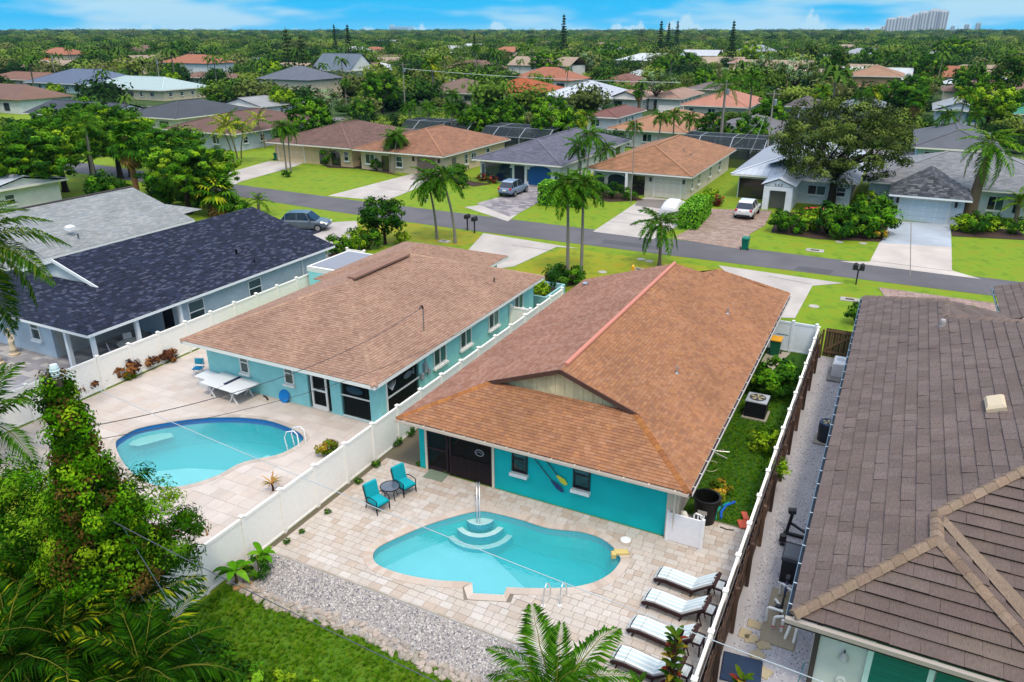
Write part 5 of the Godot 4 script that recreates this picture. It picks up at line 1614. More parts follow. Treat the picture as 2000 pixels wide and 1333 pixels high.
	put(roof, "vent_pipe", b, "plain", Vector3(3.1,4.25,-38.25))
	gutter(o, Vector3(-.5,2.78,-17.3),Vector3(-.5,2.78,-46.1),Vector3(-1,0,0),S(90,116,140,0.7),S(30,44,70,0.5),S(190,206,220,0.7))
	b = MB.new()
	b.beam(Vector3(-.62,2.7,-17.2),Vector3(5.9,2.7,-17.2), 0.14, 0.13, S(176,166,156,0.75))
	b.beam(Vector3(-.62,2.55,-17.32),Vector3(5.9,2.55,-17.32), 0.05, 0.2, S(70,58,56,0.6))
	put(o, "rear_gutter", b, "plain")
	b = MB.new()
	b.span(Vector3(-.4,2.42,-46),Vector3(13.9,2.5,-18.4),S(200,196,190,0.8))
	put(o, "soffit", b, "white")
	b = MB.new()
	wall_shape(b, Vector2(.15,-18.1),Vector2(5.4,-18.1), 0, 2.45, 0.2, [],S(220,226,218,0.88))
	wall_shape(b, Vector2(5.5,-19.4),Vector2(13.5,-19.4), 0, 2.45, 0.2, [],S(220,226,218,0.88))
	wall_shape(b, Vector2(5.4,-19.5),Vector2(5.4,-18.2), 0, 2.45, 0.2, [],S(220,226,218,0.88))
	wall_shape(b, Vector2(.25,-45.4),Vector2(.25,-18.2), 0, 2.45, 0.2, [],S(214,204,186,0.85))
	put(o, "wall", b, "wall")
	b = MB.new()
	b.span(Vector3(.16,.02,-18.06),Vector3(.3,2.42,-17.94),S(84,74,70,0.7))
	put(o, "downspout", b, "plain")
	var grn := S(16,118,104,0.8)
	for x in [2.25, 3.75, 5.0]:
		var sh := put(o, "shutter", MB.new(),"plain", Vector3.ZERO, "green storm shutter panel")
		for i in 14:
			b = MB.new()
			b.box(Vector3(x, 0.2 + 0.155 * i, -17.94),Vector3(1.3 if x < 4 else 0.8, 0.15, 0.05), vary(grn, 0.06))
			put(sh, "slat", b, "plastic")
	b = MB.new()
	for x in [1.55, 2.98, 4.46]: b.span(Vector3(x - 0.07, 0, -18.0),Vector3(x + 0.07, 2.4, -17.9),S(206,232,226,0.9))
	put(o, "window_casing", b, "white")
	b = MB.new()
	b.lathe([Vector2(.0,-.14),Vector2(.13,-.1),Vector2(.09,.02),Vector2(.03,.1),Vector2(0,.1)], 10, S(206,206,200,0.8))
	put(o, "wall_lamp", b, "plain", Vector3(.95,1.5,-17.9))
	b = MB.new()
	b.tube([Vector3(.95,1.58,-18),Vector3(.95,1.66,-17.94),Vector3(.95,1.6,-17.9)],[0.02], 5, S(60,60,64))
	put(o, "lamp_arm", b, "metal")
	b = MB.new()
	b.lathe([Vector2(.0,.0),Vector2(.15,.0),Vector2(.15,.03),Vector2(.07,.05),Vector2(.07,.02),Vector2(0,.02)], 14, S(226,228,222,0.85),Vector3.ZERO)
	var vent := put(o, "round_vent", b, "plain", Vector3(1,.6,-17.99))
	vent.rotation.x = PI / 2
	b = MB.new()
	b.poly([Vector3(6.3,2.95,-51),Vector3(6.3,2.95,-44.7),Vector3(11,4.6,-44.7),Vector3(11,4.6,-51)],S(60,48,46,0.4))
	var pr := put(o, "front_roof", b, "roof")
	cover_roof(pr, "roof_tile", [[Vector3(6.3,2.97,-51),Vector3(6.3,2.97,-44.7),Vector3(11,4.62,-44.7),Vector3(11,4.62,-51)]], 0.42, 0.5, cols, 0.034, 0, "tile")
	gutter(pr, Vector3(6.3,2.93,-44.7),Vector3(6.3,2.93,-51),Vector3(-1,0,0),S(140,160,180,0.7),S(60,80,110,0.5),S(190,206,220,0.7))
	b = MB.new()
	wall_shape(b, Vector2(6.8,-50.5),Vector2(6.8,-45), 0, 2.8, 0.2, [],S(214,204,186,0.85))
	put(o, "wall", b, "wall")

# ---------- fences ----------
func vinyl_fence(label: String, a: Vector3, c: Vector3, step: float, col: Color, h := 1.8) -> Node3D:
	var o := thing("white_fence", label, "fence", a)
	var d := c - a
	var n := int(round(d.length() / step))
	var f := d.normalized()
	var turn := Basis(Vector3.UP, atan2(f.x, f.z))
	var post := MB.new()
	post.span(Vector3(-.065,0,-.065),Vector3(0.065, h + 0.06, 0.065), col)
	var cap := MB.new()
	cap.span(Vector3(-0.085, h + 0.06, -0.085),Vector3(0.085, h + 0.09, 0.085), col)
	for k in 4:
		var q := [Vector3(-0.085, h + 0.09, 0.085),Vector3(0.085, h + 0.09, 0.085),Vector3(0.085, h + 0.09, -0.085),Vector3(-0.085, h + 0.09, -0.085)]
		cap.tri(q[k], q[(k + 1) % 4],Vector3(0, h + 0.15, 0), col)
	var pan := MB.new()
	var l := d.length() / n
	pan.span(Vector3(-.02,.12,.066),Vector3(0.02, h - 0.12, l - 0.066), col)
	pan.span(Vector3(-0.04, h - 0.12, 0.066),Vector3(0.04, h, l - 0.066), col)
	pan.span(Vector3(-.04,.04,.066),Vector3(0.04, 0.12, l - 0.066), col)
	var pm := post.mesh()
	var cm := cap.mesh()
	var am := pan.mesh()
	for i in n + 1:
		var p := put(o, "post", pm, "white", f * l * i)
		p.basis = turn
		put(p, "cap", cm, "white")
		if i < n:
			var q := put(o, "panel", am, "white", f * l * i)
			q.basis = turn * Basis(Vector3.RIGHT, rng.randf_range(-0.002, 0.002))
	return o

func build_fences() -> void:
	var w := S(244,238,230,0.93)
	vinyl_fence("long white vinyl fence between the dark-roofed house and the oval pool's yard", Vector3(-34.35,0,-9),Vector3(-34.35,0,-43.8), 1.83, w)
	vinyl_fence("long white vinyl fence between the oval pool's yard and the kidney pool's yard", Vector3(-17.75,0,-9.5),Vector3(-17.75,0,-42.4), 1.83, w)
	vinyl_fence("white vinyl fence with capped posts along the brown wooden fence", Vector3(-2.38,0,-9.5),Vector3(-2.38,0,-42.4), 1.83, w)
	vinyl_fence("short white vinyl fence with a gate panel across the side yard by the green bins", Vector3(-5,0,-42.75),Vector3(-2.5,0,-42.75), 1.25, S(224,232,240,0.85))
	vinyl_fence("short white fence under the vine-covered pole, behind the oval pool", Vector3(-22.4,0,-12.6),Vector3(-17.9,0,-12.9), 1.5, S(206,208,210,0.8), 1.5)
	vinyl_fence("white vinyl gate panels joining the aqua house to its front planter", Vector3(-19.2,0,-38),Vector3(-17.9,0,-38), 1.3, w)
	vinyl_fence("short white vinyl fence joining the dark-roofed house to the aqua house's flat-roofed room", Vector3(-34.4,0,-43.9),Vector3(-36,0,-43.9), 1.6, w)
	var o := thing("wooden_fence", "weathered brown wooden fence with posts along the pale gravel strip", "fence", Vector3(-2.2,0,-9.5))
	var wood := [S(112,84,66,0.6),S(96,72,58,0.58),S(128,98,78,0.6),S(88,66,54,0.56)]
	var kinds := []
	for k in 6:
		var b := MB.new()
		b.cbox(Vector3(0, 0.82 + 0.01 * k, 0),Vector3(0.022, 1.6 + 0.02 * k, 0.132), 0.01, wood[k % 4])
		kinds.append(b.mesh())
	for i in 232:
		var q := put(o, "picket", kinds[rng.randi() % 6],"wood", Vector3(rng.randf_range(-0.006, 0.006), 0, -0.142 * i - 0.08))
		q.rotation.z = rng.randf_range(-0.012, 0.012)
	for i in 15:
		var b := MB.new()
		b.cbox(Vector3(0.1, 0.86, -2.35 * i - 0.2),Vector3(.11,1.72,.12), 0.02, wood[i % 4])
		put(o, "post", b, "wood")
	for yy in [0.35, 1.35]:
		var b := MB.new()
		b.span(Vector3(0.014, yy, -33.0),Vector3(0.05, yy + 0.09, 0), wood[1])
		put(o, "rail", b, "wood")
	o = thing("chain_link_fence", "thin grey chain-link strip with a top rail between the white and the wooden fence", "fence", Vector3(-2.285,0,-9.5))
	var b2 := MB.new()
	b2.tube([Vector3(0,1.62,0),Vector3(0,1.62,-33)],[0.022], 5, S(150,140,140,0.7))
	put(o, "top_rail", b2, "metal")
	b2 = MB.new()
	b2.quad(Vector3(0,0,0),Vector3(0,0,-33),Vector3(0,1.6,-33),Vector3(0,1.6,0),S(130,124,124,0.6))
	put(o, "wire_mesh", b2, "thin_screen")
	o = thing("wooden_gate", "weathered wooden gate with a diagonal brace at the street end of the gravel strip", "gate", Vector3(-2,0,-43))
	for i in 11:
		var b := MB.new()
		b.cbox(Vector3(0.07 + 0.14 * i, 0.85, 0),Vector3(.132,1.66,.025), 0.008, wood[i % 4])
		put(o, "board", b, "wood")
	for l in [[Vector3(0,1.55,.04),Vector3(1.55,1.55,.04)],[Vector3(0,.3,.04),Vector3(1.55,.3,.04)],[Vector3(.05,.36,.045),Vector3(1.45,1.5,.045)]]:
		var b := MB.new()
		b.beam(l[0], l[1], 0.04, 0.11, S(150,118,88,0.6))
		put(o, "brace", b, "wood")

# ---------- across the street ----------
func plain_house(label: String, x0: float, x1: float, zn: float, depth: float, slope: float, ends: String, roof_col: Color, wall_col: Color, opts := {}) -> Node3D:
	var h: float = opts.get("h", 2.7)
	var o := thing("house", label, "house")
	var zf := zn - depth
	var f := roof_faces(x0, zf, x1, zn, h, slope, ends)
	var b := MB.new()
	var rm: String = opts.get("roof", "roof")
	if opts.get("courses", 0.0) > 0.0:
		var roof := put(o, "roof", deck(f, Color(roof_col.r * 0.7, roof_col.g * 0.7, roof_col.b * 0.7), 0.02),"roof")
		var c := [roof_col, Color(roof_col.r * 1.12, roof_col.g * 1.1, roof_col.b * 1.08), Color(roof_col.r * 0.88, roof_col.g * 0.88, roof_col.b * 0.88)]
		cover_roof(roof, opts.get("piece", "shingle"), f, opts.courses, opts.get("tab", 0.5), c, opts.get("lift", 0.02), 0, rm)
	else:
		for q in f: b.poly(q, roof_col)
		if opts.get("seams", false):
			for q in f:
				var nn: Vector3 = (q[1] - q[0]).cross(q[2] - q[0]).normalized()
				var u := Vector3.UP.cross(nn).normalized()
				var w := nn.cross(u)
				var pts := []
				for p in q: pts.append(Vector2((p - q[0]).dot(w), (p - q[0]).dot(u)))
				var lo := 1e9
				var hi := -1e9
				for p in pts:
					lo = minf(lo, p.y)
					hi = maxf(hi, p.y)
				var x := lo + 0.25
				while x < hi:
					var s := level_span(pts, x)
					if s.y - s.x > 0.2:
						b.beam(q[0] + u * x + w * s.x + nn * 0.02, q[0] + u * x + w * s.y + nn * 0.02, 0.05, 0.05, roof_col)
					x += 0.6
		put(o, "roof", b, rm)
	var half := minf(x1 - x0, depth) / 2
	var top := h + slope * half
	var lines := []
	if depth > x1 - x0:
		var xc := (x0 + x1) / 2
		var za := zf + (half if ends[0] == "h" else 0.0)
		var zb := zn - (half if ends[1] == "h" else 0.0)
		lines.append([Vector3(xc, top, zb),Vector3(xc, top, za)])
		if ends[1] == "h": lines.append_array([[Vector3(x0, h, zn),Vector3(xc, top, zb)],[Vector3(x1, h, zn),Vector3(xc, top, zb)]])
	else:
		var zc := (zf + zn) / 2
		var xa := x0 + (half if ends[0] == "h" else 0.0)
		var xb := x1 - (half if ends[1] == "h" else 0.0)
		lines.append([Vector3(xa, top, zc),Vector3(xb, top, zc)])
		if ends[0] == "h": lines.append([Vector3(x0, h, zn),Vector3(xa, top, zc)])
		if ends[1] == "h": lines.append([Vector3(x1, h, zn),Vector3(xb, top, zc)])
	b = MB.new()
	for l in lines: b.beam(l[0] + Vector3.UP * 0.02, l[1] + Vector3.UP * 0.02, 0.3, 0.05, Color(roof_col.r * 1.1, roof_col.g * 1.08, roof_col.b * 1.06))
	put(o, "ridge", b, rm)
	eaves(o, x0 + 0.01, zf + 0.01, x1 - 0.01, zn - 0.01, h, opts.get("trim", S(236,230,222,0.85)), 0.2)
	var inset := 0.7
	var holes: Array = opts.get("front", [])
	var zw := zn - inset - 0.3
	b = MB.new()
	b.span(Vector3(x0 + inset, 0, zf + inset),Vector3(x1 - inset, h - 0.16, zw), wall_col)
	if "g" in ends:
		for p in f.size():
			pass
		var xc2 := (x0 + x1) / 2
		if depth > x1 - x0 and ends[1] == "g":
			b.tri(Vector3(x0 + inset, h - 0.1, zn - 0.4),Vector3(x1 - inset, h - 0.1, zn - 0.4),Vector3(xc2, top - 0.25, zn - 0.4), wall_col)
		if depth <= x1 - x0 and ends[1] == "g":
			b.tri(Vector3(x1 - 0.3, h - 0.1, zn - inset),Vector3(x1 - 0.3, h - 0.1, zf + inset),Vector3(x1 - 0.3, top - 0.2, (zn + zf) / 2), wall_col)
	put(o, "wall", b, "wall")
	for it in holes: opening(o, it, Vector3(it[1], 0, zw),Vector3(0,0,1))
	for it in opts.get("side", []): opening(o, it, Vector3(x1 - inset, 0, it[1]),Vector3(1,0,0))
	if opts.get("auto", false):
		var n := int((x1 - x0 - 2.0) / 4.2)
		for i in n:
			var ww: float = [1.0, 1.5, 2.2][(i * 7 + int(absf(x0))) % 3]
			opening(o, ["dark" if ww > 2.0 else "win", 0, ww, 1.2, 0.9, S(50,56,62)],Vector3(x0 + 1.4 + 4.2 * i + 0.9, 0, zw),Vector3(0,0,1))
		n = int((depth - 3.0) / 3.6)
		for i in n:
			opening(o, ["win", 0, 1.0, 1.0, 1.0],Vector3(x1 - inset, 0, zn - 3.0 - 3.6 * i),Vector3(1,0,0))
	for p in opts.get("vents", []):
		vent_pipe(o, Vector3(p[0], p[1], p[2]), 0.35, 0.06, S(150,140,135))
	return o
func opening(o: Node3D, it: Array, at: Vector3, out: Vector3) -> void:
	var bs := Basis(Vector3.UP.cross(out),Vector3.UP, out)
	var w: float = it[2]
	var h: float = it[3]
	var y: float = it[4]
	var b := MB.new()
	match it[0]:
		"win":
			window(o, at + Vector3.UP * y + out * 0.03, out, w, h, S(236,236,232,0.85),S(36,50,56,0.7),"hung" if w < 1.3 else "slide")
		"garage":
			var col: Color = it[5]
			var g := put(o, "garage_door", MB.new(),"white")
			for i in 4:
				b = MB.new()
				b.box(at + bs * Vector3(0, h * (i + 0.5) / 4, 0.03),Vector3(w, h / 4 - 0.02, 0.05), col, bs)
				for k in 4:
					b.box(at + bs * Vector3(w * (k - 1.5) / 4, h * (i + 0.5) / 4, 0.06),Vector3(w / 4 - 0.16, h / 4 - 0.16, 0.012), Color(col.r * 0.92, col.g * 0.92, col.b * 0.92), bs)
				put(g, "door_panel", b, "white")
			b = MB.new()
			for s in [-1, 1]: b.box(at + bs * Vector3(s * (w / 2 + 0.06), h / 2, 0.04),Vector3(0.12, h, 0.1), it[6] if it.size() > 6 else S(232,228,220,0.85), bs)
			b.box(at + bs * Vector3(0, h + 0.06, 0.04),Vector3(w + 0.24, 0.12, 0.1), it[6] if it.size() > 6 else S(232,228,220,0.85), bs)
			put(g, "door_casing", b, "white")
		"arch", "dark":
			var pts := []
			var n := 12
			var rise := minf(w / 2, 0.45) if it[0] == "arch" else 0.0
			var col2: Color = it[5] if it.size() > 5 else S(30,30,34)
			pts.append(at + bs * Vector3(-w / 2, y, 0.035))
			pts.append(at + bs * Vector3(w / 2, y, 0.035))
			for i in n + 1:
				var a := PI * i / n
				pts.append(at + bs * Vector3(cos(a) * w / 2, y + h - rise + sin(a) * rise, 0.035))
			b.poly(pts, col2)
			put(o, "archway" if it[0] == "arch" else "porch_opening", b, "glass")
			b = MB.new()
			for i in n:
				b.beam(pts[2 + i] + out * 0.03, pts[3 + i] + out * 0.03, 0.08, 0.1, S(236,232,226,0.85))
			put(o, "arch_trim", b, "white")
		"door":
			b.box(at + bs * Vector3(0, y + h / 2, 0.03),Vector3(w, h, 0.06), it[5], bs)
			put(o, "door", b, "white")
		"lamp":
			b.box(at + bs * Vector3(0, y, 0.12),Vector3(w, h, 0.16),S(40,38,40), bs)
			put(o, "wall_lamp", b, "plastic")
		"shutter":
			b.box(at + bs * Vector3(0, y + h / 2, 0.04),Vector3(w, h, 0.05), it[5], bs)
			put(o, "shutter", b, "white")
		"post":
			b.box(at + bs * Vector3(0, h / 2, 0.85),Vector3(w, h, w),S(240,238,234,0.86), bs)
			put(o, "porch_post", b, "white")

func build_street_side() -> void:
	var tan := S(232,204,158,0.85)
	plain_house("tan stucco house with a grey-brown hip roof behind the triple palm, first in the row", -79.5, -64.6, -81.3, 19.0, 0.29, "hh", S(154,118,106,0.6), tan, {"courses": 0.3, "tab": 0.5, "mat": "shingle", "front": [["arch", -68.0, 1.5, 2.1, 0.1],["arch", -70.2, 1.3, 2.0, 0.1],["garage", -75.8, 4.6, 2.2, 0, S(232,208,168,0.8)],["win", -66.2, 0.8, 1.3, 0.8]],"side": [["win", -86.0, 1.2, 1.1, 1.0],["win", -91.0, 1.2, 1.1, 1.0]]})
	plain_house("beige house with an orange-tan hip roof and a brown garage door beside the green bins", -64.2, -50.1, -80.9, 18.4, 0.32, "hh", S(200,144,112,0.6),S(226,204,172,0.85), {"courses": 0.3, "tab": 0.5, "front": [["garage", -53.3, 2.7, 2.2, 0, S(146,126,112,0.75),S(200,180,156,0.8)],["lamp", -55.2, 0.22, 0.5, 1.9],["lamp", -51.4, 0.22, 0.5, 1.9],["win", -57.4, 1.0, 1.4, 0.7],["dark", -59.6, 1.2, 2.1, 0.0, S(70,62,60,0.6)],["win", -62.0, 1.5, 1.3, 0.8]],"side": [["door", -84.5, 0.9, 2.0, 0.0, S(120,112,110,0.8)],["win", -87.5, 0.8, 1.3, 0.8],["win", -89.5, 1.3, 0.9, 1.1],["win", -93.5, 1.0, 1.2, 0.9]]})
	var o := plain_house("white house with a slate grey hip roof, blue garage door and blue-black entry", -46.2, -34.3, -80.9, 25.0, 0.33, "hh", S(134,134,152,0.6),S(236,236,234,0.87), {"courses": 0.3, "tab": 0.6, "front": [["dark", -43.1, 3.4, 2.2, 0.1, S(22,40,62)],["dark", -45.1, 0.4, 1.8, 0.3, S(40,64,90)],["door", -40.2, 1.3, 2.1, 0.05, S(30,38,54)],["dark", -41.3, 0.35, 1.5, 0.4, S(40,64,90)],["dark", -39.0, 0.35, 1.5, 0.4, S(40,64,90)],["dark", -34.9 - 0.5, 0.35, 1.4, 0.5, S(40,64,90)],["shutter", -41.05, 0.12, 2.3, 0, S(240,240,238,0.87)],["shutter", -39.35, 0.12, 2.3, 0, S(240,240,238,0.87)]],"side": [["dark", -84.4, 0.4, 1.6, 0.4, S(40,64,90)],["win", -88.0, 1.3, 1.1, 1.0],["win", -95.0, 1.0, 1.2, 0.9],["shutter", -99.5, 1.6, 1.6, 0.5, S(200,206,212,0.8)],["dark", -102.2, 1.7, 2.0, 0.2, S(20,30,60)]]})
	var b := MB.new()
	var pts := [Vector3(-39,.02,-81.86),Vector3(-36.1,.02,-81.86),Vector3(-36.1,1.85,-81.86)]
	for i in 9: pts.append(Vector3(-37.55 + cos(PI * i / 8.0) * 1.45, 1.85 + sin(PI * i / 8.0) * 0.42, -81.86))
	pts.append(Vector3(-39,1.85,-81.86))
	b.poly(pts, S(24,84,142,0.8))
	var gd := put(o, "garage_door", b, "white", Vector3.ZERO, "blue arched garage door")
	for k in 4:
		b = MB.new()
		b.span(Vector3(-38.95, 0.45 + k * 0.45, -81.86),Vector3(-36.15, 0.47 + k * 0.45, -81.85),S(16,60,110,0.7))
		put(gd, "door_groove", b, "white")
	b = MB.new()
	b.lathe([Vector2(.1,0),Vector2(.1,.4),Vector2(.26,.45),Vector2(.22,.62),Vector2(0,.66)], 10, S(70,70,76,0.7))
	put(o, "roof_vent", b, "plain", Vector3(-40.25,4.5,-96.8))
	plain_house("tan-orange hip-roofed house with a cream garage door and arched porch behind the covered car", -31.4, -19.2, -80.7, 22.8, 0.35, "hh", S(206,150,112,0.6),S(232,222,200,0.86), {"courses": 0.3, "tab": 0.5, "front": [["garage", -22.1, 2.9, 2.15, 0, S(232,222,204,0.82)],["lamp", -24.0, 0.2, 0.4, 1.9],["lamp", -20.3, 0.2, 0.4, 1.9],["dark", -25.4, 1.5, 2.2, 0.05, S(40,36,38)],["post", -26.5, 0.25, 2.5, 0],["arch", -27.9, 2.1, 2.0, 0.2, S(46,50,56)],["arch", -30.0, 1.2, 2.0, 0.2, S(60,66,70)]],"side": [["win", -83.5, 0.7, 1.3, 0.9],["win", -86.5, 1.0, 1.2, 0.9],["win", -92.0, 1.0, 1.2, 0.9],["win", -97.0, 1.0, 1.2, 0.9]],"vents": [[-22.6, 3.9, -89.6],[-21.6, 3.55, -89.0]]})
	o = plain_house("white house with a pale metal roof and a dark open garage behind the big oak", -16.0, -3.2, -84.6, 23.0, 0.34, "hh", S(214,222,234,0.66),S(232,236,240,0.87), {"seams": true, "roof": "plain", "front": [["dark", -13.6, 3.2, 2.2, 0.02, S(48,44,46)],["win", -7.2, 1.8, 1.0, 1.0],["win", -4.8, 0.9, 1.0, 1.0]]})
	var pr := put(o, "porch_roof", deck(roof_faces(-12.1, -85.0, -8.7, -80.4, 2.55, 0.42, "gg"),S(218,224,234,0.66), 0.0),"plain")
	b = MB.new()
	b.tri(Vector3(-11.9,2.45,-80.6),Vector3(-8.9,2.45,-80.6),Vector3(-10.4,3.12,-80.6),S(232,236,240,0.87))
	wall_shape(b, Vector2(-11.8,-80.7),Vector2(-9,-80.7), 0, 2.4, 0.25, [[0.6, 2.2, 0.0, 2.0]],S(232,236,240,0.87))
	wall_shape(b, Vector2(-9.1,-80.83),Vector2(-9.1,-85.4), 0, 2.4, 0.25, [],S(232,236,240,0.87))
	put(pr, "porch_wall", b, "wall")
	b = MB.new()
	b.span(Vector3(-11.3,0,-82),Vector3(-9.5,2.1,-81.9),S(150,140,130,0.7))
	put(pr, "door", b, "white")
	for k in 3:
		b = MB.new()
		b.box(Vector3(-10.7 + 0.3 * k, 2.62, -80.56),Vector3(.16,.22,.04),S(120,124,134))
		put(pr, "house_number", b, "plain")
	o = put(o, "dormer_roof", deck(roof_faces(-12.6, -94.0, -9.0, -86.2, 3.7, 0.36, "hg"),S(220,226,234,0.66), 0.0),"plain")
	o = plain_house("white house with a pale weathered roof and a white double garage beside the drooping palm", -3.0, 17.0, -86.5, 15.0, 0.33, "hh", S(176,178,184,0.6),S(226,234,240,0.87), {"courses": 0.3, "tab": 0.5, "front": [["win", 9.2, 1.4, 1.4, 0.6],["dark", 7.0, 0.9, 1.9, 0.02, S(60,60,64)],["win", 12.4, 1.0, 1.2, 0.8],["dark", 11.0, 0.5, 1.5, 0.5, S(40,50,60)]]})
	var wf := roof_faces(-0.3, -92.0, 6.7, -80.6, 2.6, 0.42, "gh")
	pr = put(o, "garage_roof", deck(wf, S(100,100,106,0.5)),"roof")
	cover_roof(pr, "shingle", wf, 0.3, 0.4, [S(116,118,126,0.6),S(96,98,108,0.58),S(140,142,148,0.6),S(80,82,90,0.56)], 0.02, 0)
	b = MB.new()
	b.span(Vector3(.2,0,-86.5),Vector3(6.2,2.4,-81.7),S(226,234,240,0.87))
	put(o, "wall", b, "wall")
	opening(o, ["garage", 0, 4.2, 2.1, 0, S(216,228,236,0.86)],Vector3(2.9,0,-81.7),Vector3(0,0,1))
	opening(o, ["lamp", 0, 0.22, 0.5, 1.9],Vector3(.55,0,-81.7),Vector3(0,0,1))
	opening(o, ["lamp", 0, 0.22, 0.5, 1.9],Vector3(5.5,0,-81.7),Vector3(0,0,1))
	eaves(o, -0.29, -86.4, 6.69, -80.61, 2.6, S(236,238,240,0.87), 0.2)
	cage("dark screened pool cage behind the orange-tan hip-roofed house", -56.5, -45.5, -101.5, 9.0)
	cage("low dark pool cage between the grey-brown and orange-tan roofs", -72.0, -60.0, -103.5, 8.0)
	cage("dark pool cage behind the tan-orange house with the covered car", -27.0, -16.0, -105.0, 8.0)
	cage("dark screened pool cage beside the pink garage house", -20.0, -8.0, -150.0, 9.0)
	car("blue-grey SUV parked in front of the blue garage door", Vector3(-38.11,0,-76.15), PI, S(128,148,176,0.7))
	car("white SUV parked on the tan pavers in front of the dark garage", Vector3(-12.58,0,-76.99), PI, S(232,232,232,0.75))
	car("dark grey car on the driveway beside the dark-roofed house", Vector3(-47.9,0,-52.88), PI * 0.62, S(96,106,122,0.6))
	car("red pickup-like car parked far off near the mint-roofed house", Vector3(-223.88,0,-195.88), 0.5, S(150,24,48,0.8))
	car("blue car parked far off, left of a second blue car", Vector3(-198.92,0,-188.48), -1.2, S(50,76,120,0.8))
	car("blue car parked far off under the pale trees, right of a first blue car", Vector3(-189.43,0,-185.46), -1.2, S(40,62,110,0.8))
	var ky := thing("kayak", "glossy red kayak lying behind the shrubs under the oak", "kayak", Vector3(-5.94,0,-78.59), 0.1)
	var kr := []
	for s in [[-1.9, 0.04, 0.02],[-1.4, 0.25, 0.12],[-0.5, 0.38, 0.2],[0.5, 0.38, 0.2],[1.4, 0.25, 0.12],[1.9, 0.04, 0.02]]:
		var ring := []
		for q in 8: ring.append(Vector3(s[0] * 0.8, 0.95 + sin(TAU * q / 8.0) * s[2], -cos(TAU * q / 8.0) * s[1]))
		kr.append(ring)
	kr.reverse()
	var kb := MB.new()
	kb.loft(kr, S(216,36,58,0.85))
	put(ky, "hull", kb, "paint")
	for x in [-1.0, 1.0]:
		kb = MB.new()
		kb.span(Vector3(x - 0.05, 0, -0.3),Vector3(x + 0.05, 0.96, 0.3),S(90,70,60))
		put(ky, "stand", kb, "wood")
	covered_car()
	for m in [[Vector3(-34.29,0,-59.08),"black mailbox on a post, left one of the pair by the twin palms"],[Vector3(-33.24,0,-58.55),"black mailbox on a post, right one of the pair by the twin palms"]]:
		var mb := thing("mailbox", m[1],"mailbox", m[0])
		post_box(mb, 0.0)
	var mb2 := thing("mailbox_post", "two black mailboxes on one post on the small lawn by the wide driveway", "mailbox", Vector3(-1.25,0,-57.89))
	post_box(mb2, -0.22)
	post_box(mb2, 0.22, false)
	for m in [[Vector3(-10.3,0,-64.05),"dark green wheeled bin at the street end of the tan paver driveway"],[Vector3(-50.5,0,-81.81),"green wheeled bin beside the brown garage door, left of its twin"],[Vector3(-49.99,0,-82.47),"green wheeled bin beside the brown garage door, right of its twin"],[Vector3(-78.83,0,-82.56),"green wheeled bin at the end of the tan house's drive"],[Vector3(15.46,0,-142.37),"green bin on the pale yard behind the dark grey roof"]]:
		bin(m[1], m[0], PI, S(10,116,96,0.75), false)
	var hy := thing("fire_hydrant", "small yellow fire hydrant on the front lawn behind the ridge", "hydrant", Vector3(-16.51,0,-53.14))
	b = MB.new()
	b.lathe([Vector2(.16,0),Vector2(.16,.05),Vector2(.11,.08),Vector2(.11,.5),Vector2(.14,.52),Vector2(.12,.62),Vector2(.04,.7),Vector2(.0,.72)], 10, S(244,176,40,0.8))
	put(hy, "barrel", b, "paint")
	b = MB.new()
	b.tube([Vector3(-.2,.4,0),Vector3(.2,.4,0)],[0.055], 8, S(240,170,40,0.8))
	put(hy, "nozzle", b, "paint")
	for m in [[Vector3(-4.98,0,-66.19), 1.1, 0.6, "concrete storm drain with a dark grate on the lawn across the street"],[Vector3(-1.38,0,-54.04), 0.9, 0.5, "pale utility lid with a dark centre on the small lawn by the driveway"],[Vector3(-16.46,0,-54.36), 0.7, 0.4, "small white utility lid beside the yellow hydrant"],[Vector3(-34.18,0,-54.85), 0.7, 0.4, "small pale utility lid beside the twin palms"]]:
		var dr := thing("drain_cover", m[3],"drain", m[0])
		b = MB.new()
		b.cbox(Vector3(0,.02,0),Vector3(m[1] + 0.3, 0.06, m[2] + 0.3), 0.01, S(206,200,190,0.62))
		put(dr, "frame", b, "concrete")
		b = MB.new()
		b.box(Vector3(0,.053,0),Vector3(m[1] * 0.6, 0.01, m[2] * 0.6),S(50,40,36))
		put(dr, "grate", b, "plain")
	for m in [[Vector3(-17.15,0,-57.16),"round concrete lid nearer the small palm on the yellowish front lawn"],[Vector3(-16.39,0,-56.89),"round concrete lid beside the small palm, right of another"],[Vector3(-3.4,0,-51.52),"round pale lid on the small lawn left of the utility lid"],[Vector3(-18.69,0,-52.49),"round pale lid on the yellowish lawn behind the roof"],[Vector3(-3.4,0,-70.13),"round pale lid on the lawn under the shrub bed"],[Vector3(-1.54,0,-70.49),"round pale lid at the right end of the shrub bed"],[Vector3(-45.19,0,-68.85),"round pale lid on the lawn beside the concrete drive"]]:
		b = MB.new()
		b.lathe([Vector2(.34,0),Vector2(.34,.03),Vector2(0,.034)], 14, S(216,206,196,0.62))
		solo("manhole", b, "concrete", m[1],"manhole", m[0])
	for p in [[Vector3(-23.63,0,-114.57), 10.5, "grey utility pole with a crossarm behind the tan-orange house"],[Vector3(-94.62,0,-138.1), 11.0, "thin utility pole beside the dark round tree"],[Vector3(-15.74,0,-106.11), 10.0, "thin utility pole above the grey roof right of the palm"],[Vector3(-254.07,0,-168.98), 10.0, "leaning utility pole in front of the blue-grey roof"],[Vector3(-184.67,0,-152.34), 10.5, "utility pole with a light in front of the mint roof"],[Vector3(-24.67,0,-77.11), 9.0, "slim pale flagpole-like post at the porch of the tan-orange house"]]:
		var po := thing("utility_pole", p[2],"pole", p[0])
		b = MB.new()
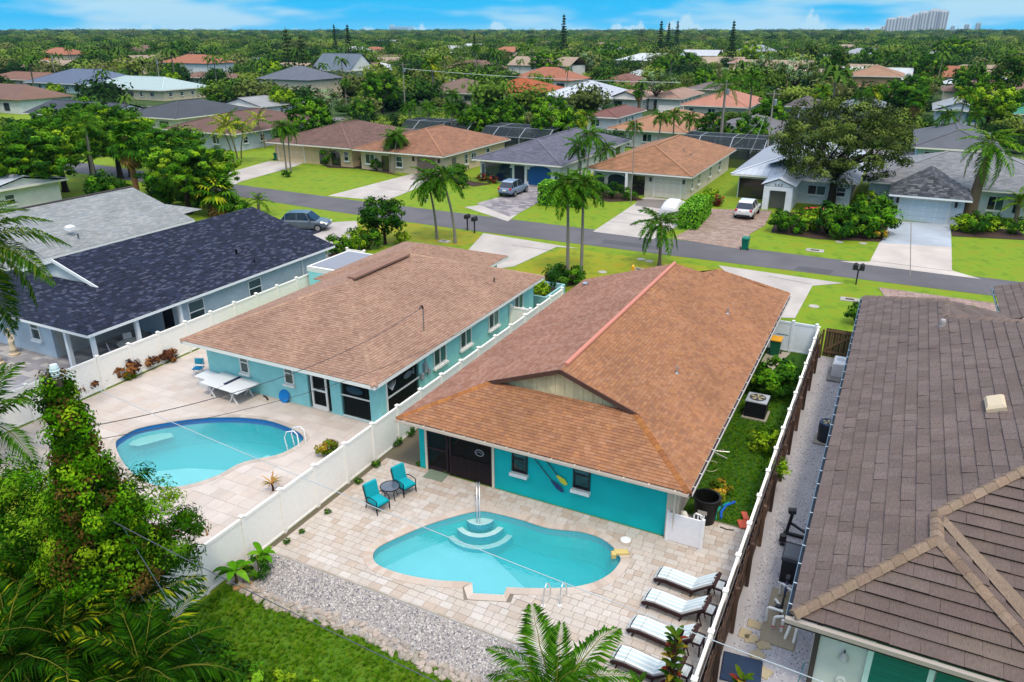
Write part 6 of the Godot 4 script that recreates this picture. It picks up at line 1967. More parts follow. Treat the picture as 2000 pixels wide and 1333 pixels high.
		b.tube([Vector3.ZERO, Vector3(0, p[1], 0)],[0.13, 0.08] if p[1] > 9.2 else [0.05, 0.04], 8, S(190,182,172,0.66))
		put(po, "mast", b, "bark")
		if p[1] > 9.5:
			b = MB.new()
			b.box(Vector3(0, p[1] - 0.5, 0),Vector3(1.8,.1,.1),S(170,160,150,0.6))
			put(po, "crossarm", b, "wood")
			b = MB.new()
			b.lathe([Vector2(.2,0),Vector2(.22,.05),Vector2(.22,.7),Vector2(.1,.76),Vector2(0,.78)], 10, S(190,194,196,0.7),Vector3(0.3, p[1] - 1.9, 0))
			put(po, "transformer", b, "metal")
	wire("pale cable crossing in front of the hedge trees from the thin pole", Vector3(-83.3,10.6,-122.2),Vector3(-30,10.1,-113.5), 0.4, 0.03, S(200,204,206))
	wire("pale service cable slung from the thin pole to the white metal roof", Vector3(-15.2,7.5,-97.41),Vector3(-16.3,3.2,-96.72), 0.3, 0.012, S(214,216,218))
	wire("pale service cable slung from the thin pole to the tan-orange roof", Vector3(-15.31,7.5,-97.35),Vector3(-19.54,3.2,-98.93), 0.4, 0.012, S(214,216,218))

func wire(label: String, a: Vector3, c: Vector3, sag: float, r: float, col: Color) -> void:
	var b := MB.new()
	var pts := []
	for i in 21:
		var t := i / 20.0
		pts.append(a.lerp(c, t) - Vector3.UP * sag * 4.0 * t * (1.0 - t))
	b.tube(pts, [r], 5, col)
	solo("overhead_cable", b, "plastic", label, "cable")

func cage(label: String, x0: float, x1: float, zn: float, depth: float) -> void:
	var o := thing("pool_cage", label, "pool cage", Vector3((x0 + x1) / 2, 0, zn - depth / 2))
	var w := x1 - x0
	var col := S(60,62,70,0.6)
	var sc := MB.new()
	var prof := [Vector2(-depth / 2, 0),Vector2(-depth / 2, 2.6),Vector2(-depth / 4, 3.7),Vector2(depth / 4, 3.7),Vector2(depth / 2, 2.6),Vector2(depth / 2, 0)]
	for i in 5:
		sc.quad(Vector3(-w / 2, prof[i].y, prof[i].x),Vector3(-w / 2, prof[i + 1].y, prof[i + 1].x),Vector3(w / 2, prof[i + 1].y, prof[i + 1].x),Vector3(w / 2, prof[i].y, prof[i].x),S(44,52,62,0.7))
	for s in [-w / 2, w / 2]:
		sc.quad(Vector3(s, 0, -depth / 2),Vector3(s, 0, depth / 2),Vector3(s, 2.6, depth / 2),Vector3(s, 2.6, -depth / 2),S(44,52,62,0.7))
		sc.quad(Vector3(s, 2.6, -depth / 2),Vector3(s, 2.6, depth / 2),Vector3(s, 3.7, depth / 4),Vector3(s, 3.7, -depth / 4),S(44,52,62,0.7))
	put(o, "screen", sc, "screen")
	for k in 6:
		var x := -w / 2 + w * k / 5.0
		var b := MB.new()
		for i in 5:
			b.beam(Vector3(x, prof[i].y, prof[i].x),Vector3(x, prof[i + 1].y, prof[i + 1].x), 0.09, 0.09, S(170,174,182,0.7) if k % 2 else col)
		put(o, "frame", b, "plastic")
	var b2 := MB.new()
	for i in range(1, 5):
		b2.beam(Vector3(-w / 2, prof[i].y, prof[i].x),Vector3(w / 2, prof[i].y, prof[i].x), 0.08, 0.08, S(160,166,176,0.7))
	put(o, "purlin", b2, "plastic")

func post_box(o: Node3D, x: float, with_post := true) -> void:
	var k := S(38,34,38)
	if with_post:
		var p := MB.new()
		p.span(Vector3(-.05,0,-.05),Vector3(.05,1.15,.05),S(60,52,50))
		if x != 0.0: p.span(Vector3(-.35,1.06,-.06),Vector3(.35,1.14,.04),S(60,52,50))
		put(o, "post", p, "plain")
	var b := MB.new()
	var pr := []
	for z in [-0.32, 0.32]:
		var ring := []
		for c in [Vector2(-.17,0),Vector2(.17,0),Vector2(.17,.24),Vector2(.1,.36),Vector2(0,.4),Vector2(-.1,.36),Vector2(-.17,.24)]:
			ring.append(Vector3(x + c.x, 1.15 + c.y, z))
		pr.append(ring)
	b.loft([pr[1], pr[0]], k, false)
	b.poly(pr[1], k)
	var back: Array = pr[0].duplicate()
	back.reverse()
	b.poly(back, k)
	put(o, "box", b, "plain")

func bin(label: String, at: Vector3, turn: float, col: Color, yellow: bool) -> void:
	var o := thing("wheeled_bin", label, "bin", at, turn)
	var b := MB.new()
	var r := []
	for l in [[0.0, 0.22, 0.25],[0.85, 0.28, 0.33],[0.95, 0.29, 0.35]]:
		r.append([Vector3(-l[1], l[0], l[2]),Vector3(l[1], l[0], l[2]),Vector3(l[1], l[0], -l[2]),Vector3(-l[1], l[0], -l[2])])
	for i in 2:
		for k in 4: b.quad(r[i][k], r[i][(k + 1) % 4], r[i + 1][(k + 1) % 4], r[i + 1][k], col)
	put(o, "body", b, "plastic")
	b = MB.new()
	b.cbox(Vector3(0,.99,.01),Vector3(.62,.08,.76), 0.03, S(236,172,40,0.75) if yellow else Color(col.r * 1.1, col.g * 1.1, col.b * 1.1))
	put(o, "lid", b, "plastic", Vector3.ZERO, "yellow lid" if yellow else "")
	for s in [-1, 1]:
		b = MB.new()
		b.tube([Vector3(s * 0.27, 0.12, -0.28),Vector3(s * 0.33, 0.12, -0.28)],[0.12], 12, S(30,30,32))
		put(o, "wheel", b, "plastic")
	b = MB.new()
	b.tube([Vector3(-.26,.93,-.42),Vector3(.26,.93,-.42)],[0.025], 6, col)
	put(o, "handle", b, "plastic")
func car(label: String, at: Vector3, turn: float, col: Color) -> void:
	var o := thing("parked_car", label, "car", at, turn)
	var sec := [[-2.28, 0.62, 0.55, 0.9],[-2.22, 0.84, 0.4, 1.0],[-1.6, 0.92, 0.3, 1.04],[0.0, 0.93, 0.28, 1.03],[0.9, 0.92, 0.28, 1.0],[1.7, 0.89, 0.3, 0.93],[2.15, 0.8, 0.38, 0.82],[2.28, 0.58, 0.46, 0.7]]
	var rings := []
	for s in sec:
		var w: float = s[1]
		rings.append([Vector3(-w * 0.9, s[2], s[0]),Vector3(w * 0.9, s[2], s[0]),Vector3(w, lerpf(s[2], s[3], 0.35), s[0]),Vector3(w * 0.97, lerpf(s[2], s[3], 0.8), s[0]),Vector3(w * 0.86, s[3], s[0]),Vector3(-w * 0.86, s[3], s[0]),Vector3(-w * 0.97, lerpf(s[2], s[3], 0.8), s[0]),Vector3(-w, lerpf(s[2], s[3], 0.35), s[0])])
	rings.reverse()
	var b := MB.new()
	b.loft(rings, col)
	var body := put(o, "body", b, "paint")
	b = MB.new()
	var roof := [[-2.0, 0.78, 1.02],[-1.62, 0.66, 1.56],[-1.1, 0.66, 1.66],[0.1, 0.65, 1.68],[0.45, 0.64, 1.62],[1.15, 0.78, 1.02]]
	var glass := MB.new()
	for i in roof.size() - 1:
		var a: Array = roof[i]
		var c: Array = roof[i + 1]
		var top_face := i in [1, 2, 3]
		(b if top_face else glass).quad(Vector3(-c[1], c[2], c[0]),Vector3(-a[1], a[2], a[0]),Vector3(a[1], a[2], a[0]),Vector3(c[1], c[2], c[0]), col if top_face else S(26,32,40))
		for s in [-1.0, 1.0]:
			var q := [Vector3(s * 0.82, 1.02, a[0]),Vector3(s * 0.82, 1.02, c[0]),Vector3(s * c[1], c[2], c[0]),Vector3(s * a[1], a[2], a[0])]
			if s > 0: q.reverse()
			glass.quad(q[0], q[1], q[2], q[3],S(26,32,40))
	put(body, "roof", b, "paint")
	put(o, "windows", glass, "glass")
	b = MB.new()
	for z in [-1.62, -0.55, 0.4]:
		for s in [-1.0, 1.0]:
			var t := 1.62 if z > -1.6 else 1.5
			b.beam(Vector3(s * 0.83, 1.0, z + (0.25 if z > 0 else 0.0)),Vector3(s * 0.67, t, z - (0.1 if z > 0 else 0.0)), 0.08, 0.03, col)
	put(body, "pillar", b, "paint")
	for x in [-0.84, 0.84]:
		for z in [-1.42, 1.42]:
			var wheel := MB.new()
			wheel.tube([Vector3(x - 0.11, 0.35, z),Vector3(x + 0.11, 0.35, z)],[0.35], 16, S(24,24,26))
			var ty := put(o, "wheel", wheel, "plastic")
			wheel = MB.new()
			var sx := 0.113 * signf(x)
			wheel.tube([Vector3(x + sx * 0.9, 0.35, z),Vector3(x + sx * 1.06, 0.35, z)],[0.22], 12, S(150,152,156))
			put(ty, "rim", wheel, "metal")
	for s in [-1, 1]:
		b = MB.new()
		b.cbox(Vector3(s * 0.68, 0.93, -2.2),Vector3(.26,.2,.14), 0.03, S(180,20,30))
		put(o, "tail_light", b, "plastic")
		b = MB.new()
		b.cbox(Vector3(s * 0.62, 0.72, 2.17),Vector3(.34,.14,.16), 0.03, S(220,224,228))
		put(o, "headlight", b, "plastic")
		b = MB.new()
		b.cbox(Vector3(s * 0.98, 1.06, 0.72),Vector3(.18,.14,.12), 0.03, col)
		put(o, "mirror", b, "paint")
	b = MB.new()
	b.box(Vector3(0,.78,-2.29),Vector3(.42,.16,.03),S(226,226,220))
	put(o, "number_plate", b, "plastic")
	b = MB.new()
	b.box(Vector3(0,.42,-2.27),Vector3(1.3,.16,.08),S(40,40,44))
	put(o, "bumper", b, "plastic")

func covered_car() -> void:
	var o := thing("covered_car", "car under a white fitted cover beside the clipped hedge", "car", Vector3(-19.44,0,-74.82), PI)
	var rings := []
	for s in [[-2.3, 0.6, 0.3, 0.75],[-2.15, 0.88, 0.12, 0.95],[-1.5, 0.95, 0.1, 1.1],[-0.9, 0.95, 0.1, 1.38],[0.2, 0.95, 0.1, 1.42],[0.9, 0.95, 0.1, 1.1],[1.7, 0.92, 0.12, 0.95],[2.2, 0.78, 0.2, 0.78],[2.32, 0.5, 0.34, 0.6]]:
		var ring := []
		for q in [[0.95, 0.0],[1.0, 0.3],[0.96, 0.6],[0.78, 0.88],[0.5, 1.0],[-0.5, 1.0],[-0.78, 0.88],[-0.96, 0.6],[-1.0, 0.3],[-0.95, 0.0]]:
			ring.append(Vector3(s[1] * q[0] + rng.randf_range(-0.02, 0.02), lerpf(s[2], s[3], q[1]) + rng.randf_range(-0.015, 0.015), s[0]))
		rings.append(ring)
	rings.reverse()
	var b := MB.new()
	b.loft(rings, S(226,226,228,0.72))
	put(o, "cover", b, "cloth")
	for x in [-0.84, 0.84]:
		for z in [-1.4, 1.4]:
			b = MB.new()
			b.tube([Vector3(x - 0.09, 0.3, z),Vector3(x + 0.09, 0.3, z)],[0.3], 12, S(24,24,26))
			put(o, "wheel", b, "plastic")

# ---------- houses farther off ----------
var taken := []

func row_house(label: String, l: Vector3, r: Vector3, depth: float, slope: float, ends: String, roof_col: Color, wall_col: Color, opts := {}) -> Node3D:
	var z := (l.z + r.z) / 2
	opts.auto = true
	taken.append(Rect2(l.x - 2, z - depth - 2, r.x - l.x + 4, depth + 4))
	return plain_house(label, l.x, r.x, z, depth, slope, ends, roof_col, wall_col, opts)

func build_far_houses() -> void:
	taken = [Rect2(-82,-110,100,40)]
	var cream := S(236,220,188,0.85)
	var white := S(236,236,232,0.87)
	var metal := {"seams": true, "roof": "plain"}
	row_house("large house with a blue-grey metal hip roof behind the mint-roofed house", Vector3(-240.97,2.7,-148.93),Vector3(-207.64,2.7,-150.03), 20.0, 0.36, "hh", S(120,134,160,0.6),S(190,214,216,0.85), metal.duplicate())
	row_house("cream house with a wide pale mint metal roof and a metal chimney", Vector3(-205.76,2.7,-139.22),Vector3(-173.18,2.7,-146.93), 17.0, 0.32, "hh", S(196,216,216,0.64), cream, metal.duplicate())
	row_house("white house with a dark grey concrete tile roof behind the big spreading tree", Vector3(-149.27,2.7,-89.16),Vector3(-127.21,2.7,-93.18), 13.0, 0.3, "gg", S(92,98,112,0.55), white)
	row_house("cream house with a dark slate shingle roof right of the spreading tree", Vector3(-129.44,2.7,-96.03),Vector3(-114.51,2.7,-96.71), 20.0, 0.3, "hh", S(100,106,116,0.56),S(230,222,208,0.85))
	row_house("brown hip-roofed house behind the golden palm clump", Vector3(-104.81,2.7,-85.59),Vector3(-89.48,2.7,-84.73), 22.0, 0.3, "hh", S(146,112,98,0.58),S(206,216,226,0.85))
	row_house("low house with a grey-white roof near the two blue cars", Vector3(-129.72,2.7,-120.34),Vector3(-117.49,2.7,-120.04), 14.0, 0.25, "hg", S(196,196,198,0.62), white)
	row_house("flat-looking brown-roofed house near the red car", Vector3(-223.77,2.7,-191.78),Vector3(-199.24,2.7,-187.58), 13.0, 0.22, "hh", S(168,128,112,0.58),S(206,226,220,0.85))
	row_house("brown-roofed house below the tall white house", Vector3(-154.24,2.7,-176.89),Vector3(-134.74,2.7,-172.71), 15.0, 0.3, "hh", S(156,118,102,0.58),S(220,196,170,0.85))
	row_house("tall white house with a steep grey gable roof near the dark pines", Vector3(-173.58,5.4,-202.69),Vector3(-157.84,5.4,-199.4), 14.0, 0.7, "gg", S(136,150,166,0.6), white, {"h": 5.4})
	row_house("orange tile-roofed house at the far left edge behind a dark tree", Vector3(-373.16,2.7,-224.98),Vector3(-350.24,2.7,-230.25), 16.0, 0.35, "hh", S(214,112,66,0.6), cream)
	row_house("pale house with terracotta roof above the orange tile roof at the far left", Vector3(-613.97,2.7,-376.36),Vector3(-579.74,2.7,-376.7), 18.0, 0.3, "hh", S(206,140,112,0.6), cream)
	row_house("brown-roofed low house at the left edge below the orange tile roof", Vector3(-272.66,2.7,-157.05),Vector3(-241.01,2.7,-154.55), 14.0, 0.28, "hh", S(170,124,104,0.58),S(216,210,204,0.85))
	row_house("house with a bright white metal roof left of the tan hip roof", Vector3(-133.88,2.7,-194.73),Vector3(-121.55,2.7,-195.82), 14.0, 0.28, "hg", S(226,234,244,0.68), white, metal.duplicate())
	row_house("tan house with a brown-grey hip roof beside the orange tile roof", Vector3(-113.13,2.7,-171.02),Vector3(-94.28,2.7,-169.15), 18.0, 0.33, "hh", S(158,130,116,0.58), cream)
	row_house("white house with a bright orange tile roof in the middle distance", Vector3(-98.74,2.7,-172.44),Vector3(-78.08,2.7,-172.03), 20.0, 0.34, "hh", S(222,122,70,0.6), white, {"courses": 0.4, "tab": 0.4, "piece": "roof_tile"})
	row_house("house with a pale silver metal hip roof right of the orange tile roof", Vector3(-79.17,2.7,-171.49),Vector3(-60.53,2.7,-171.03), 20.0, 0.34, "hh", S(216,222,232,0.66), white, metal.duplicate())
	row_house("pinkish house with a peach gable roof and a white double garage", Vector3(-62.55,2.7,-173.19),Vector3(-53.98,2.7,-172.77), 20.0, 0.38, "gg", S(214,178,156,0.62),S(240,232,226,0.87), {"front": [["garage", (Vector3(-65.86,0,-194.03)).x, 5.2, 2.2, 0, S(240,236,234,0.86)]]})
	row_house("pinkish house wing with a long peach roof and hedge in front", Vector3(-54.98,2.7,-178.62),Vector3(-46.25,2.7,-176.66), 22.0, 0.32, "hh", S(206,168,148,0.6),S(240,232,226,0.87))
	row_house("house with a brown tile hip roof behind the silver metal roof", Vector3(-84.02,2.7,-219.81),Vector3(-68.88,2.7,-214.98), 20.0, 0.34, "hh", S(166,116,98,0.58), cream)
	row_house("small white house with a dark red shingle roof behind the hedge trees", Vector3(-52.63,2.7,-133.65),Vector3(-45.76,2.7,-132.23), 17.0, 0.3, "hh", S(160,108,98,0.58), white)
	row_house("white house with a long orange-tan roof right of the dark red roof", Vector3(-42.25,2.7,-118.58),Vector3(-29.25,2.7,-115.7), 24.0, 0.3, "hh", S(214,158,122,0.6), white)
	row_house("pink-walled house with a salmon tile roof and pale garage doors", Vector3(-42.85,2.7,-164.03),Vector3(-28.68,2.7,-162.25), 22.0, 0.34, "hh", S(230,160,134,0.62),S(240,222,210,0.86), {"front": [["garage", (Vector3(-44.99,0,-181.78)).x, 5.0, 2.2, 0, S(240,232,228,0.86)]]})
	row_house("large two-storey tan house with tiled hip roof and arched openings", Vector3(-17.03,5.6,-242.69),Vector3(-2.62,5.6,-233.21), 20.0, 0.34, "hh", S(210,164,132,0.6),S(228,178,134,0.85), {"h": 5.6})
	row_house("grey house with a small flat cupola on its roof between the trees", Vector3(-22.94,2.7,-171.41),Vector3(-17.1,2.7,-169.29), 16.0, 0.4, "hh", S(132,122,124,0.58),S(180,190,186,0.8))
	row_house("low blue-grey roofed house behind the yellow palms", Vector3(-13,2.7,-175.12),Vector3(-4.45,2.7,-172.04), 16.0, 0.32, "hh", S(168,180,192,0.6),S(220,226,230,0.85))
	row_house("pale grey gabled house with a bright blue window at the right", Vector3(4.22,2.7,-176.4),Vector3(13.19,2.7,-174.09), 16.0, 0.34, "gg", S(196,202,210,0.62),S(214,224,236,0.86), {"front": [["shutter", (Vector3(11.9,0,-201.23)).x, 3.2, 1.5, 0.6, S(20,74,170,0.8)]]})
	row_house("house with a wide dark grey hip roof behind the drooping palm", Vector3(1.25,2.7,-117.59),Vector3(11.93,2.7,-114.72), 21.0, 0.36, "hh", S(128,130,140,0.58),S(180,206,226,0.85))
	row_house("house with a bright green roof at the right edge", Vector3(16.23,2.7,-174.53),Vector3(23.89,2.7,-172.13), 14.0, 0.3, "hh", S(80,172,146,0.62), white)
	row_house("house with a dull grey hip roof behind the white metal roof", Vector3(-27.41,2.7,-120.82),Vector3(-16.97,2.7,-119.22), 20.0, 0.28, "hh", S(150,146,150,0.58), white)
	row_house("far house with a white roof among dark trees at the left", Vector3(-560.84,2.7,-501.89),Vector3(-530.61,2.7,-495.14), 18.0, 0.3, "hh", S(230,234,238,0.68), white)
	row_house("far house with a pale grey roof behind the brown flat roof", Vector3(-267.63,2.7,-243.12),Vector3(-249.13,2.7,-242.04), 14.0, 0.25, "hh", S(170,178,188,0.6), white)
	row_house("far grey-roofed house behind the royal palms in the middle", Vector3(-255.39,2.7,-418.36),Vector3(-230.86,2.7,-409.41), 20.0, 0.3, "hh", S(196,204,210,0.62), white)
	row_house("far house with a brown-mauve roof right of the royal palms", Vector3(-211.58,2.7,-340.61),Vector3(-194.48,2.7,-334.81), 18.0, 0.3, "hh", S(130,96,92,0.56), cream)
	row_house("far house with a white roof right of the dark spreading tree", Vector3(-91.26,2.7,-261.96),Vector3(-79.06,2.7,-257.73), 16.0, 0.3, "hh", S(232,236,240,0.68), white)
	row_house("far house with a red roof left of the slender pine at the right", Vector3(-130.97,2.7,-586.34),Vector3(-117.59,2.7,-577.75), 16.0, 0.4, "hh", S(214,96,80,0.62), cream)
	row_house("far yellow house with a pinkish roof above the salmon tile roof", Vector3(-66.59,5.4,-323.19),Vector3(-58.49,5.4,-315.95), 12.0, 0.4, "hh", S(206,158,142,0.6),S(240,204,120,0.85), {"h": 5.4})
	row_house("far house with a pale roof left of the red roof", Vector3(-54.62,2.7,-213.01),Vector3(-45.27,2.7,-209.2), 16.0, 0.28, "hh", S(150,136,132,0.58), cream)
	row_house("far house with a tan roof in the trees above the mint roof", Vector3(-652.49,2.7,-529.91),Vector3(-607.96,2.7,-526.11), 18.0, 0.3, "hh", S(190,168,150,0.6), cream)
	row_house("far house with a grey roof at the right edge among round trees", Vector3(39.66,2.7,-490.43),Vector3(53.68,2.7,-474.02), 18.0, 0.3, "hh", S(190,196,204,0.62), white)
	row_house("far house with a faded roof right of the tall dark pine", Vector3(-235.96,2.7,-797.05),Vector3(-216.68,2.7,-776.99), 18.0, 0.3, "hh", S(206,176,160,0.6), white)
	row_house("white-roofed house half hidden behind the left palms and the wide spreading tree", Vector3(-92,2.5,-41.5),Vector3(-77.5,2.5,-41.5), 9.0, 0.2, "gg", S(214,222,232,0.66), white, metal.duplicate())
	for t in [[1740, 36, 22, 78.0],[1756, 34, 16, 84.0],[1772, 36, 14, 82.0],[1786, 30, 18, 96.0],[1800, 27, 20, 104.0],[1820, 25, 22, 112.0],[1836, 26, 20, 108.0],[1693, 48, 9, 38.0],[1726, 46, 10, 46.0],[1887, 42, 9, 52.0],[1909, 40, 9, 58.0],[1860, 44, 7, 46.0]]:
		tower(t)
	var o := thing("long_building", "long pale low-rise building on the horizon left of centre", "building", Vector3(-3623.59,0,-5320.27))
	var b := MB.new()
	b.span(Vector3(-115,0,-30),Vector3(75,48,30),S(190,214,226,0.7))
	b.span(Vector3(-115,48,-25),Vector3(-95,60,25),S(190,214,226,0.7))
	put(o, "wall", b, "plain")
	for i in 14:
		b = MB.new()
		b.span(Vector3(-110 + i * 13, 8, 30),Vector3(-104 + i * 13, 42, 30.6),S(130,160,180,0.7))
		put(o, "window", b, "plain")

var tower_words := ["left pale tower of the far skyline group", "second pale tower of the skyline group, narrower", "slim pale tower in the middle of the skyline group", "broader pale tower left of the tallest pair", "pale tower just left of the tallest one", "tallest pale tower of the skyline group", "right pale tower beside the tallest one", "lone small tower far left of the skyline group", "small low tower at the left foot of the skyline group", "faint tower right of the skyline group", "faint stepped tower at the right end of the skyline", "lowest faint block right of the tallest towers"]
var tower_n := 0

func tower(t: Array) -> void:
	var at := Vector3(0,0,0)
	var d := 2700.0
	var yaw := deg_to_rad(26.7) - atan((t[0] - 1000.0) / 1599.4)
	at = Vector3(-sin(yaw) * d, 0, -cos(yaw) * d)
	var w: float = t[2] * d / 1750.0
	var o := thing("tower", tower_words[tower_n],"tower", at, yaw)
	tower_n += 1
	var h: float = t[3] * 0.68
	var pale := S(222,222,226,0.85) if t[0] < 1850 else S(190,210,224,0.8)
	var b := MB.new()
	b.span(Vector3(-w / 2, 0, -14),Vector3(w / 2, h * 0.94, 14), pale)
	put(o, "wall", b, "plain")
	b = MB.new()
	b.span(Vector3(-w * 0.32, h * 0.94, -10),Vector3(w * 0.32, h, 10), pale)
	put(o, "roof", b, "plain")
	var n := int(maxf(2.0, w / 7.0))
	for i in n:
		b = MB.new()
		var x := -w / 2 + w * (i + 0.5) / n
		b.span(Vector3(x - w / n * 0.22, h * 0.08, 14),Vector3(x + w / n * 0.22, h * 0.9, 14.8),S(176,180,190,0.7))
		put(o, "window", b, "plain")

# ---------- things in the yards ----------
func lounger(label: String, at: Vector3, turn: float) -> void:
	var o := thing("sun_lounger", label, "sun lounger", at, turn, "striped loungers beside the kidney pool")
	var dark := S(64,40,38,0.7)
	var prof := [Vector2(-.98,.22),Vector2(-.9,.3),Vector2(-.6,.34),Vector2(.0,.31),Vector2(.3,.3)]
	var b := MB.new()
	for i in prof.size() - 1:
		for s in [-0.34, 0.34]:
			b.beam(Vector3(prof[i].x, prof[i].y - 0.04, s),Vector3(prof[i + 1].x, prof[i + 1].y - 0.04, s), 0.05, 0.12, dark)
	b.span(Vector3(-1,.14,-.34),Vector3(-.95,.26,.34), dark)
	b.span(Vector3(.27,.22,-.34),Vector3(.32,.3,.34), dark)
	put(o, "frame", b, "wood")
	b = MB.new()
	for s in [-0.33, 0.33]: b.beam(Vector3(0.3, 0.28, s),Vector3(0.92, 0.78, s), 0.05, 0.06, dark)
	b.beam(Vector3(.95,.8,-.36),Vector3(.95,.8,.36), 0.1, 0.08, dark)
	for s in [-0.2, 0.2]: b.beam(Vector3(0.72, 0.58, s),Vector3(0.9, 0.05, s), 0.03, 0.03, dark)
	put(o, "backrest_frame", b, "wood")
	for p in [Vector3(-.8,0,-.3),Vector3(-.8,0,.3),Vector3(.28,0,-.3),Vector3(.28,0,.3)]:
		b = MB.new()
		b.beam(p + Vector3(-.06,0,0), p + Vector3(.03,.26,0), 0.05, 0.05, dark)
		put(o, "leg", b, "wood")
	var white := S(238,240,238,0.72)
	var stripe := S(206,226,228,0.7)
	var cuts := [-0.3, -0.2, -0.13, -0.04, 0.04, 0.13, 0.2, 0.3]
	for part in 2:
		b = MB.new()
		var line: Array = prof if part == 0 else [Vector2(.3,.32),Vector2(.6,.57),Vector2(.9,.8)]
		for i in line.size() - 1:
			var a: Vector2 = line[i]
			var c: Vector2 = line[i + 1]
			var nn := Vector2(a.y - c.y, c.x - a.x).normalized() * 0.07
			for k in cuts.size() - 1:
				var col := stripe if k % 2 == 1 else white
				var puff := 1.0 + 0.12 * cos(k - 3.0)
				b.quad(Vector3(a.x + nn.x * puff, a.y + nn.y * puff, cuts[k + 1]),Vector3(c.x + nn.x * puff, c.y + nn.y * puff, cuts[k + 1]),Vector3(c.x + nn.x * puff, c.y + nn.y * puff, cuts[k]),Vector3(a.x + nn.x * puff, a.y + nn.y * puff, cuts[k]), col)
			for s in [-0.3, 0.3]:
				var q := [Vector3(a.x, a.y, s),Vector3(c.x, c.y, s),Vector3(c.x + nn.x, c.y + nn.y, s),Vector3(a.x + nn.x, a.y + nn.y, s)]
				if s < 0: q.reverse()
				b.quad(q[0], q[1], q[2], q[3], white)
		var e: Vector2 = line[0]
		b.quad(Vector3(e.x, e.y, -0.3),Vector3(e.x, e.y, 0.3),Vector3(e.x - 0.02, e.y + 0.07, 0.3),Vector3(e.x - 0.02, e.y + 0.07, -0.3), white)
		put(o, "cushion" if part == 0 else "back_cushion", b, "cloth")

func side_table(label: String, at: Vector3, turn: float) -> void:
	var o := thing("side_table", label, "side table", at, turn, "dark side tables behind the loungers")
	var dark := S(66,44,44,0.7)
	var b := MB.new()
	for s in [-0.24, 0.24]:
		b.span(Vector3(-0.24, 0.44, s - 0.025),Vector3(0.24, 0.49, s + 0.025), dark)
		b.span(Vector3(s - 0.025, 0.44, -0.215),Vector3(s + 0.025, 0.49, 0.215), dark)
	put(o, "top_frame", b, "wood")
	b = MB.new()
	b.box(Vector3(0,.475,0),Vector3(.43,.012,.43),S(200,190,180))
	put(o, "glass_top", b, "clear")
	for s in [-0.22, 0.22]:
		for t in [-0.22, 0.22]:
			b = MB.new()
			b.span(Vector3(s - 0.02, 0, t - 0.02),Vector3(s + 0.02, 0.44, t + 0.02), dark)
			put(o, "leg", b, "wood")
	b = MB.new()
	b.span(Vector3(-.2,.12,-.2),Vector3(-.18,.44,.2), dark)
	put(o, "side_panel", b, "wood")

func patio_chair(label: String, at: Vector3, turn: float) -> void:
	var o := thing("patio_chair", label, "chair", at, turn)
	var k := S(36,36,42)
	var teal := S(0,176,190,0.7)
	for s in [-0.3, 0.3]:
		var b := MB.new()
		b.tube([Vector3(s, 0, 0.3),Vector3(s, 0.25, 0.26),Vector3(s, 0.6, 0.3),Vector3(s, 0.64, 0.12),Vector3(s, 0.62, -0.2),Vector3(s, 0.5, -0.34)],[0.02], 6, k)
		put(o, "armrest", b, "metal")
		b = MB.new()
		b.tube([Vector3(s, 0, -0.42),Vector3(s, 0.35, -0.32),Vector3(s, 0.98, -0.5)],[0.02], 6, k)
		put(o, "back_post", b, "metal")
		b = MB.new()
		b.tube([Vector3(s, 0, 0.3),Vector3(s, 0.38, 0.28)],[0.022], 6, k)
		put(o, "leg", b, "metal")
	var f := MB.new()
	for s in [-0.3, 0.3]: f.beam(Vector3(s, 0.36, 0.3),Vector3(s, 0.34, -0.32), 0.03, 0.03, k)
	f.beam(Vector3(-.3,.36,.3),Vector3(.3,.36,.3), 0.03, 0.03, k)
	f.beam(Vector3(-.3,.96,-.5),Vector3(.3,.96,-.5), 0.03, 0.04, k)
	put(o, "seat_frame", f, "metal")
	var c := MB.new()
	c.cbox(Vector3(0,.43,.0),Vector3(.56,.13,.62), 0.04, teal)
	put(o, "seat_cushion", c, "cloth")
	c = MB.new()
	c.cbox(Vector3(0,.76,-.39),Vector3(.56,.62,.12), 0.03, teal, Basis(Vector3.RIGHT, -0.24))
	put(o, "back_cushion", c, "cloth")

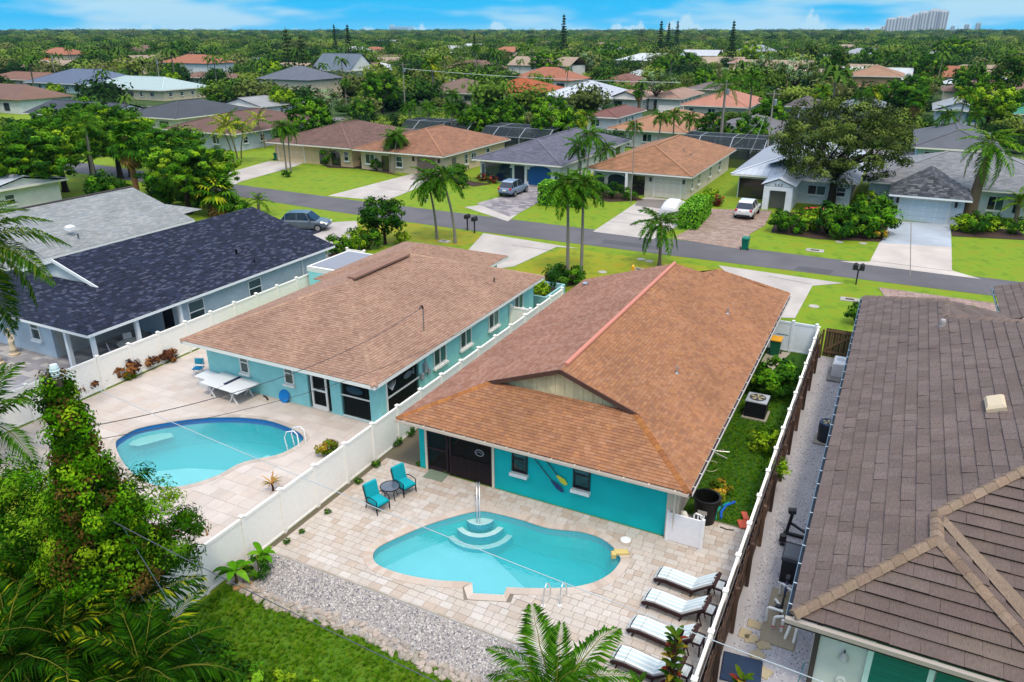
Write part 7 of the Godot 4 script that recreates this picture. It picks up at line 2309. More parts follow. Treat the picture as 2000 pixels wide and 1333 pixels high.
func air_unit(label: String, at: Vector3, s: Vector3, col: Color, top: Color, round := false) -> void:
	var o := thing("air_conditioner", label, "air conditioner", at)
	var b := MB.new()
	b.cbox(Vector3(0,.05,0),Vector3(s.x + 0.2, 0.1, s.z + 0.2), 0.02, S(196,186,170,0.6))
	put(o, "pad", b, "concrete")
	b = MB.new()
	if round:
		b.lathe([Vector2(s.x / 2, 0.1),Vector2(s.x / 2, s.y),Vector2(s.x * 0.42, s.y + 0.03),Vector2(s.x * 0.36, s.y),Vector2(s.x * 0.36, s.y - 0.2),Vector2(0, s.y - 0.2)], 24, col)
	else:
		b.span(Vector3(-s.x / 2, 0.1, -s.z / 2),Vector3(s.x / 2, s.y - 0.06, s.z / 2), col)
	put(o, "cabinet", b, "plastic")
	b = MB.new()
	if round:
		b.lathe([Vector2(s.x * 0.5, s.y),Vector2(s.x * 0.47, s.y + 0.05),Vector2(s.x * 0.38, s.y + 0.04)], 24, top)
	else:
		b.cbox(Vector3(0, s.y - 0.03, 0),Vector3(s.x + 0.04, 0.07, s.z + 0.04), 0.025, top)
	put(o, "top_rim", b, "plastic")
	b = MB.new()
	b.lathe([Vector2(s.x * 0.4, s.y + 0.012),Vector2(s.x * 0.4, s.y + 0.018),Vector2(0, s.y + 0.022)], 20, S(50,54,60))
	put(o, "fan_opening", b, "plain")
	b = MB.new()
	for i in 5:
		var a := TAU * i / 5.0
		b.tri(Vector3(0, s.y + 0.03, 0),Vector3(cos(a) * s.x * 0.34, s.y + 0.035, -sin(a) * s.x * 0.34),Vector3(cos(a + 0.6) * s.x * 0.34, s.y + 0.03, -sin(a + 0.6) * s.x * 0.34),S(150,140,110))
	put(o, "fan_blade", b, "plastic")
	if not round:
		b = MB.new()
		for i in int((s.y - 0.3) / 0.09):
			b.span(Vector3(-s.x / 2 + 0.06, 0.16 + 0.09 * i, s.z / 2),Vector3(s.x / 2 - 0.06, 0.2 + 0.09 * i, s.z / 2 + 0.012), Color(col.r * 1.5 + 0.004, col.g * 1.5 + 0.004, col.b * 1.5 + 0.004))
		put(o, "louver", b, "plastic")

func build_yard_things() -> void:
	var b: MB
	var o: Node3D
	lounger("striped white sun lounger nearest the turquoise house in the row by the fence", Vector3(-3.85,0,-20.39), -0.07)
	lounger("striped white sun lounger second from the turquoise house in the row by the fence", Vector3(-3.87,0,-19.16), -0.07)
	lounger("striped white sun lounger partly behind the red-tipped croton, third from the house", Vector3(-3.91,0,-17.81), -0.07)
	lounger("striped white sun lounger cut by the frame's lower edge behind the croton leaves", Vector3(-3.93,0,-16.41), -0.07)
	side_table("dark open-framed side table behind the lounger nearest the turquoise house", Vector3(-2.91,0,-20.53), -0.07)
	side_table("dark open-framed side table behind the second lounger from the house", Vector3(-2.93,0,-19.28), -0.07)
	side_table("dark open-framed side table behind the third lounger from the house", Vector3(-2.97,0,-17.89), -0.07)
	side_table("dark open-framed side table behind the lounger at the lower edge", Vector3(-2.99,0,-16.54), -0.07)
	patio_chair("turquoise cushioned metal armchair nearer the white fence's foot, left of the round table", Vector3(-15.54,0,-19.53), 1.3)
	patio_chair("turquoise cushioned metal armchair right of the round table, nearer the screened porch", Vector3(-15.29,0,-20.98), 1.25)
	o = thing("round_table", "small round dark glass table between the two turquoise armchairs", "table", Vector3(-15.57,0,-20.36))
	b = MB.new()
	var ring := []
	for i in 25: ring.append(Vector3(cos(TAU * i / 24) * 0.38, 0.56, sin(TAU * i / 24) * 0.38))
	b.tube(ring, [0.022], 6, S(36,36,42), false)
	put(o, "rim", b, "metal")
	b = MB.new()
	b.lathe([Vector2(.375,.55),Vector2(.375,.565),Vector2(0,.566)], 24, S(96,104,120,0.6))
	put(o, "glass_top", b, "glass")
	for i in 4:
		var a := TAU * i / 4.0 + 0.4
		b = MB.new()
		b.tube([Vector3(cos(a) * 0.34, 0, sin(a) * 0.34),Vector3(cos(a) * 0.24, 0.28, sin(a) * 0.24),Vector3(cos(a) * 0.33, 0.55, sin(a) * 0.33)],[0.016], 5, S(36,36,42))
		put(o, "leg", b, "metal")
	o = thing("handrail", "steel handrail standing at the round corner steps of the kidney pool", "handrail", Vector3(-12.31,0,-21.57), 0.51)
	for s in [-0.05, 0.05]:
		b = MB.new()
		b.tube([Vector3(s, 0, -0.2),Vector3(s, 0.82, -0.25),Vector3(s, 0.92, -0.1),Vector3(s, 0.8, 0.25),Vector3(s, 0.1, 0.75),Vector3(s, -0.25, 0.85)],[0.022], 8, S(210,214,218))
		put(o, "rail", b, "metal")
	for k in 2:
		o = thing("grab_rail", ["left steel grab rail of the ladder at the kidney pool's near edge", "right steel grab rail of the ladder at the kidney pool's near edge"][k],"handrail", [Vector3(-7.71,0,-17.74),Vector3(-7.25,0,-18)][k])
		b = MB.new()
		b.tube([Vector3(0,0,.2),Vector3(0,.62,.14),Vector3(0,.74,-.02),Vector3(0,.66,-.18),Vector3(0,.3,-.36),Vector3(0,-.3,-.4)],[0.024], 8, S(216,220,222))
		put(o, "rail", b, "metal")
		b = MB.new()
		b.lathe([Vector2(.07,.02),Vector2(.07,.05),Vector2(.03,.06)], 10, S(236,236,232,0.8),Vector3(0,0,.2))
		put(o, "flange", b, "plastic")
	o = thing("grab_rail", "white curved ladder rails at the right end of the oval pool", "handrail", Vector3(-21.7,0,-22))
	for s in [-0.22, 0.22]:
		b = MB.new()
		b.tube([Vector3(0.25, 0, s),Vector3(0.22, 0.65, s),Vector3(0.05, 0.78, s),Vector3(-0.4, 0.62, s),Vector3(-0.55, 0.3, s),Vector3(-0.45, -0.3, s)],[0.028], 8, S(240,240,240,0.85))
		put(o, "rail", b, "plastic")
	b = MB.new()
	b.lathe([Vector2(.19,.03),Vector2(.19,.05),Vector2(.16,.06),Vector2(0,.062)], 20, S(238,238,236,0.8))
	solo("skimmer_lid", b, "plastic", "round white skimmer lid on the pavers right of the kidney pool", "lid", Vector3(-6.46,0,-21.95))
	b = MB.new()
	for q in [[Vector3(0,.06,0),Vector3(.5,.12,.24)],[Vector3(-.28,.0,.06),Vector3(.16,.2,.22)]]:
		b.cbox(q[0] + Vector3(0,.03,0), q[1], 0.03, S(232,206,132,0.7))
	solo("pool_float", b, "cloth", "pale yellow foam float lying over the right edge of the kidney pool", "float", Vector3(-6.36,0,-21.16), 0.5)
	b = MB.new()
	b.cbox(Vector3(0,.03,0),Vector3(.9,.03,.7), 0.01, S(140,158,136,0.6))
	solo("door_mat", b, "cloth", "faded green door mat in front of the screened porch", "mat", Vector3(-14.84,0,-22.55), 0.05)
	for k in 2:
		o = thing("paddle", ["dark-bladed paddle hanging slanted on the turquoise wall", "yellow-bladed paddle hanging slanted on the turquoise wall above the dark one"][k],"paddle", [Vector3(-10.4,1.55,-22.8),Vector3(-10.05,1.75,-22.8)][k])
		b = MB.new()
		var d: Vector3 = [Vector3(.86,-.62,0),Vector3(.7,-.5,0)][k]
		b.tube([Vector3(-.15,.35,0), d * 0.72],[0.018], 6, S(60,60,80))
		put(o, "shaft", b, "plastic")
		b = MB.new()
		var sd := Vector3(.5,.7,0) * 0.14
		b.poly([d * 0.7 - sd * 0.4, d * 1.05 - sd, d * 1.28 - sd * 0.7, d * 1.32 + sd * 0.3, d * 1.1 + sd, d * 0.75 + sd * 0.4],[S(24,60,104),S(214,206,60,0.85)][k])
		put(o, "blade", b, "plastic", Vector3(0,0,.02))
	o = thing("equipment_screen", "white panel screen hiding the pool pump at the corner of the turquoise house", "screen", Vector3(-4.55,0,-22.66))
	b = MB.new()
	b.cbox(Vector3(0,.62,0),Vector3(1.28,1.16,.06), 0.02, S(234,232,236,0.85))
	put(o, "panel", b, "white")
	for x in [-0.62, 0.62]:
		b = MB.new()
		b.span(Vector3(x - 0.05, 0, -0.05),Vector3(x + 0.05, 1.26, 0.055),S(238,236,238,0.85))
		put(o, "post", b, "white")
	b = MB.new()
	b.lathe([Vector2(.16,.35),Vector2(.18,.8),Vector2(.1,.98),Vector2(.0,1.02)], 12, S(226,220,206,0.8),Vector3(-.2,0,-.55))
	put(o, "filter_tank", b, "plastic")
	b = MB.new()
	for k in 3: b.tube([Vector3(0.2 + 0.14 * k, 0.2, -0.4),Vector3(0.2 + 0.14 * k, 1.1, -0.4),Vector3(0.26 + 0.14 * k, 1.16, -0.4),Vector3(0.5, 1.1 - 0.2 * k, -0.4)],[0.035], 7, S(236,236,234,0.85))
	put(o, "pipe", b, "plastic")
	o = thing("trash_can", "large black open trash can behind the white equipment screen", "trash can", Vector3(-4.21,0,-24.42))
	b = MB.new()
	b.lathe([Vector2(.36,0),Vector2(.47,1.02),Vector2(.52,1.03),Vector2(.52,1.1),Vector2(.44,1.1),Vector2(.4,.5),Vector2(0,.45)], 24, S(17,17,20))
	put(o, "body", b, "plastic")
	for s in [-1, 1]:
		b = MB.new()
		b.tube([Vector3(s * 0.5, 0.9, -0.12),Vector3(s * 0.58, 0.84, 0),Vector3(s * 0.5, 0.9, 0.12)],[0.025], 6, S(30,30,34))
		put(o, "handle", b, "plastic")
	b = MB.new()
	b.quad(Vector3(-.2,.55,.445),Vector3(.14,.55,.445),Vector3(.14,.72,.455),Vector3(-.2,.72,.455),S(170,166,160))
	put(o, "worn_label", b, "plastic")
	for k in 2:
		b = MB.new()
		b.tube([Vector3(0,.06,.7),Vector3(-.08,.06,.3),Vector3(.0,.06,-.2),Vector3(.25,.06,-.6)],[0.055], 8, [S(24,160,140,0.75),S(30,100,200,0.75)][k])
		solo("pool_noodle", b, "cloth", ["green curved pool noodle lying at the lawn's edge by the trash can", "blue curved pool noodle lying at the lawn's edge by the trash can"][k],"pool noodle", [Vector3(-3.86,0,-25.33),Vector3(-3.68,0,-25.49)][k])
	b = MB.new()
	b.cbox(Vector3(0,.05,0),Vector3(.42,.06,.5), 0.03, S(240,110,84,0.8))
	b.cbox(Vector3(.14,.1,-.45),Vector3(.22,.05,.5), 0.02, S(240,116,90,0.8))
	solo("kickboard", b, "cloth", "orange kickboards leaning on the pavers at the white fence by the noodles", "kickboard", Vector3(-2.84,0,-24.82), 0.4)
	b = MB.new()
	b.tube([Vector3(-.25,.03,0),Vector3(0,.03,.05),Vector3(.25,.03,-.03)],[0.03], 6, S(50,40,40))
	solo("toy_snake", b, "plastic", "short dark hose piece on the pavers near the orange kickboards", "hose", Vector3(-3.34,0,-24.26))
	o = thing("drying_rack", "white metal frame leaning in the side lawn under the turquoise house's eave", "rack", Vector3(-4.9,0,-29.13))
	for l in [[Vector3(-.4,.5,.2),Vector3(.5,.05,-.1)],[Vector3(-.3,.05,-.3),Vector3(.35,.6,.2)],[Vector3(-.1,.5,.3),Vector3(.6,.5,.1)]]:
		b = MB.new()
		b.tube([l[0], l[1]],[0.025], 6, S(226,220,214,0.8))
		put(o, "bar", b, "metal")
	b = MB.new()
	var loop := []
	for i in 14: loop.append(Vector3(cos(i * 0.42) * 0.3, 0.02 + 0.004 * i, sin(i * 0.42) * 0.42))
	b.tube(loop, [0.018], 5, S(214,206,180,0.7))
	solo("garden_hose", b, "plastic", "pale garden hose coiled on the dark side lawn below the white frame", "hose", Vector3(-4.88,0,-28.31))
	air_unit("black square air conditioner with a silver top on the side lawn by the dark hedge", Vector3(-4.04,0,-33.91),Vector3(.95,.95,.95),S(20,20,24),S(176,182,190,0.68))
	ground_piece("path", sheet(PackedVector2Array([Vector2(-4.96,-39.39),Vector2(-4.23,-39.32),Vector2(-3.63,-42.59),Vector2(-4.86,-42.38)]), 0.02, S(212,200,184,0.6)),"concrete")
	bin("green wheeled bin with its yellow lid at the white side gate", Vector3(-4.43,0,-41.94), 0.0, S(10,100,70,0.7), true)
	bin("green wheeled bin with a green lid behind the yellow-lidded one", Vector3(-4.24,0,-43.12), 0.0, S(10,112,84,0.72), false)
	o = thing("generator", "white standby generator on a grey base in the gravel strip by the wooden gate", "generator", Vector3(-.93,0,-40.61))
	b = MB.new()
	b.cbox(Vector3(0,.06,.2),Vector3(1,.12,1.8), 0.02, S(170,166,164,0.6))
	put(o, "base", b, "concrete")
	b = MB.new()
	b.cbox(Vector3(0,.5,0),Vector3(.7,.76,1.15), 0.06, S(232,232,234,0.72))
	put(o, "housing", b, "paint")
	b = MB.new()
	b.lathe([Vector2(.22,.88),Vector2(.2,.9),Vector2(.16,.885),Vector2(.0,.89)], 18, S(196,196,200,0.7))
	put(o, "vent_ring", b, "paint")
	air_unit("round dark air conditioner against the tiled house in the gravel strip", Vector3(-.8,0,-32.76),Vector3(.75,.95,.75),S(36,40,50),S(52,72,96), true)
	o = thing("exercise_machine", "black folded exercise machine under the tiled house's eave", "exercise machine", Vector3(-.95,0,-24.62))
	for l in [[Vector3(-.5,.08,-.3),Vector3(.5,.08,-.3), 0.07],[Vector3(-.4,.08,-.3),Vector3(-.3,.9,-.4), 0.06],[Vector3(-.45,.9,-.5),Vector3(-.2,.95,-.5), 0.12],[Vector3(-.3,.5,-.35),Vector3(.3,.6,.2), 0.05],[Vector3(-.5,.1,.4),Vector3(.4,.1,.4), 0.1],[Vector3(-.45,.4,.35),Vector3(-.45,.12,.35), 0.12]]:
		b = MB.new()
		b.tube([l[0], l[1]],[l[2]], 8, S(28,28,32))
		put(o, "tube", b, "plastic")
	o = thing("grill", "dark covered grill cabinet with a grey lid under the tiled house's eave", "grill", Vector3(-.89,0,-22.55))
	b = MB.new()
	b.cbox(Vector3(0,.45,0),Vector3(.6,.9,.75), 0.03, S(34,34,40))
	put(o, "cabinet", b, "plastic")
	b = MB.new()
	b.cbox(Vector3(0,.98,0),Vector3(.66,.18,.82), 0.05, S(84,86,94,0.6))
	put(o, "lid", b, "plastic")
	o = thing("bicycle", "dark bicycle leaning against the tiled house below the grill", "bicycle", Vector3(-.93,0,-21.16))
	for z in [-0.5, 0.5]:
		b = MB.new()
		var wr := []
		for i in 21: wr.append(Vector3(0.04, 0.33 + sin(TAU * i / 20) * 0.32, z + cos(TAU * i / 20) * 0.32))
		b.tube(wr, [0.025], 6, S(20,20,24), false)
		var wheel := put(o, "wheel", b, "plastic")
		b = MB.new()
		for i in 6: b.tube([Vector3(0.04, 0.33, z),Vector3(0.04, 0.33 + sin(i) * 0.31, z + cos(i) * 0.31)],[0.006], 4, S(160,160,166))
		put(wheel, "spoke", b, "metal")
	b = MB.new()
	for l in [[Vector3(.04,.33,-.5),Vector3(.04,.33,-.05)],[Vector3(.04,.33,-.05),Vector3(.04,.8,-.2)],[Vector3(.04,.75,-.18),Vector3(.04,.78,.36)],[Vector3(.04,.33,-.05),Vector3(.04,.74,.38)],[Vector3(.04,.9,.36),Vector3(.04,.33,.5)],[Vector3(.04,.33,-.5),Vector3(.04,.75,-.18)]]:
		b.tube(l, [0.022], 6, S(24,50,90))
	put(o, "frame", b, "paint")
	b = MB.new()
	b.cbox(Vector3(.04,.86,-.22),Vector3(.14,.06,.26), 0.02, S(20,20,22))
	put(o, "saddle", b, "plastic")
	b = MB.new()
	b.tube([Vector3(-.22,.98,.3),Vector3(.04,.96,.36),Vector3(.3,.98,.3)],[0.018], 6, S(170,170,176))
	put(o, "handlebar", b, "metal")
	o = thing("pool_plumbing", "white pool pipes and valves standing on a pale slab at the tiled house's corner", "plumbing", Vector3(-.91,0,-20.22))
	b = MB.new()
	b.cbox(Vector3(.1,.03,-.2),Vector3(1,.06,2.6), 0.01, S(196,182,156,0.6))
	put(o, "slab", b, "concrete")
	var wp := S(236,234,228,0.85)
	for l in [[Vector3(-.35,.05,.2),Vector3(-.35,.55,.2),Vector3(-.3,.6,.2),Vector3(.1,.6,.2)],[Vector3(-.1,.05,.4),Vector3(-.1,.45,.4),Vector3(-.05,.5,.4),Vector3(.15,.5,.3)],[Vector3(.15,.05,.45),Vector3(.15,.5,.45)],[Vector3(.3,.05,.7),Vector3(.42,.7,.5),Vector3(.5,.75,.4)],[Vector3(.55,.05,.75),Vector3(.6,.9,.5)],[Vector3(-.15,.1,-1.2),Vector3(-.15,.5,-1.2),Vector3(-.1,.55,-1.15),Vector3(.3,.55,-.9)],[Vector3(-.2,.1,-.6),Vector3(-.2,.4,-.5),Vector3(.0,.42,-.2)]]:
		b = MB.new()
		b.tube(l, [0.045], 8, wp)
		put(o, "pipe", b, "plastic")
	for p in [Vector3(-.05,.5,.1),Vector3(.55,.6,.62)]:
		b = MB.new()
		b.lathe([Vector2(.08,0),Vector2(.1,.1),Vector2(.08,.2),Vector2(0,.22)], 10, S(30,30,34))
		put(o, "valve", b, "plastic", p)
	for p in [Vector3(-.1,.16,.47),Vector3(.15,.3,.52)]:
		b = MB.new()
		b.tube([p + Vector3(-.06,0,0), p + Vector3(.06,0,0)],[0.018], 6, S(170,30,30))
		put(o, "valve_handle", b, "plastic")
	for k in 6:
		b = MB.new()
		b.cbox(Vector3(0,.03,0),Vector3(.42,.05,.34), 0.02, vary(S(214,196,160,0.62), 0.06))
		var spots := [Vector3(-1.54,0,-19.74),Vector3(-1.52,0,-19.08),Vector3(-1.15,0,-18.99),Vector3(-1.25,0,-18.49),Vector3(-.93,0,-17.92),Vector3(-1.73,0,-19.21)]
		var words := ["beside the white pipes, farthest up the strip", "left of the white pipes' foot", "just below the white pipes", "lower on the strip above the blue board", "right of the blue board at the lower edge", "nearest the wooden fence"]
		solo("stepping_stone", b, "paver", "pale yellow stepping stone in the gravel, " + words[k],"stepping stone", spots[k], 0.3 * k)
	b = MB.new()
	b.cbox(Vector3(0,.06,0),Vector3(1.1,.05,1.1), 0.02, S(52,74,108,0.6))
	solo("board", b, "wood", "blue-grey square board lying in the gravel behind the croton at the lower edge", "board", Vector3(-1.54,0,-17.7), 0.1)
	wire("thin green hose hanging down beside the white rear wall of the tiled house", Vector3(.05,.9,-17.9),Vector3(-.25,.1,-16.2), 0.2, 0.015, S(20,90,100))
	o = thing("folding_table", "white folding game table with a dark strip across its middle by the aqua wall", "table", Vector3(-27.92,0,-24.17), -0.05)
	for s in [-1, 1]:
		b = MB.new()
		b.cbox(Vector3(s * 0.68, 0.76, 0),Vector3(1.3,.05,1.45), 0.02, S(232,234,238,0.72))
		put(o, "tabletop", b, "plastic")
		for z in [-0.5, 0.5]:
			b = MB.new()
			b.beam(Vector3(s * 0.45, 0.73, z),Vector3(s * 1.0, 0.0, z), 0.06, 0.06, S(230,230,228,0.8))
			b.beam(Vector3(s * 0.95, 0.73, z + 0.06),Vector3(s * 0.5, 0.0, z + 0.06), 0.05, 0.05, S(230,230,228,0.8))
			put(o, "leg", b, "plastic")
	b = MB.new()
	b.box(Vector3(0,.8,-.2),Vector3(.16,.05,1),S(34,44,74))
	put(o, "net_strip", b, "cloth")
	o = thing("storage_box", "white deck storage box under the end of the folding table", "storage box", Vector3(-29.66,0,-24.48), -0.05)
	b = MB.new()
	b.cbox(Vector3(0,.3,0),Vector3(.9,.55,.7), 0.03, S(226,226,226,0.75))
	put(o, "body", b, "plastic")
	b = MB.new()
	b.cbox(Vector3(-.1,.62,-.05),Vector3(1.2,.07,.85), 0.03, S(234,234,236,0.75))
	put(o, "lid", b, "plastic")
	o = thing("folding_chair", "small blue and white folding chair at the aqua house's far corner", "chair", Vector3(-31.39,0,-25.29), 0.4)
	b = MB.new()
	b.cbox(Vector3(0,.42,0),Vector3(.5,.05,.45), 0.02, S(0,140,190,0.75))
	put(o, "seat", b, "cloth")
	b = MB.new()
	b.cbox(Vector3(0,.7,-.25),Vector3(.5,.35,.04), 0.015, S(60,170,200,0.75))
	put(o, "backrest", b, "cloth")
	for s in [-0.24, 0.24]:
		b = MB.new()
		b.tube([Vector3(s, 0, 0.22),Vector3(s, 0.9, -0.28)],[0.016], 5, S(226,226,228))
		b.tube([Vector3(s, 0, -0.22),Vector3(s, 0.45, 0.2)],[0.016], 5, S(226,226,228))
		put(o, "leg", b, "metal")
	b = MB.new()
	b.lathe([Vector2(.0,-.03),Vector2(.32,-.03),Vector2(.34,.0),Vector2(.32,.03),Vector2(0,.04)], 20, S(0,130,210,0.75))
	var disc := solo("blue_disc", b, "plastic", "round blue disc leaning against the aqua wall between the window and the screen door", "disc", Vector3(-25.1,.33,-24.9))
	disc.rotation.x = 1.25
	b = MB.new()
	b.tube([Vector3(-.3,.04,-.1),Vector3(0,.05,0),Vector3(.22,.05,.16)],[0.05], 6, S(40,40,46))
	solo("hose_reel", b, "plastic", "short dark hose end at the foot of the aqua wall", "hose", Vector3(-26.17,0,-24.79))
	for k in 2:
		o = thing("garden_statue", ["cream garden statue of a standing figure on the grey patio by the light blue wall", "cream garden statue cut by the left edge of the photograph"][k],"statue", [Vector3(-42.86,0,-22.53),Vector3(-42.34,0,-21.35)][k], 0.6)
		b = MB.new()
		b.lathe([Vector2(.28,0),Vector2(.28,.12),Vector2(.2,.16),Vector2(.2,.26)], 12, S(226,206,176,0.8))
		put(o, "plinth", b, "rock")
		b = MB.new()
		var st := S(230,212,184,0.8)
		b.lathe([Vector2(.17,.26),Vector2(.19,.36),Vector2(.15,.6),Vector2(.16,.85),Vector2(.12,1),Vector2(.15,1.18),Vector2(.13,1.3),Vector2(.055,1.36),Vector2(.055,1.4),Vector2(.09,1.46),Vector2(.1,1.54),Vector2(.07,1.62),Vector2(0,1.65)], 12, st)
		b.tube([Vector3(.14,1.26,0),Vector3(.24,1,.06),Vector3(.12,.86,.16)],[0.045, 0.04, 0.03], 6, st)
		b.tube([Vector3(-.14,1.26,0),Vector3(-.22,1.36,.05),Vector3(-.14,1.56,.1)],[0.045, 0.04, 0.03], 6, st)
		put(o, "figure", b, "rock")
	o = thing("dining_table", "round pale dining table under the dark roof's corner porch", "table", Vector3(-36.9,0,-25.6))
	b = MB.new()
	b.lathe([Vector2(.72,.72),Vector2(.74,.75),Vector2(.72,.77),Vector2(0,.77)], 24, S(206,208,202,0.8))
	put(o, "tabletop", b, "plastic")
	b = MB.new()
	b.lathe([Vector2(.34,0),Vector2(.3,.05),Vector2(.07,.1),Vector2(.07,.72)], 14, S(196,198,192,0.8))
	put(o, "pedestal", b, "plastic")
	var words2 := ["nearest the white corner post", "on the table's far side", "at the table's street end", "at the table's wall side"]
	for k in 4:
		var a := TAU * k / 4.0 + 0.5
		o = thing("porch_chair", "white plastic chair at the round porch table, " + words2[k],"chair", Vector3(-36.9 + cos(a) * 0.95, 0, -25.6 + sin(a) * 0.95), -a - PI / 2, "white chairs round the porch table")
		b = MB.new()
		b.cbox(Vector3(0,.43,0),Vector3(.46,.05,.46), 0.02, S(226,226,222,0.85))
		put(o, "seat", b, "plastic")
		b = MB.new()
		b.cbox(Vector3(0,.7,-.22),Vector3(.46,.5,.05), 0.02, S(226,226,222,0.85), Basis(Vector3.RIGHT, -0.15))
		put(o, "backrest", b, "plastic")
		for s in [-0.2, 0.2]:
			for z in [-0.2, 0.2]:
				b = MB.new()
				b.span(Vector3(s - 0.02, 0, z - 0.02),Vector3(s + 0.02, 0.41, z + 0.02),S(220,220,216,0.85))
				put(o, "leg", b, "plastic")
	var shapes := []
	for k in 6:
		b = MB.new()
		b.blob(Vector3(0,.6,0),Vector3(1,.8,.85), 8, 6, vary(S(206,192,178,0.6), 0.16), 0.24, 40 + k)
		shapes.append(b.mesh())
	for i in 170:
		var t := i / 170.0
		var x := lerpf(-17.3, -7.4, t) + rng.randf_range(-0.08, 0.08)
		var r := solo("border_rock", shapes[rng.randi() % 6],"rock", "pale rough rock in the border between the grey gravel and the lawn", "rock", Vector3(x, -0.02, -13.95 + rng.randf_range(-0.25, 0.25) + 0.1 * sin(t * 9.0)), rng.randf() * TAU, "border rocks along the gravel")
		r.scale = Vector3(rng.randf_range(0.08, 0.17), rng.randf_range(0.06, 0.12), rng.randf_range(0.08, 0.16))
	b = MB.new()
	b.cbox(Vector3(0,.06,0),Vector3(.62,.08,.2), 0.02, S(214,170,116,0.65))
	solo("wood_plank", b, "wood", "short tan wood plank lying at the foot of the banana plants", "plank", Vector3(-16.94,0,-13.91), 0.9)
	o = thing("utility_pole", "utility pole with a white cylinder on top, smothered in green vines", "pole", Vector3(-17.5,0,-10))
	b = MB.new()
	b.tube([Vector3(0,0,0),Vector3(0,9.2,0)],[0.17, 0.12], 8, S(120,106,92,0.5))
	put(o, "mast", b, "bark")
	b = MB.new()
	b.lathe([Vector2(.1,9.05),Vector2(.105,9.1),Vector2(.105,9.42),Vector2(.08,9.5),Vector2(0,9.52)], 12, S(206,222,226,0.8))
	for k in 3: b.lathe([Vector2(0.1, 9.12 + 0.1 * k),Vector2(0.125, 9.15 + 0.1 * k),Vector2(0.1, 9.18 + 0.1 * k)], 12, S(190,210,216,0.8))
	put(o, "insulator", b, "plastic")
	b = MB.new()
	var g := RandomNumberGenerator.new()
	g.seed = 77
	var vine := [S(70,120,14,0.75),S(96,142,20,0.75),S(50,92,12,0.7),S(120,150,24,0.75),S(36,70,12,0.6),S(92,74,34,0.7)]
	for k in 15:
		var t := k / 14.0
		leaf_cloud(b, Vector3(g.randf_range(-0.18, 0.18), lerpf(8.75, 3.4, t), g.randf_range(-0.15, 0.15)),Vector3(lerpf(0.24, 1.8, pow(t, 1.25)), 0.5, lerpf(0.24, 1.6, pow(t, 1.25))) * g.randf_range(0.85, 1.2), 26 + int(40 * t), 85, lerpf(0.24, 0.38, t), 0.05, vine, g, 0.62, 0.9, 0.6)
	put(o, "vines", b, "leaf")
	b = MB.new()
	b.lathe([Vector2(1,3.2),Vector2(.65,5),Vector2(.28,7),Vector2(.13,8.7),Vector2(.0,8.8)], 9, S(52,62,20,0.5))
	put(o, "vine_tangle", b, "bark")
	var top := Vector3(-17.5,8.9,-10)
	wire("long pale cable from the vine-covered pole across both pool yards", Vector3(-17.5,9.35,-10),Vector3(8,8.1,-9.3), 0.35, 0.008, S(190,198,204,0.7))
	wire("thick dark cable below it, from the vine-covered pole over the near lawn", Vector3(-17.5,5.6,-9.8),Vector3(4,5,-9.2), 0.3, 0.012, S(70,72,76))
	wire("dark twisted service cable from the vine-covered pole to the aqua house's mast", Vector3(-17.6,7.6,-10.2),Vector3(-19.9,4.3,-29.6), 0.8, 0.013, S(60,58,64))
	wire("dark cable beside the service cable, running on along the aqua eave to the street", Vector3(-17.6,7.2,-10.2),Vector3(-18.5,3,-43), 1.7, 0.01, S(66,64,70))
	for k in 2:
		o = thing("guy_wire", ["steel guy wire with an orange guard slanting to the shrubs right of the pole", "steel guy wire slanting down close to the vine-covered pole"][k],"cable", Vector3.ZERO)
		b = MB.new()
		var foot: Vector3 = [Vector3(-14.31,0,-10.54),Vector3(-14.87,0,-10.22)][k]
		var head: Vector3 = [Vector3(-17.4,7,-10),Vector3(-17.4,5,-10)][k]
		b.tube([head, foot],[0.012], 5, S(150,160,168))
		put(o, "strand", b, "metal")
		if k == 0:
			b = MB.new()
			b.tube([head.lerp(foot, 0.87), foot],[0.035], 7, S(236,150,50,0.75))
			put(o, "guard", b, "plastic")

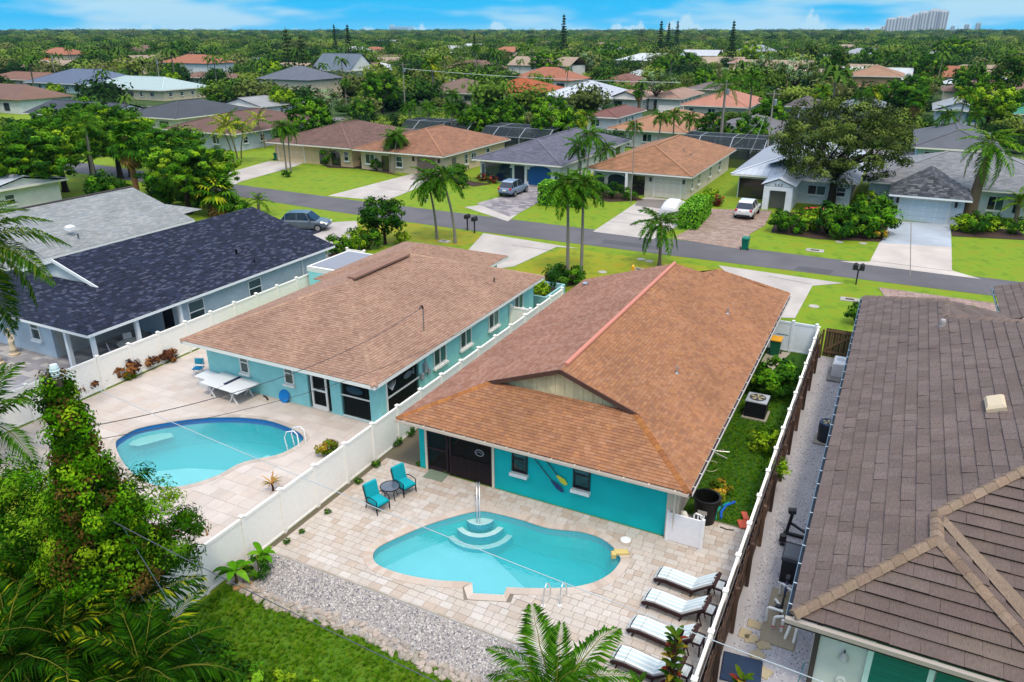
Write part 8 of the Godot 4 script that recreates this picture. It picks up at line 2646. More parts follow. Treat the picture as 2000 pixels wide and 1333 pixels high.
# ---------- planting ----------
func build_plants() -> void:
	var rows := [
		["slim", Vector3(-35.24,0,-55.3), 1.0, "slim palm left of a leaning one on the verge by the mailboxes"],
		["slim", Vector3(-33.08,0,-54.83), 1.1, "leaning slim palm right of its twin on the verge by the mailboxes"],
		["slim_tall", Vector3(-20.68,0,-50.33), 1.0, "tall straight slim palm on the yellowish front lawn"],
		["slim_tall", Vector3(-19.71,0,-50.67), 0.98, "tall leaning slim palm on the yellowish front lawn, right of the straight one"],
		["small", Vector3(-15.34,0,-56.15), 1.15, "small dense palm on the front lawn behind the orange roof's ridge"],
		["slim", Vector3(-31.97,0,-80.88), 0.95, "left palm of the group of three beside the blue garage door"],
		["slim_tall", Vector3(-30.91,0,-80.09), 0.92, "tallest palm of the group of three beside the blue garage door"],
		["slim", Vector3(-29.83,0,-84.69), 0.86, "right palm of the group of three beside the blue garage door"],
		["slim", Vector3(-58.64,0,-81.46), 0.8, "left stem of the triple palm in front of the tan house"],
		["slim", Vector3(-58,0,-81.35), 0.9, "middle stem of the triple palm in front of the tan house"],
		["slim", Vector3(-57.97,0,-82.22), 0.8, "right stem of the triple palm in front of the tan house"],
		["slim_tall", Vector3(-70.34,0,-75.14), 0.85, "palm in a round bed at the tan house's drive, left of its twin"],
		["slim_tall", Vector3(-70.13,0,-75.67), 0.8, "palm in a round bed at the tan house's drive, right of its twin"],
		["golden", Vector3(-82.65,0,-78.12), 1.35, "yellowish palm at the left of the clump on the far lawn"],
		["golden", Vector3(-81.42,0,-77.76), 1.45, "yellowish palm in the middle of the clump on the far lawn"],
		["golden", Vector3(-82.3,0,-79.3), 1.25, "yellowish palm at the right of the clump on the far lawn"],
		["golden", Vector3(-88.67,0,-90.62), 1.2, "golden palm behind the clump, beside the brown hip roof"],
		["cabbage", Vector3(-68.23,0,-51.33), 1.22, "cabbage palm with a straight tan trunk and a brown skirt of dead fans"],
		["shaggy", Vector3(-59.19,0,-53.3), 1.5, "short shaggy yellow-green fan palm by the pale grey roof"],
		["pygmy", Vector3(-56.4,0,-55.71), 1.2, "small feathery palm behind the navy roof's ridge end"],
		["royal", Vector3(-78.4,0,-53.98), 0.78, "palm with a hanging yellow frond left of the cabbage palm"],
		["drooping", Vector3(7.08,0,-85.14), 1.05, "large drooping bright green palm with a thick trunk before the white garage house"],
		["pygmy", Vector3(11.05,0,-86.18), 1.7, "small palm by the window at the right edge of the street row"],
		["royal", Vector3(-24.19,0,-117.09), 0.98, "tall palm rising behind the tan-orange house by the utility pole"],
		["slim", Vector3(6.25,0,-132.4), 1.05, "dark palm in front of the wide grey hip roof, left of another"],
		["slim", Vector3(9.95,0,-140.22), 0.95, "dark palm in front of the wide grey hip roof, right of another"],
		["yard", Vector3(-38.19,0,-51.68), 1.15, "dark dense small tree by the driveway behind the aqua house"],
		["bush_light", Vector3(-40.99,0,-51.42), 1.1, "thin young yellow-green tree left of the dark dense tree"],
	]
	for r in rows: plant(r[0], r[3], r[1], r[2])
	var bushes := [
		["bush", Vector3(-69.32,0,-82.88), 1.7, "round clipped shrub at the corner of the tan house"],
		["bush_dark", Vector3(-66.68,0,-84.21), 1.0, "dark low shrub along the tan house's bed, first from the left"],
		["bush_dark", Vector3(-64.28,0,-83.53), 1.0, "dark low shrub along the tan house's bed, second from the left"],
		["bush_dark", Vector3(-60.93,0,-81.6), 1.0, "dark low shrub beside the triple palm"],
		["bush", Vector3(-68.29,0,-72.87), 0.7, "low plants in the round bed of the twin palms by the tan house's drive"],
		["bush_dark", Vector3(-47.71,0,-80.85), 1.3, "dark round shrub on the lawn in front of the blue-black entry"],
		["bush_red", Vector3(-45.02,0,-81.44), 1.1, "reddish low shrub at the white house's entry, left one"],
		["bush_red", Vector3(-43.27,0,-80.82), 1.1, "reddish low shrub at the white house's entry, right one"],
		["bush_dark", Vector3(-44.8,0,-76.46), 1.0, "small dark shrub on the lawn below the round shrub"],
		["bush", Vector3(-29.46,0,-79.53), 1.2, "shrub in the bed under the three palms, left"],
		["bush_dark", Vector3(-27.37,0,-78.72), 1.2, "dark shrub in the bed before the arched porch"],
		["bush", Vector3(-25.54,0,-79.03), 1.0, "shrub in the bed beside the cream garage door"],
		["bush_light", Vector3(-17.24,0,-80.85), 1.4, "loose yellowish shrub behind the clipped hedge by the cream house"],
		["bush_red", Vector3(-16.38,0,-80.14), 1.4, "red-flowered shrub behind the clipped hedge"],
		["bush_dark", Vector3(-8.7,0,-71.74), 1.3, "dark shrub at the left end of the bed under the oak"],
		["bush", Vector3(-7.5,0,-71.49), 1.4, "leafy shrub in the bed under the oak, left of the red car"],
		["bush_red", Vector3(-8.42,0,-74.53), 1.2, "dark red-leaved shrub in the bed under the oak"],
		["bush_light", Vector3(-6.32,0,-73.37), 1.8, "bright green shrub in front of the red car"],
		["bush_dark", Vector3(-4.76,0,-72.87), 1.9, "dark shrub below the oak's trunk"],
		["bush", Vector3(-3.52,0,-71.45), 1.6, "leafy shrub right of the oak's trunk"],
		["bush_big", Vector3(-2.28,0,-72.88), 1.05, "tall dense shrub right of the oak"],
		["bush_big", Vector3(-1,0,-74.97), 1.15, "tall dense shrub beside the white garage's drive"],
		["bush_light", Vector3(-1.48,0,-81.58), 2.2, "tall light green shrub behind the dense one by the white garage"],
		["bush_gold", Vector3(-.27,0,-72.69), 1.0, "golden spiky shrub at the end of the bed by the white drive"],
		["bush_light", Vector3(6.29,0,-79.28), 1.4, "flowering shrub at the foot of the drooping palm, left"],
		["bush", Vector3(7.31,0,-79.15), 1.5, "rounded shrub at the foot of the drooping palm"],
		["bush_light", Vector3(8.3,0,-80.29), 1.2, "yellowish shrub at the foot of the drooping palm, right"],
		["bush_dark", Vector3(9.05,0,-81.09), 0.9, "small dark clipped shrub right of the drooping palm"],
		["bush", Vector3(10.58,0,-80.17), 1.2, "shrub under the small palm at the right edge"],
		["bush_big", Vector3(-68.05,0,-54.72), 1.2, "big dark shrub under the spreading trees, right of the cabbage palm"],
		["bush_big", Vector3(-64.99,0,-55.69), 1.0, "big shrub between the spreading trees and the shaggy fan palm"],
		["bush_big", Vector3(-72.49,0,-51.09), 1.3, "big shrub under the spreading trees, left of the cabbage palm"],
		["bush_big", Vector3(-57.1,0,-53.6), 0.7, "low shrub right of the shaggy fan palm behind the navy roof"],
		["bush", Vector3(-39.56,0,-47.06), 1.3, "shrub in the strip between the navy roof and the aqua house"],
		["bush_light", Vector3(-39.02,0,-48.37), 1.4, "bright shrub in the strip left of the dark small tree"],
		["bush_red", Vector3(-37.42,0,-44.89), 1.2, "reddish shrub in the strip beside the navy house"],
		["bush", Vector3(-38.65,0,-49.97), 1.3, "shrub at the foot of the dark dense small tree"],
		["bush_light", Vector3(-37.09,0,-52.62), 0.9, "bright low shrub right of the dark dense small tree"],
		["bush_dark", Vector3(-20.02,0,-46.63), 1.3, "dark shrub at the foot of the two tall slim palms"],
		["bush", Vector3(-19.58,0,-48.67), 1.1, "shrub beside the pipe at the foot of the tall slim palms"],
		["bush_red", Vector3(-21.11,0,-47.9), 0.9, "reddish plant at the aqua house's front corner"],
		["bush_light", Vector3(-19.7,.5,-43.6), 0.8, "yellow-green shrub inside the aqua planter, near one"],
		["bush_light", Vector3(-20.4,.5,-44.6), 0.8, "yellow-green shrub inside the aqua planter, far one"],
		["bush_dark", Vector3(-.67,0,-49.37), 0.9, "small dark shrub on the small lawn against the tiled house"],
		["bush_big", Vector3(-3.72,0,-36.66), 0.72, "large dark clipped shrub on the side lawn behind the black air conditioner"],
		["bush_light", Vector3(-3.12,0,-30.74), 0.9, "loose yellowish shrub on the side lawn below the air conditioner"],
		["bush_gold", Vector3(-4.09,0,-26.09), 0.9, "golden-tipped shrub behind the trash can"],
		["bush_light", Vector3(-2.15,1,-27.2), 0.6, "plant growing over the fence top beside the gravel strip"],
		["bush_gold", Vector3(-19.95,0,-21.89), 0.8, "yellow and green shrub at the white fence by the oval pool"],
		["bush_gold", Vector3(-34.21,0,-23.23), 0.55, "small yellow shrub in the dried bed along the white fence"],
	]
	for r in bushes: plant(r[0], r[3], r[1], r[2])
	for k in 6:
		var words := ["nearest the vine-covered pole", "left of the yellow shrub", "under the yellow shrub", "right of the yellow shrub", "second from the far end", "at the far end by the aqua house"]
		plant("bush_brown", "dried brown plants along the white fence, " + words[k],[Vector3(-34.88,0,-20.98),Vector3(-34.88,0,-21.78),Vector3(-34.74,0,-23.24),Vector3(-34.73,0,-24.57),Vector3(-34.74,0,-25.18),Vector3(-34.44,0,-25.88)][k],[1.7, 1.3, 2.1, 1.6, 1.4, 1.5][k],"dried plants along the white fence")
	for k in 9:  # weeds at the fence foot
		b_weed(k)
	hedge("tall clipped light green hedge between the covered car and the tan paver drive", Vector3(-16.61,0,-72.27),Vector3(1.8,1.9,7.5), 0.05)
	hedge("clipped rounded hedge at the corner of the three-palm garden", Vector3(-31.17,0,-73.84),Vector3(4.6,2.2,3.4), 0.2)
	hedge("clipped green hedge in front of the peach-roofed house", Vector3(-54.04,0,-181.42),Vector3(13,2.6,3), 0.0)
	leaf_plant("banana_plant", "young banana plant with broad leaves at the white fence, left one", "plant", Vector3(-17.23,0,-13.93), 7, 0.72, 0.13, leafy.banana, 0.75, 0.6, 0.55, S(150,130,70,0.6), 5)
	leaf_plant("banana_plant", "young banana plant with broad leaves at the gravel's corner, right one", "plant", Vector3(-17.05,0,-15.01), 6, 0.62, 0.11, leafy.banana, 0.85, 0.6, 0.5, S(150,130,70,0.6), 6)
	plant("bush", "weedy low growth round the banana plants", Vector3(-16.9,0,-14.59), 0.55)
	leaf_plant("spiky_plant", "spiky brown-leaved plant in a bed at the white fence, beyond the oval pool", "plant", Vector3(-20.06,0,-18.66), 22, 0.5, 0.03, leafy.spiky, 1.0, 0.5, 0.35, S(96,70,50,0.6), 7)
	for k in 4:
		leaf_plant("croton", ["red-tipped croton plant in front of the third lounger", "dark croton with a red heart at the foot of the near palm", "small red croton left of the lounger at the lower edge", "yellow and red croton before the blue board"][k],"plant", [Vector3(-3.04,0,-15.44),Vector3(-5.38,0,-14.04),Vector3(-3.78,0,-14.85),Vector3(-1.38,0,-16.33)][k] , [60, 40, 26, 22][k], 0.38, 0.075, leafy.croton, 0.9, 0.45, [2.6, 1.6, 1.2, 1.1][k],S(110,90,60,0.6), 8 + k, 2)
	plant("near_clump", "leafy palm at the lower edge in front of the loungers", Vector3(-5.4,0,-12.82), 1.08, "", 0.4)
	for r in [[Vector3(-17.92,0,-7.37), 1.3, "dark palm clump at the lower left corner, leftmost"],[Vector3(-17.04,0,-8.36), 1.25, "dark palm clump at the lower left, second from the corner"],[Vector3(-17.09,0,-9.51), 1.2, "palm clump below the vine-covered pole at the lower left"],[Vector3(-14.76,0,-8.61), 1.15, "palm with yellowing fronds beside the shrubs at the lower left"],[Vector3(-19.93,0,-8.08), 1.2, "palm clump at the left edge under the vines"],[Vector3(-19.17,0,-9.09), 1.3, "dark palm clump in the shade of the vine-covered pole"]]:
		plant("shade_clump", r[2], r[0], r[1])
	plant("near_clump", "palm with arching fronds at the left edge by the white fence", Vector3(-32.02,0,-15.03), 1.35, "", 0.2)
	for r in [["bush_dark", Vector3(-16.54,0,-10.62), 1.0, "dark leafy shrub at the lower left beside the white fence's end"],["bush_gold", Vector3(-16.98,0,-10.85), 0.6, "orange-leaved shrub between the dark shrubs at the lower left"],["bush", Vector3(-14.88,0,-10.42), 1.0, "leafy shrub beside the orange guy guard"],["bush", Vector3(-13.53,0,-10.41), 0.9, "leafy shrub at the lower edge right of the guy guard"],["bush_light", Vector3(-12.71,0,-10.92), 0.7, "light green shrub at the lower edge on the near lawn"],["bush_light", Vector3(-11.72,0,-11.23), 0.6, "low light green shrub at the lower edge, right of another"],["bush_dark", Vector3(-15.2,0,-9.47), 1.2, "dark shrub at the lower edge left of the guy guard"]]:
		plant(r[0], r[3], r[1], r[2])
	var g := RandomNumberGenerator.new()
	g.seed = 99
	var o := thing("mango_tree", "dense leafy tree spreading beside the vine-covered pole with reddish young leaves", "tree", Vector3(-18.6,0,-10.6))
	var b := MB.new()
	b.tube([Vector3.ZERO, Vector3(0,1.5,0),Vector3(.1,2.6,0)],[0.2, 0.15, 0.12], 8, S(100,84,68,0.5))
	for k in 7: limb(b, Vector3(.1,2.2,0),Vector3(cos(k * 0.9) * 2.0, 3.6 + 0.3 * (k % 3), sin(k * 0.9) * 1.7), 0.09, 0.03, S(100,84,68,0.5), g)
	put(o, "trunk", b, "bark")
	b = MB.new()
	var cols := [S(62,112,14,0.7),S(44,86,12,0.65),S(88,136,20,0.75),S(34,70,12,0.6),S(110,148,26,0.75)]
	leaf_cloud(b, Vector3(.3,3.9,-.2),Vector3(2.5,1.6,2.2), 150, 110, 0.42, 0.07, cols, g, 0.55, 0.7, 0.3)
	leaf_cloud(b, Vector3(-2.4,3.6,.6),Vector3(2.2,1.5,2), 110, 100, 0.42, 0.07, cols, g, 0.55, 0.7, 0.3)
	leaf_cloud(b, Vector3(-4.8,3.4,.2),Vector3(2.2,1.5,1.8), 90, 90, 0.42, 0.075, cols, g, 0.55, 0.7, 0.3)
	leaf_cloud(b, Vector3(1.9,3.4,-1.2),Vector3(.9,.9,.8), 36, 70, 0.3, 0.07, cols + cols + [S(170,110,40),S(150,80,40)], g, 0.6, 0.7, 0.3)
	put(o, "crown", b, "leaf")
	var hero: Node3D = plant("hero", "huge palm at the left edge whose fronds hang over the navy roof", Vector3(-33.69,0,-17.14) - Vector3(2.4,0,0), 1.0, "", 0.5)
	hero.rotation.y = 0.0
	var far := [
		["spread_a", Vector3(-90.77,0,-62.53), 1.0, "wide spreading light green tree behind the pale grey roof, left crown"],
		["spread_b", Vector3(-85.93,0,-64.28), 0.98, "wide spreading tree behind the cabbage palm"],
		["spread_b", Vector3(-80.28,0,-49.62), 1.05, "spreading tree at the left edge below the dark tile roof"],
		["spread_b", Vector3(-62.61,0,-52.53), 0.93, "spreading tree hanging over the street right of the cabbage palm"],
		["spread_a", Vector3(-84.24,0,-54.27), 0.95, "wide spreading light green tree at the left, behind the pale grey roof"],
		["spread_a", Vector3(-86.18,0,-62.91), 0.95, "wide spreading light green tree rising behind the cabbage palm, highest crown"],
		["spread_b", Vector3(-73.01,0,-60.01), 0.95, "spreading tree between the cabbage palm and the brown hip roof"],
		["spread_b", Vector3(-80.91,0,-47.78), 0.95, "spreading tree cut by the left edge below the dark tile roof"],
		["spread_b", Vector3(-63.16,0,-55.76), 0.8, "dark spreading tree at the right end of the tree mass, over the street"],
		["oak", Vector3(-5.57,0,-85.02), 1.02, "big dark oak with fine leaves and forking trunk before the white metal roof"],
		["round_dark", Vector3(-102.62,0,-141.13), 1.2, "large round dark green tree left of the bright white metal roof"],
		["round_dark", Vector3(-89.2,0,-116.37), 0.72, "dark rounded tree below the large round one"],
		["spread_b", Vector3(-114.51,0,-253.42), 1.35, "dark umbrella-shaped tree above the orange tile roof"],
		["airy", Vector3(-113.17,0,-285.15), 1.1, "olive airy tree right of the umbrella-shaped one"],
		["round_green", Vector3(-47.36,0,-107.27), 1.08, "bright round leafy tree behind the slate roof"],
		["round_dark", Vector3(-58.04,0,-112.66), 0.92, "dark leafy tree left of the bright round one"],
		["round_dark", Vector3(-60.24,0,-107.39), 0.86, "dark leafy tree behind the pool cage"],
		["airy", Vector3(-52.6,0,-178.54), 1.0, "spreading airy tree above the peach roofs"],
		["round_light", Vector3(-185.71,0,-194.98), 1.3, "light green rounded tree right of the blue cars"],
		["silver", Vector3(-235.93,0,-240), 1.0, "silvery pale tree beside the light green one"],
		["round_light", Vector3(-119.35,0,-128.59), 0.9, "bright green bushy tree above the golden palms, left"],
		["round_green", Vector3(-85.02,0,-97.27), 1.0, "dark glossy tree behind the tan house, right of the bright bushy one"],
		["airy", Vector3(-100.95,0,-120.76), 0.8, "greyish airy tree left of the round dark ones"],
		["round_light", Vector3(-512.87,0,-343.26), 1.3, "fresh green domed tree above the blue-grey roof"],
		["round_dark", Vector3(-313.77,0,-200.85), 1.05, "dark tree in front of the orange tile roof at the left"],
		["round_light", Vector3(-194.91,0,-128.65), 0.7, "yellow-green bush tree in front of the blue-grey roof"],
		["casuarina", Vector3(-196.11,0,-216.38), 1.22, "tall dark feathery pine left of the white tall house"],
		["casuarina", Vector3(-176.49,0,-201.19), 1.09, "dark feathery pine right of a taller one"],
		["pine", Vector3(-171.2,0,-401.73), 1.08, "tall slender pine standing above the horizon in the middle"],
		["pine", Vector3(-124.55,0,-423.82), 0.95, "slender pine left of the group above the horizon"],
		["pine", Vector3(-134.06,0,-472.33), 0.92, "slender pine in the group above the horizon, second"],
		["pine", Vector3(-148.57,0,-544.12), 1.0, "thick dark pine at the right of the group above the horizon"],
		["pine", Vector3(-78.46,0,-383.45), 0.92, "lone slender pine right of the group"],
		["pine", Vector3(-266.09,0,-834.52), 0.8, "small slender pine left of the group"],
		["pine", Vector3(-348.93,0,-431.44), 0.9, "thin bare-looking pine on the left horizon"],
		["pine", Vector3(-242.63,0,-309.77), 0.85, "thin pine on the left horizon, right of another"],
		["pine", Vector3(-211.94,0,-376.89), 0.69, "small pine on the horizon left of the middle"],
		["far_tall", Vector3(-201.14,0,-283.51), 0.9, "royal palm left of several, above the bright white metal roof"],
		["far_tall", Vector3(-177.3,0,-272.24), 1.0, "royal palm above the tan hip roof"],
		["far_gold", Vector3(-105.13,0,-166.42), 1.4, "tall yellow-green palm rising in front of the tan hip roof"],
		["far_tall", Vector3(-140.16,0,-250.61), 1.0, "royal palm above the orange tile roof, left one"],
		["far_tall", Vector3(-134.64,0,-252.47), 0.9, "royal palm above the orange tile roof, right one"],
		["far_gold", Vector3(-199.46,0,-259.03), 1.0, "yellowish palm left of the large round dark tree"],
		["far", Vector3(-74.84,0,-124.07), 0.85, "palm in front of the tan hip roof's right end"],
		["far", Vector3(-72.76,0,-107.66), 0.75, "palm left of the pool cage behind the tan houses"],
		["far", Vector3(-70.16,0,-108.96), 0.75, "palm behind the pool cage, right of another"],
		["far", Vector3(-63.47,0,-105.11), 0.8, "palm beside the white wall behind the pool cage"],
		["far_gold", Vector3(-39.96,0,-102.31), 0.85, "yellowish palm right of the bright round tree"],
		["cabbage", Vector3(-50.13,0,-158.05), 1.0, "fan palm in front of the white double garage"],
		["far", Vector3(-26.96,0,-154.41), 1.15, "dense royal palm above the salmon tile roof"],
		["far_gold", Vector3(-14.56,0,-153.24), 1.0, "golden palm beside the grey house with a cupola"],
		["far_gold", Vector3(-5.77,0,-157.66), 1.0, "golden-green palm in front of the two-storey tan house"],
		["cabbage", Vector3(.92,0,-151.82), 1.1, "brown-skirted fan palm left of the pale grey gabled house"],
		["far", Vector3(-7.38,0,-150.46), 0.9, "palm before the low blue-grey roof"],
		["far", Vector3(-31.71,0,-110.3), 0.75, "dark palm by the long orange-tan roof, left"],
		["far", Vector3(-30.38,0,-113.56), 0.75, "dark palm by the long orange-tan roof, middle"],
		["far", Vector3(-27.22,0,-110.07), 0.75, "dark palm by the long orange-tan roof, right"],
		["far", Vector3(-33.09,0,-103.09), 0.65, "short palm at the end of the long orange-tan roof"],
		["round_dark", Vector3(-26.03,0,-119.18), 0.75, "dark leafy tree behind the crossarm pole"],
		["round_dark", Vector3(-19.52,0,-113.95), 0.8, "dark tree in front of the dull grey roof"],
		["round_green", Vector3(-20.87,0,-138.47), 0.9, "leafy tree left of the grey house with a cupola"],
		["round_green", Vector3(-15.43,0,-201.93), 1.1, "dense green tree left of the two-storey tan house"],
		["airy", Vector3(-26.24,0,-209.32), 1.3, "dull olive tree above the grey house with a cupola"],
		["airy", Vector3(-41.01,0,-255), 1.2, "brownish airy tree above the royal palm"],
		["round_light", Vector3(-72.46,0,-401), 1.7, "light green tree near the red roof at the right"],
		["tall", Vector3(-20.43,0,-245.87), 1.1, "tall mixed green tree above the two-storey tan house"],
		["round_dark", Vector3(3.7,0,-284.71), 1.4, "round dark tree right of the two-storey tan house"],
		["spread_a", Vector3(12.64,0,-392.41), 1.58, "large domed yellow-green tree at the right below the towers"],
		["round_green", Vector3(.08,0,-189.86), 1.15, "leafy tree behind the golden-green palm"],
		["round_dark", Vector3(-3.18,0,-193.84), 0.95, "dark tree at the right end of the two-storey tan house"],
		["round_light", Vector3(13.09,0,-164.38), 1.25, "yellowish tree right of the pale grey gabled house"],
		["round_green", Vector3(12.58,0,-226.14), 1.25, "green tree behind the pale grey gabled house"],
		["far_gold", Vector3(8.22,0,-158.41), 1.0, "pale palm behind the pale grey gabled house"],
		["tall", Vector3(17.39,0,-199.94), 1.1, "tall tree at the right edge above the green roof"],
		["round_dark", Vector3(17.69,0,-180.21), 0.9, "dark tree at the right edge by the green roof"],
		["round_dark", Vector3(-351.43,0,-304.9), 1.55, "dark tree far behind the mint roof"],
		["round_dark", Vector3(-337.51,0,-310.29), 1.15, "dark tree right of the far white roof"],
		["round_green", Vector3(-218.49,0,-186.22), 1.0, "green tree behind the mint roof's chimney end"],
		["round_light", Vector3(-197.13,0,-166.81), 0.9, "light green tree right of the mint roof"],
		["round_dark", Vector3(-393.03,0,-282.37), 1.2, "dark tree behind the blue-grey roof's ridge"],
		["tall", Vector3(-384.77,0,-286.99), 0.9, "tall green tree behind the mint roof, left"],
		["tall", Vector3(-390.26,0,-303.8), 0.95, "tall green tree behind the mint roof, right"],
		["far", Vector3(-387.88,0,-319.04), 1.25, "palm in the trees behind the mint roof"],
		["round_dark", Vector3(-192.99,0,-180.28), 0.85, "dark tree left of the blue cars"],
		["far", Vector3(-123.82,0,-113.61), 0.6, "small palm beside the low grey-white roof"],
		["far", Vector3(-125.62,0,-157.73), 0.7, "small palm by the brown roof below the tall white house"],
		["round_dark", Vector3(-136.4,0,-275.54), 1.05, "dark tree left of the umbrella-shaped one"],
		["far_tall", Vector3(-184.05,0,-390), 1.05, "palm above the umbrella-shaped tree"],
		["far_gold", Vector3(-188.51,0,-386.84), 1.3, "yellowish feathery palm above the orange tile roof"],
		["round_green", Vector3(-122.67,0,-339.11), 1.6, "green tree right of the tall slender pine"],
		["round_dark", Vector3(-126.4,0,-375.01), 1.2, "dark tree above the far white roof in the middle"],
		["far", Vector3(-134.11,0,-413.97), 1.1, "palm right of the dark tree above the far white roof"],
		["round_dark", Vector3(-76.45,0,-267.46), 1.2, "dark tree at the foot of the pine group"],
		["round_dark", Vector3(-76.34,0,-296.99), 1.3, "dense dark tree right of the pine group"],
		["round_green", Vector3(-52.58,0,-225.51), 1.0, "green tree above the far pale roof"],
		["round_dark", Vector3(-19.25,0,-375), 1.4, "dark tree above the two-storey tan house, right"],
		["round_dark", Vector3(-10.56,0,-354.72), 1.3, "dark tree under the towers"],
		["tall", Vector3(-41.52,0,-372.82), 1.05, "tall tree left of the towers"],
	]
	for r in far: plant(r[0], r[3], r[1], r[2])

func b_weed(k: int) -> void:
	var words := ["nearest the banana plants", "second along the fence from the banana plants", "below the third fence panel", "at the fence across from the armchairs", "just past the armchairs", "beyond the weeds at the armchairs", "near the porch corner", "at the turquoise corner by the porch", "by the door mat"]
	var at: Vector3 = [Vector3(-17.25,0,-16.35),Vector3(-17.17,0,-17.06),Vector3(-17.12,0,-18.44),Vector3(-17.35,0,-20.64),Vector3(-17.47,0,-22.02),Vector3(-17.73,0,-23.89),Vector3(-17.74,0,-24.92),Vector3(-15.92,0,-22.89),Vector3(-14.56,0,-22.9)][k]
	plant("bush", "small green weeds at the white fence's foot, " + words[k], at, [0.16, 0.14, 0.16, 0.2, 0.24, 0.3, 0.34, 0.14, 0.12][k],"weeds along the white fence")

func hedge(label: String, at: Vector3, s: Vector3, turn: float) -> void:
	var o := thing("hedge", label, "hedge", at, turn)
	var g := RandomNumberGenerator.new()
	g.seed = int(absf(at.x) * 10)
	var b := MB.new()
	b.cbox(Vector3(0, s.y * 0.47, 0),Vector3(s.x * 0.9, s.y * 0.92, s.z * 0.94), 0.2, S(40,70,20,0.6))
	put(o, "branches", b, "bark")
	b = MB.new()
	var cols := [S(96,150,34),S(78,130,28),S(60,108,24),S(116,166,44)]
	var n := int((s.x * s.z + 2.0 * s.y * (s.x + s.z)) * 60.0)
	for i in mini(n, 14000):
		var side := g.randf() * (s.x * s.z + 2.0 * s.y * (s.x + s.z))
		var p := Vector3(g.randf_range(-0.5, 0.5) * s.x, s.y, g.randf_range(-0.5, 0.5) * s.z)
		var nn := Vector3.UP
		if side > s.x * s.z:
			side -= s.x * s.z
			p.y = g.randf() * s.y
			if side < 2.0 * s.y * s.x:
				nn = Vector3(0, 0, 1 if g.randf() < 0.5 else -1)
				p.z = nn.z * s.z / 2
			else:
				nn = Vector3(1 if g.randf() < 0.5 else -1, 0, 0)
				p.x = nn.x * s.x / 2
		nn = (nn + Vector3(g.randf_range(-0.8, 0.8), g.randf_range(-0.3, 0.9), g.randf_range(-0.8, 0.8))).normalized()
		p += nn * g.randf_range(-0.08, 0.05)
		var t := nn.cross(Vector3(g.randf(), g.randf(), g.randf())).normalized() * g.randf_range(0.09, 0.16)
		var u := nn.cross(t) * 0.6
		var c: Color = vary(cols[g.randi() % 4], 0.2)
		b.quad(p - t, p - u, p + t, p + u, c)
	put(o, "foliage", b, "leaf")

# ---------- the wooded distance ----------
func far_crown(seed_: int, quads: int, leaf: float, flat: float) -> ArrayMesh:
	var g := RandomNumberGenerator.new()
	g.seed = seed_
	var b := MB.new()
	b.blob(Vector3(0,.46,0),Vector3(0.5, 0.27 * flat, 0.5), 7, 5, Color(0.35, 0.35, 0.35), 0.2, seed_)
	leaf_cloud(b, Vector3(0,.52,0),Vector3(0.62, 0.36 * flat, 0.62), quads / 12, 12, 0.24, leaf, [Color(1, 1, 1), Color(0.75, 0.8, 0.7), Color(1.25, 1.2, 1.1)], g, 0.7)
	return b.mesh()

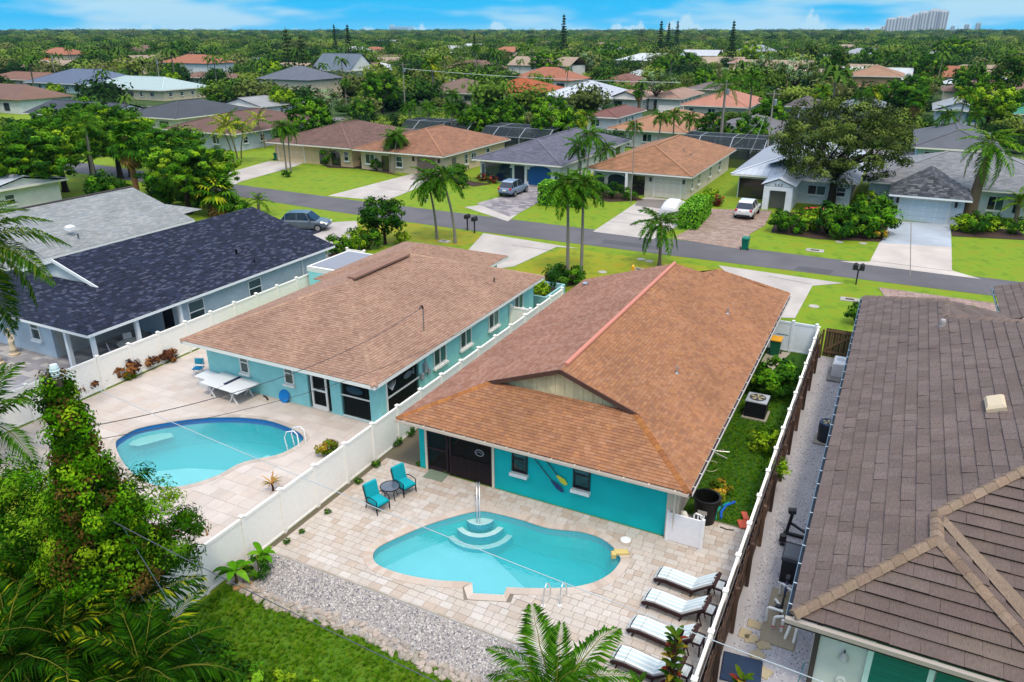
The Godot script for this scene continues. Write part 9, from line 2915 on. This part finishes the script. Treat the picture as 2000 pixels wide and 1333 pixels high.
func build_far() -> void:
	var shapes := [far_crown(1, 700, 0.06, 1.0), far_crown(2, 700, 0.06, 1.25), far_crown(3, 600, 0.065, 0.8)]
	var tints := PackedColorArray()
	for c in [S(60,92,26,1.04),S(44,76,22,0.98),S(84,110,34,1.04),S(32,60,20,0.98),S(108,126,46,1.04),S(78,90,40,1.04),S(50,82,26,1.04),S(100,106,58,1.04),S(36,64,26,0.98)]:
		tints.append(c)
	var where := [[],[],[]]
	var g := RandomNumberGenerator.new()
	g.seed = 5
	far_roofs(g)
	for r in [[104.0, 170.0, 800, 1.4, 4.4],[170.0, 300.0, 1350, 3.0, 9.0],[300.0, 520.0, 1900, 4.5, 11.0],[520.0, 900.0, 2800, 8.0, 12.0],[900.0, 1700.0, 4200, 9.0, 15.0],[1700.0, 3000.0, 5000, 12.0, 22.0],[3000.0, 4500.0, 5000, 20.0, 34.0]]:
		for i in r[2]:
			var d := sqrt(lerpf(r[0] * r[0], r[1] * r[1], g.randf()))
			var a := deg_to_rad(26.7) + g.randf_range(-0.78, 0.78)
			var p := Vector3(-sin(a) * d, 0, -cos(a) * d)
			var s := g.randf_range(r[3], r[4])
			if d < 700.0:
				if absf(p.z + 129.3) < 5.5 or (p.z > -72.0 and p.z < -55.0):
					continue
				var q := Vector2(p.x, p.z)
				if taken.any(func(k): return k.grow(s * 0.3).has_point(q)):
					continue
				if d < 170.0 and p.z > -106.0 and p.x > -84.0 and p.x < 20.0:
					continue
				var reach := 0.85 * s / maxf(4.0, 17.0 - 0.85 * s)
				if g.randf() < 0.85 and range(1, 6).any(func(m): return taken.any(func(k): return k.grow(-1.0).has_point(q * (1.0 + reach * m / 6.0)))):
					continue
			var h := g.randf_range(0.75, 1.1)
			if d > 3000.0: h *= 0.75
			where[g.randi() % 3].append(Transform3D(Basis(Vector3.UP, g.randf() * TAU).scaled(Vector3(s, s * h, s)), p - Vector3(0, s * 0.06, 0)))
	for k in 3:
		var t := PackedColorArray()
		for i in 64: t.append(vary(tints[g.randi() % tints.size()], 0.18))
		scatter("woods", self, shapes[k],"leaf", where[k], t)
	var pm := MB.new()
	var p_col := S(70,100,34,0.85)
	pm.tube([Vector3.ZERO, Vector3(.2,5,0),Vector3(.4,9,0)],[0.2, 0.15, 0.12], 5, S(150,140,124,0.6))
	for i in 12:
		var a := i * 2.39996
		var d := Vector3(cos(a), 0, sin(a))
		var s := Vector3(-sin(a), 0, cos(a)) * 0.4
		var o := Vector3(.4,9,0)
		var up := 0.9 - 0.13 * i
		var m := o + d * 1.4 + Vector3.UP * up
		var e := o + d * 2.5 + Vector3.UP * (up - 1.4)
		pm.quad(o - s * 0.2, m - s, m + s, o + s * 0.2, p_col)
		pm.quad(m - s, e, e, m + s, p_col)
	var spots := []
	for i in 420:
		var d := sqrt(lerpf(130.0 * 130.0, 650.0 * 650.0, g.randf()))
		var a := deg_to_rad(26.7) + g.randf_range(-0.72, 0.72)
		var p := Vector3(-sin(a) * d, 0, -cos(a) * d)
		if (p.z > -112.0 and p.x > -84.0) or absf(p.z + 129.3) < 4.0 or taken.any(func(k): return k.has_point(Vector2(p.x, p.z))):
			continue
		spots.append(Transform3D(Basis(Vector3.UP, g.randf() * TAU).scaled(Vector3.ONE * g.randf_range(0.7, 1.25)), p))
	scatter("far_palm_foliage", self, pm.mesh(),"leaf", spots, PackedColorArray([Color(1, 1, 1), Color(0.7, 0.8, 0.7), Color(1.3, 1.25, 1.0)]))
func far_roofs(g: RandomNumberGenerator) -> void:
	var marks := [[60, "the orange tile roof at the far left"],[150, "the blue-grey metal roof"],[250, "the mint metal roof"],[380, "the red car"],[480, "the silvery pale tree"],[565, "the dark feathery pines"],[645, "the tall white house"],[740, "the large round dark tree"],[830, "the tan hip roof"],[930, "the orange tile roof in the middle"],[1020, "the yellowish feathery palm"],[1102, "the tall slender pine"],[1200, "the far white roof in the middle"],[1310, "the pine group"],[1415, "the far red roof"],[1500, "the royal palm by the salmon roof"],[1600, "the cupola house"],[1705, "the two-storey tan house"],[1790, "the tallest towers"],[1880, "the pale gabled house"],[1980, "the green roof at the right"]]
	var kinds := [["white", S(236,240,244,0.7)],["pale grey", S(190,196,204,0.64)],["brown", S(160,124,108,0.6)],["terracotta", S(212,136,102,0.62)],["tan", S(210,184,160,0.64)],["slate grey", S(130,136,150,0.58)]]
	var said := {}
	var tries := 0
	var made := 0
	while made < 95 and tries < 3000:
		tries += 1
		var d := lerpf(215.0, 760.0, pow(g.randf(), 1.3))
		var px := g.randf_range(-20.0, 2020.0)
		var yaw := deg_to_rad(26.7) - atan((px - 1000.0) / 1599.4)
		var at := Vector3(-sin(yaw) * d, 0, -cos(yaw) * d)
		var w := g.randf_range(8.0, 13.0)
		var l := g.randf_range(6.5, 9.0)
		var foot := Rect2(at.x - w - 1, at.z - l - 1, w * 2 + 2, l * 2 + 2)
		if taken.any(func(k): return k.grow(1.5).intersects(foot)) or absf(at.z + 129.3) < 14.0:
			continue
		var near: Array = marks[0]
		for m in marks:
			if absf(m[0] - px) < absf(near[0] - px): near = m
		var kind: Array = kinds[[0, 1, 2, 4, 0, 5, 2, 3, 4, 1][g.randi() % 10]]
		var label := "distant %s-roofed house between trees %s %s" % [kind[0],"left of" if px < near[0] else "right of", near[1]]
		var base := label
		for extra in [", farther back", ", nearer the street", ", one row back", ", nearest the horizon"]:
			if not said.has(label): break
			label = base + extra
		if said.has(label): continue
		said[label] = true
		taken.append(foot)
		made += 1
		var o := thing("far_house", label, "house", at, 0.0)
		var b := MB.new()
		var h := 3.0 if g.randf() < 0.8 else 5.6
		for f in roof_faces(-w, -l, w, l, h, g.randf_range(0.3, 0.45),["hh", "hh", "gg", "hg"][g.randi() % 4]): b.poly(f, vary(kind[1], 0.1))
		put(o, "roof", b, "roof")
		b = MB.new()
		b.span(Vector3(-w + 0.7, 0, -l + 0.7),Vector3(w - 0.7, h - 0.05, l - 0.7), vary([S(236,232,222,0.87),S(230,214,186,0.85),S(222,226,230,0.87)][g.randi() % 3], 0.05))
		put(o, "wall", b, "wall")
		for i in 3:
			b = MB.new()
			var x := -w + 2.0 + (w * 2 - 4.0) * (i + 0.3 * g.randf()) / 2.6
			b.span(Vector3(x, 0.6, l - 0.72),Vector3(x + g.randf_range(1.2, 2.6), 2.2, l - 0.62),S(52,58,64))
			put(o, "window", b, "glass")
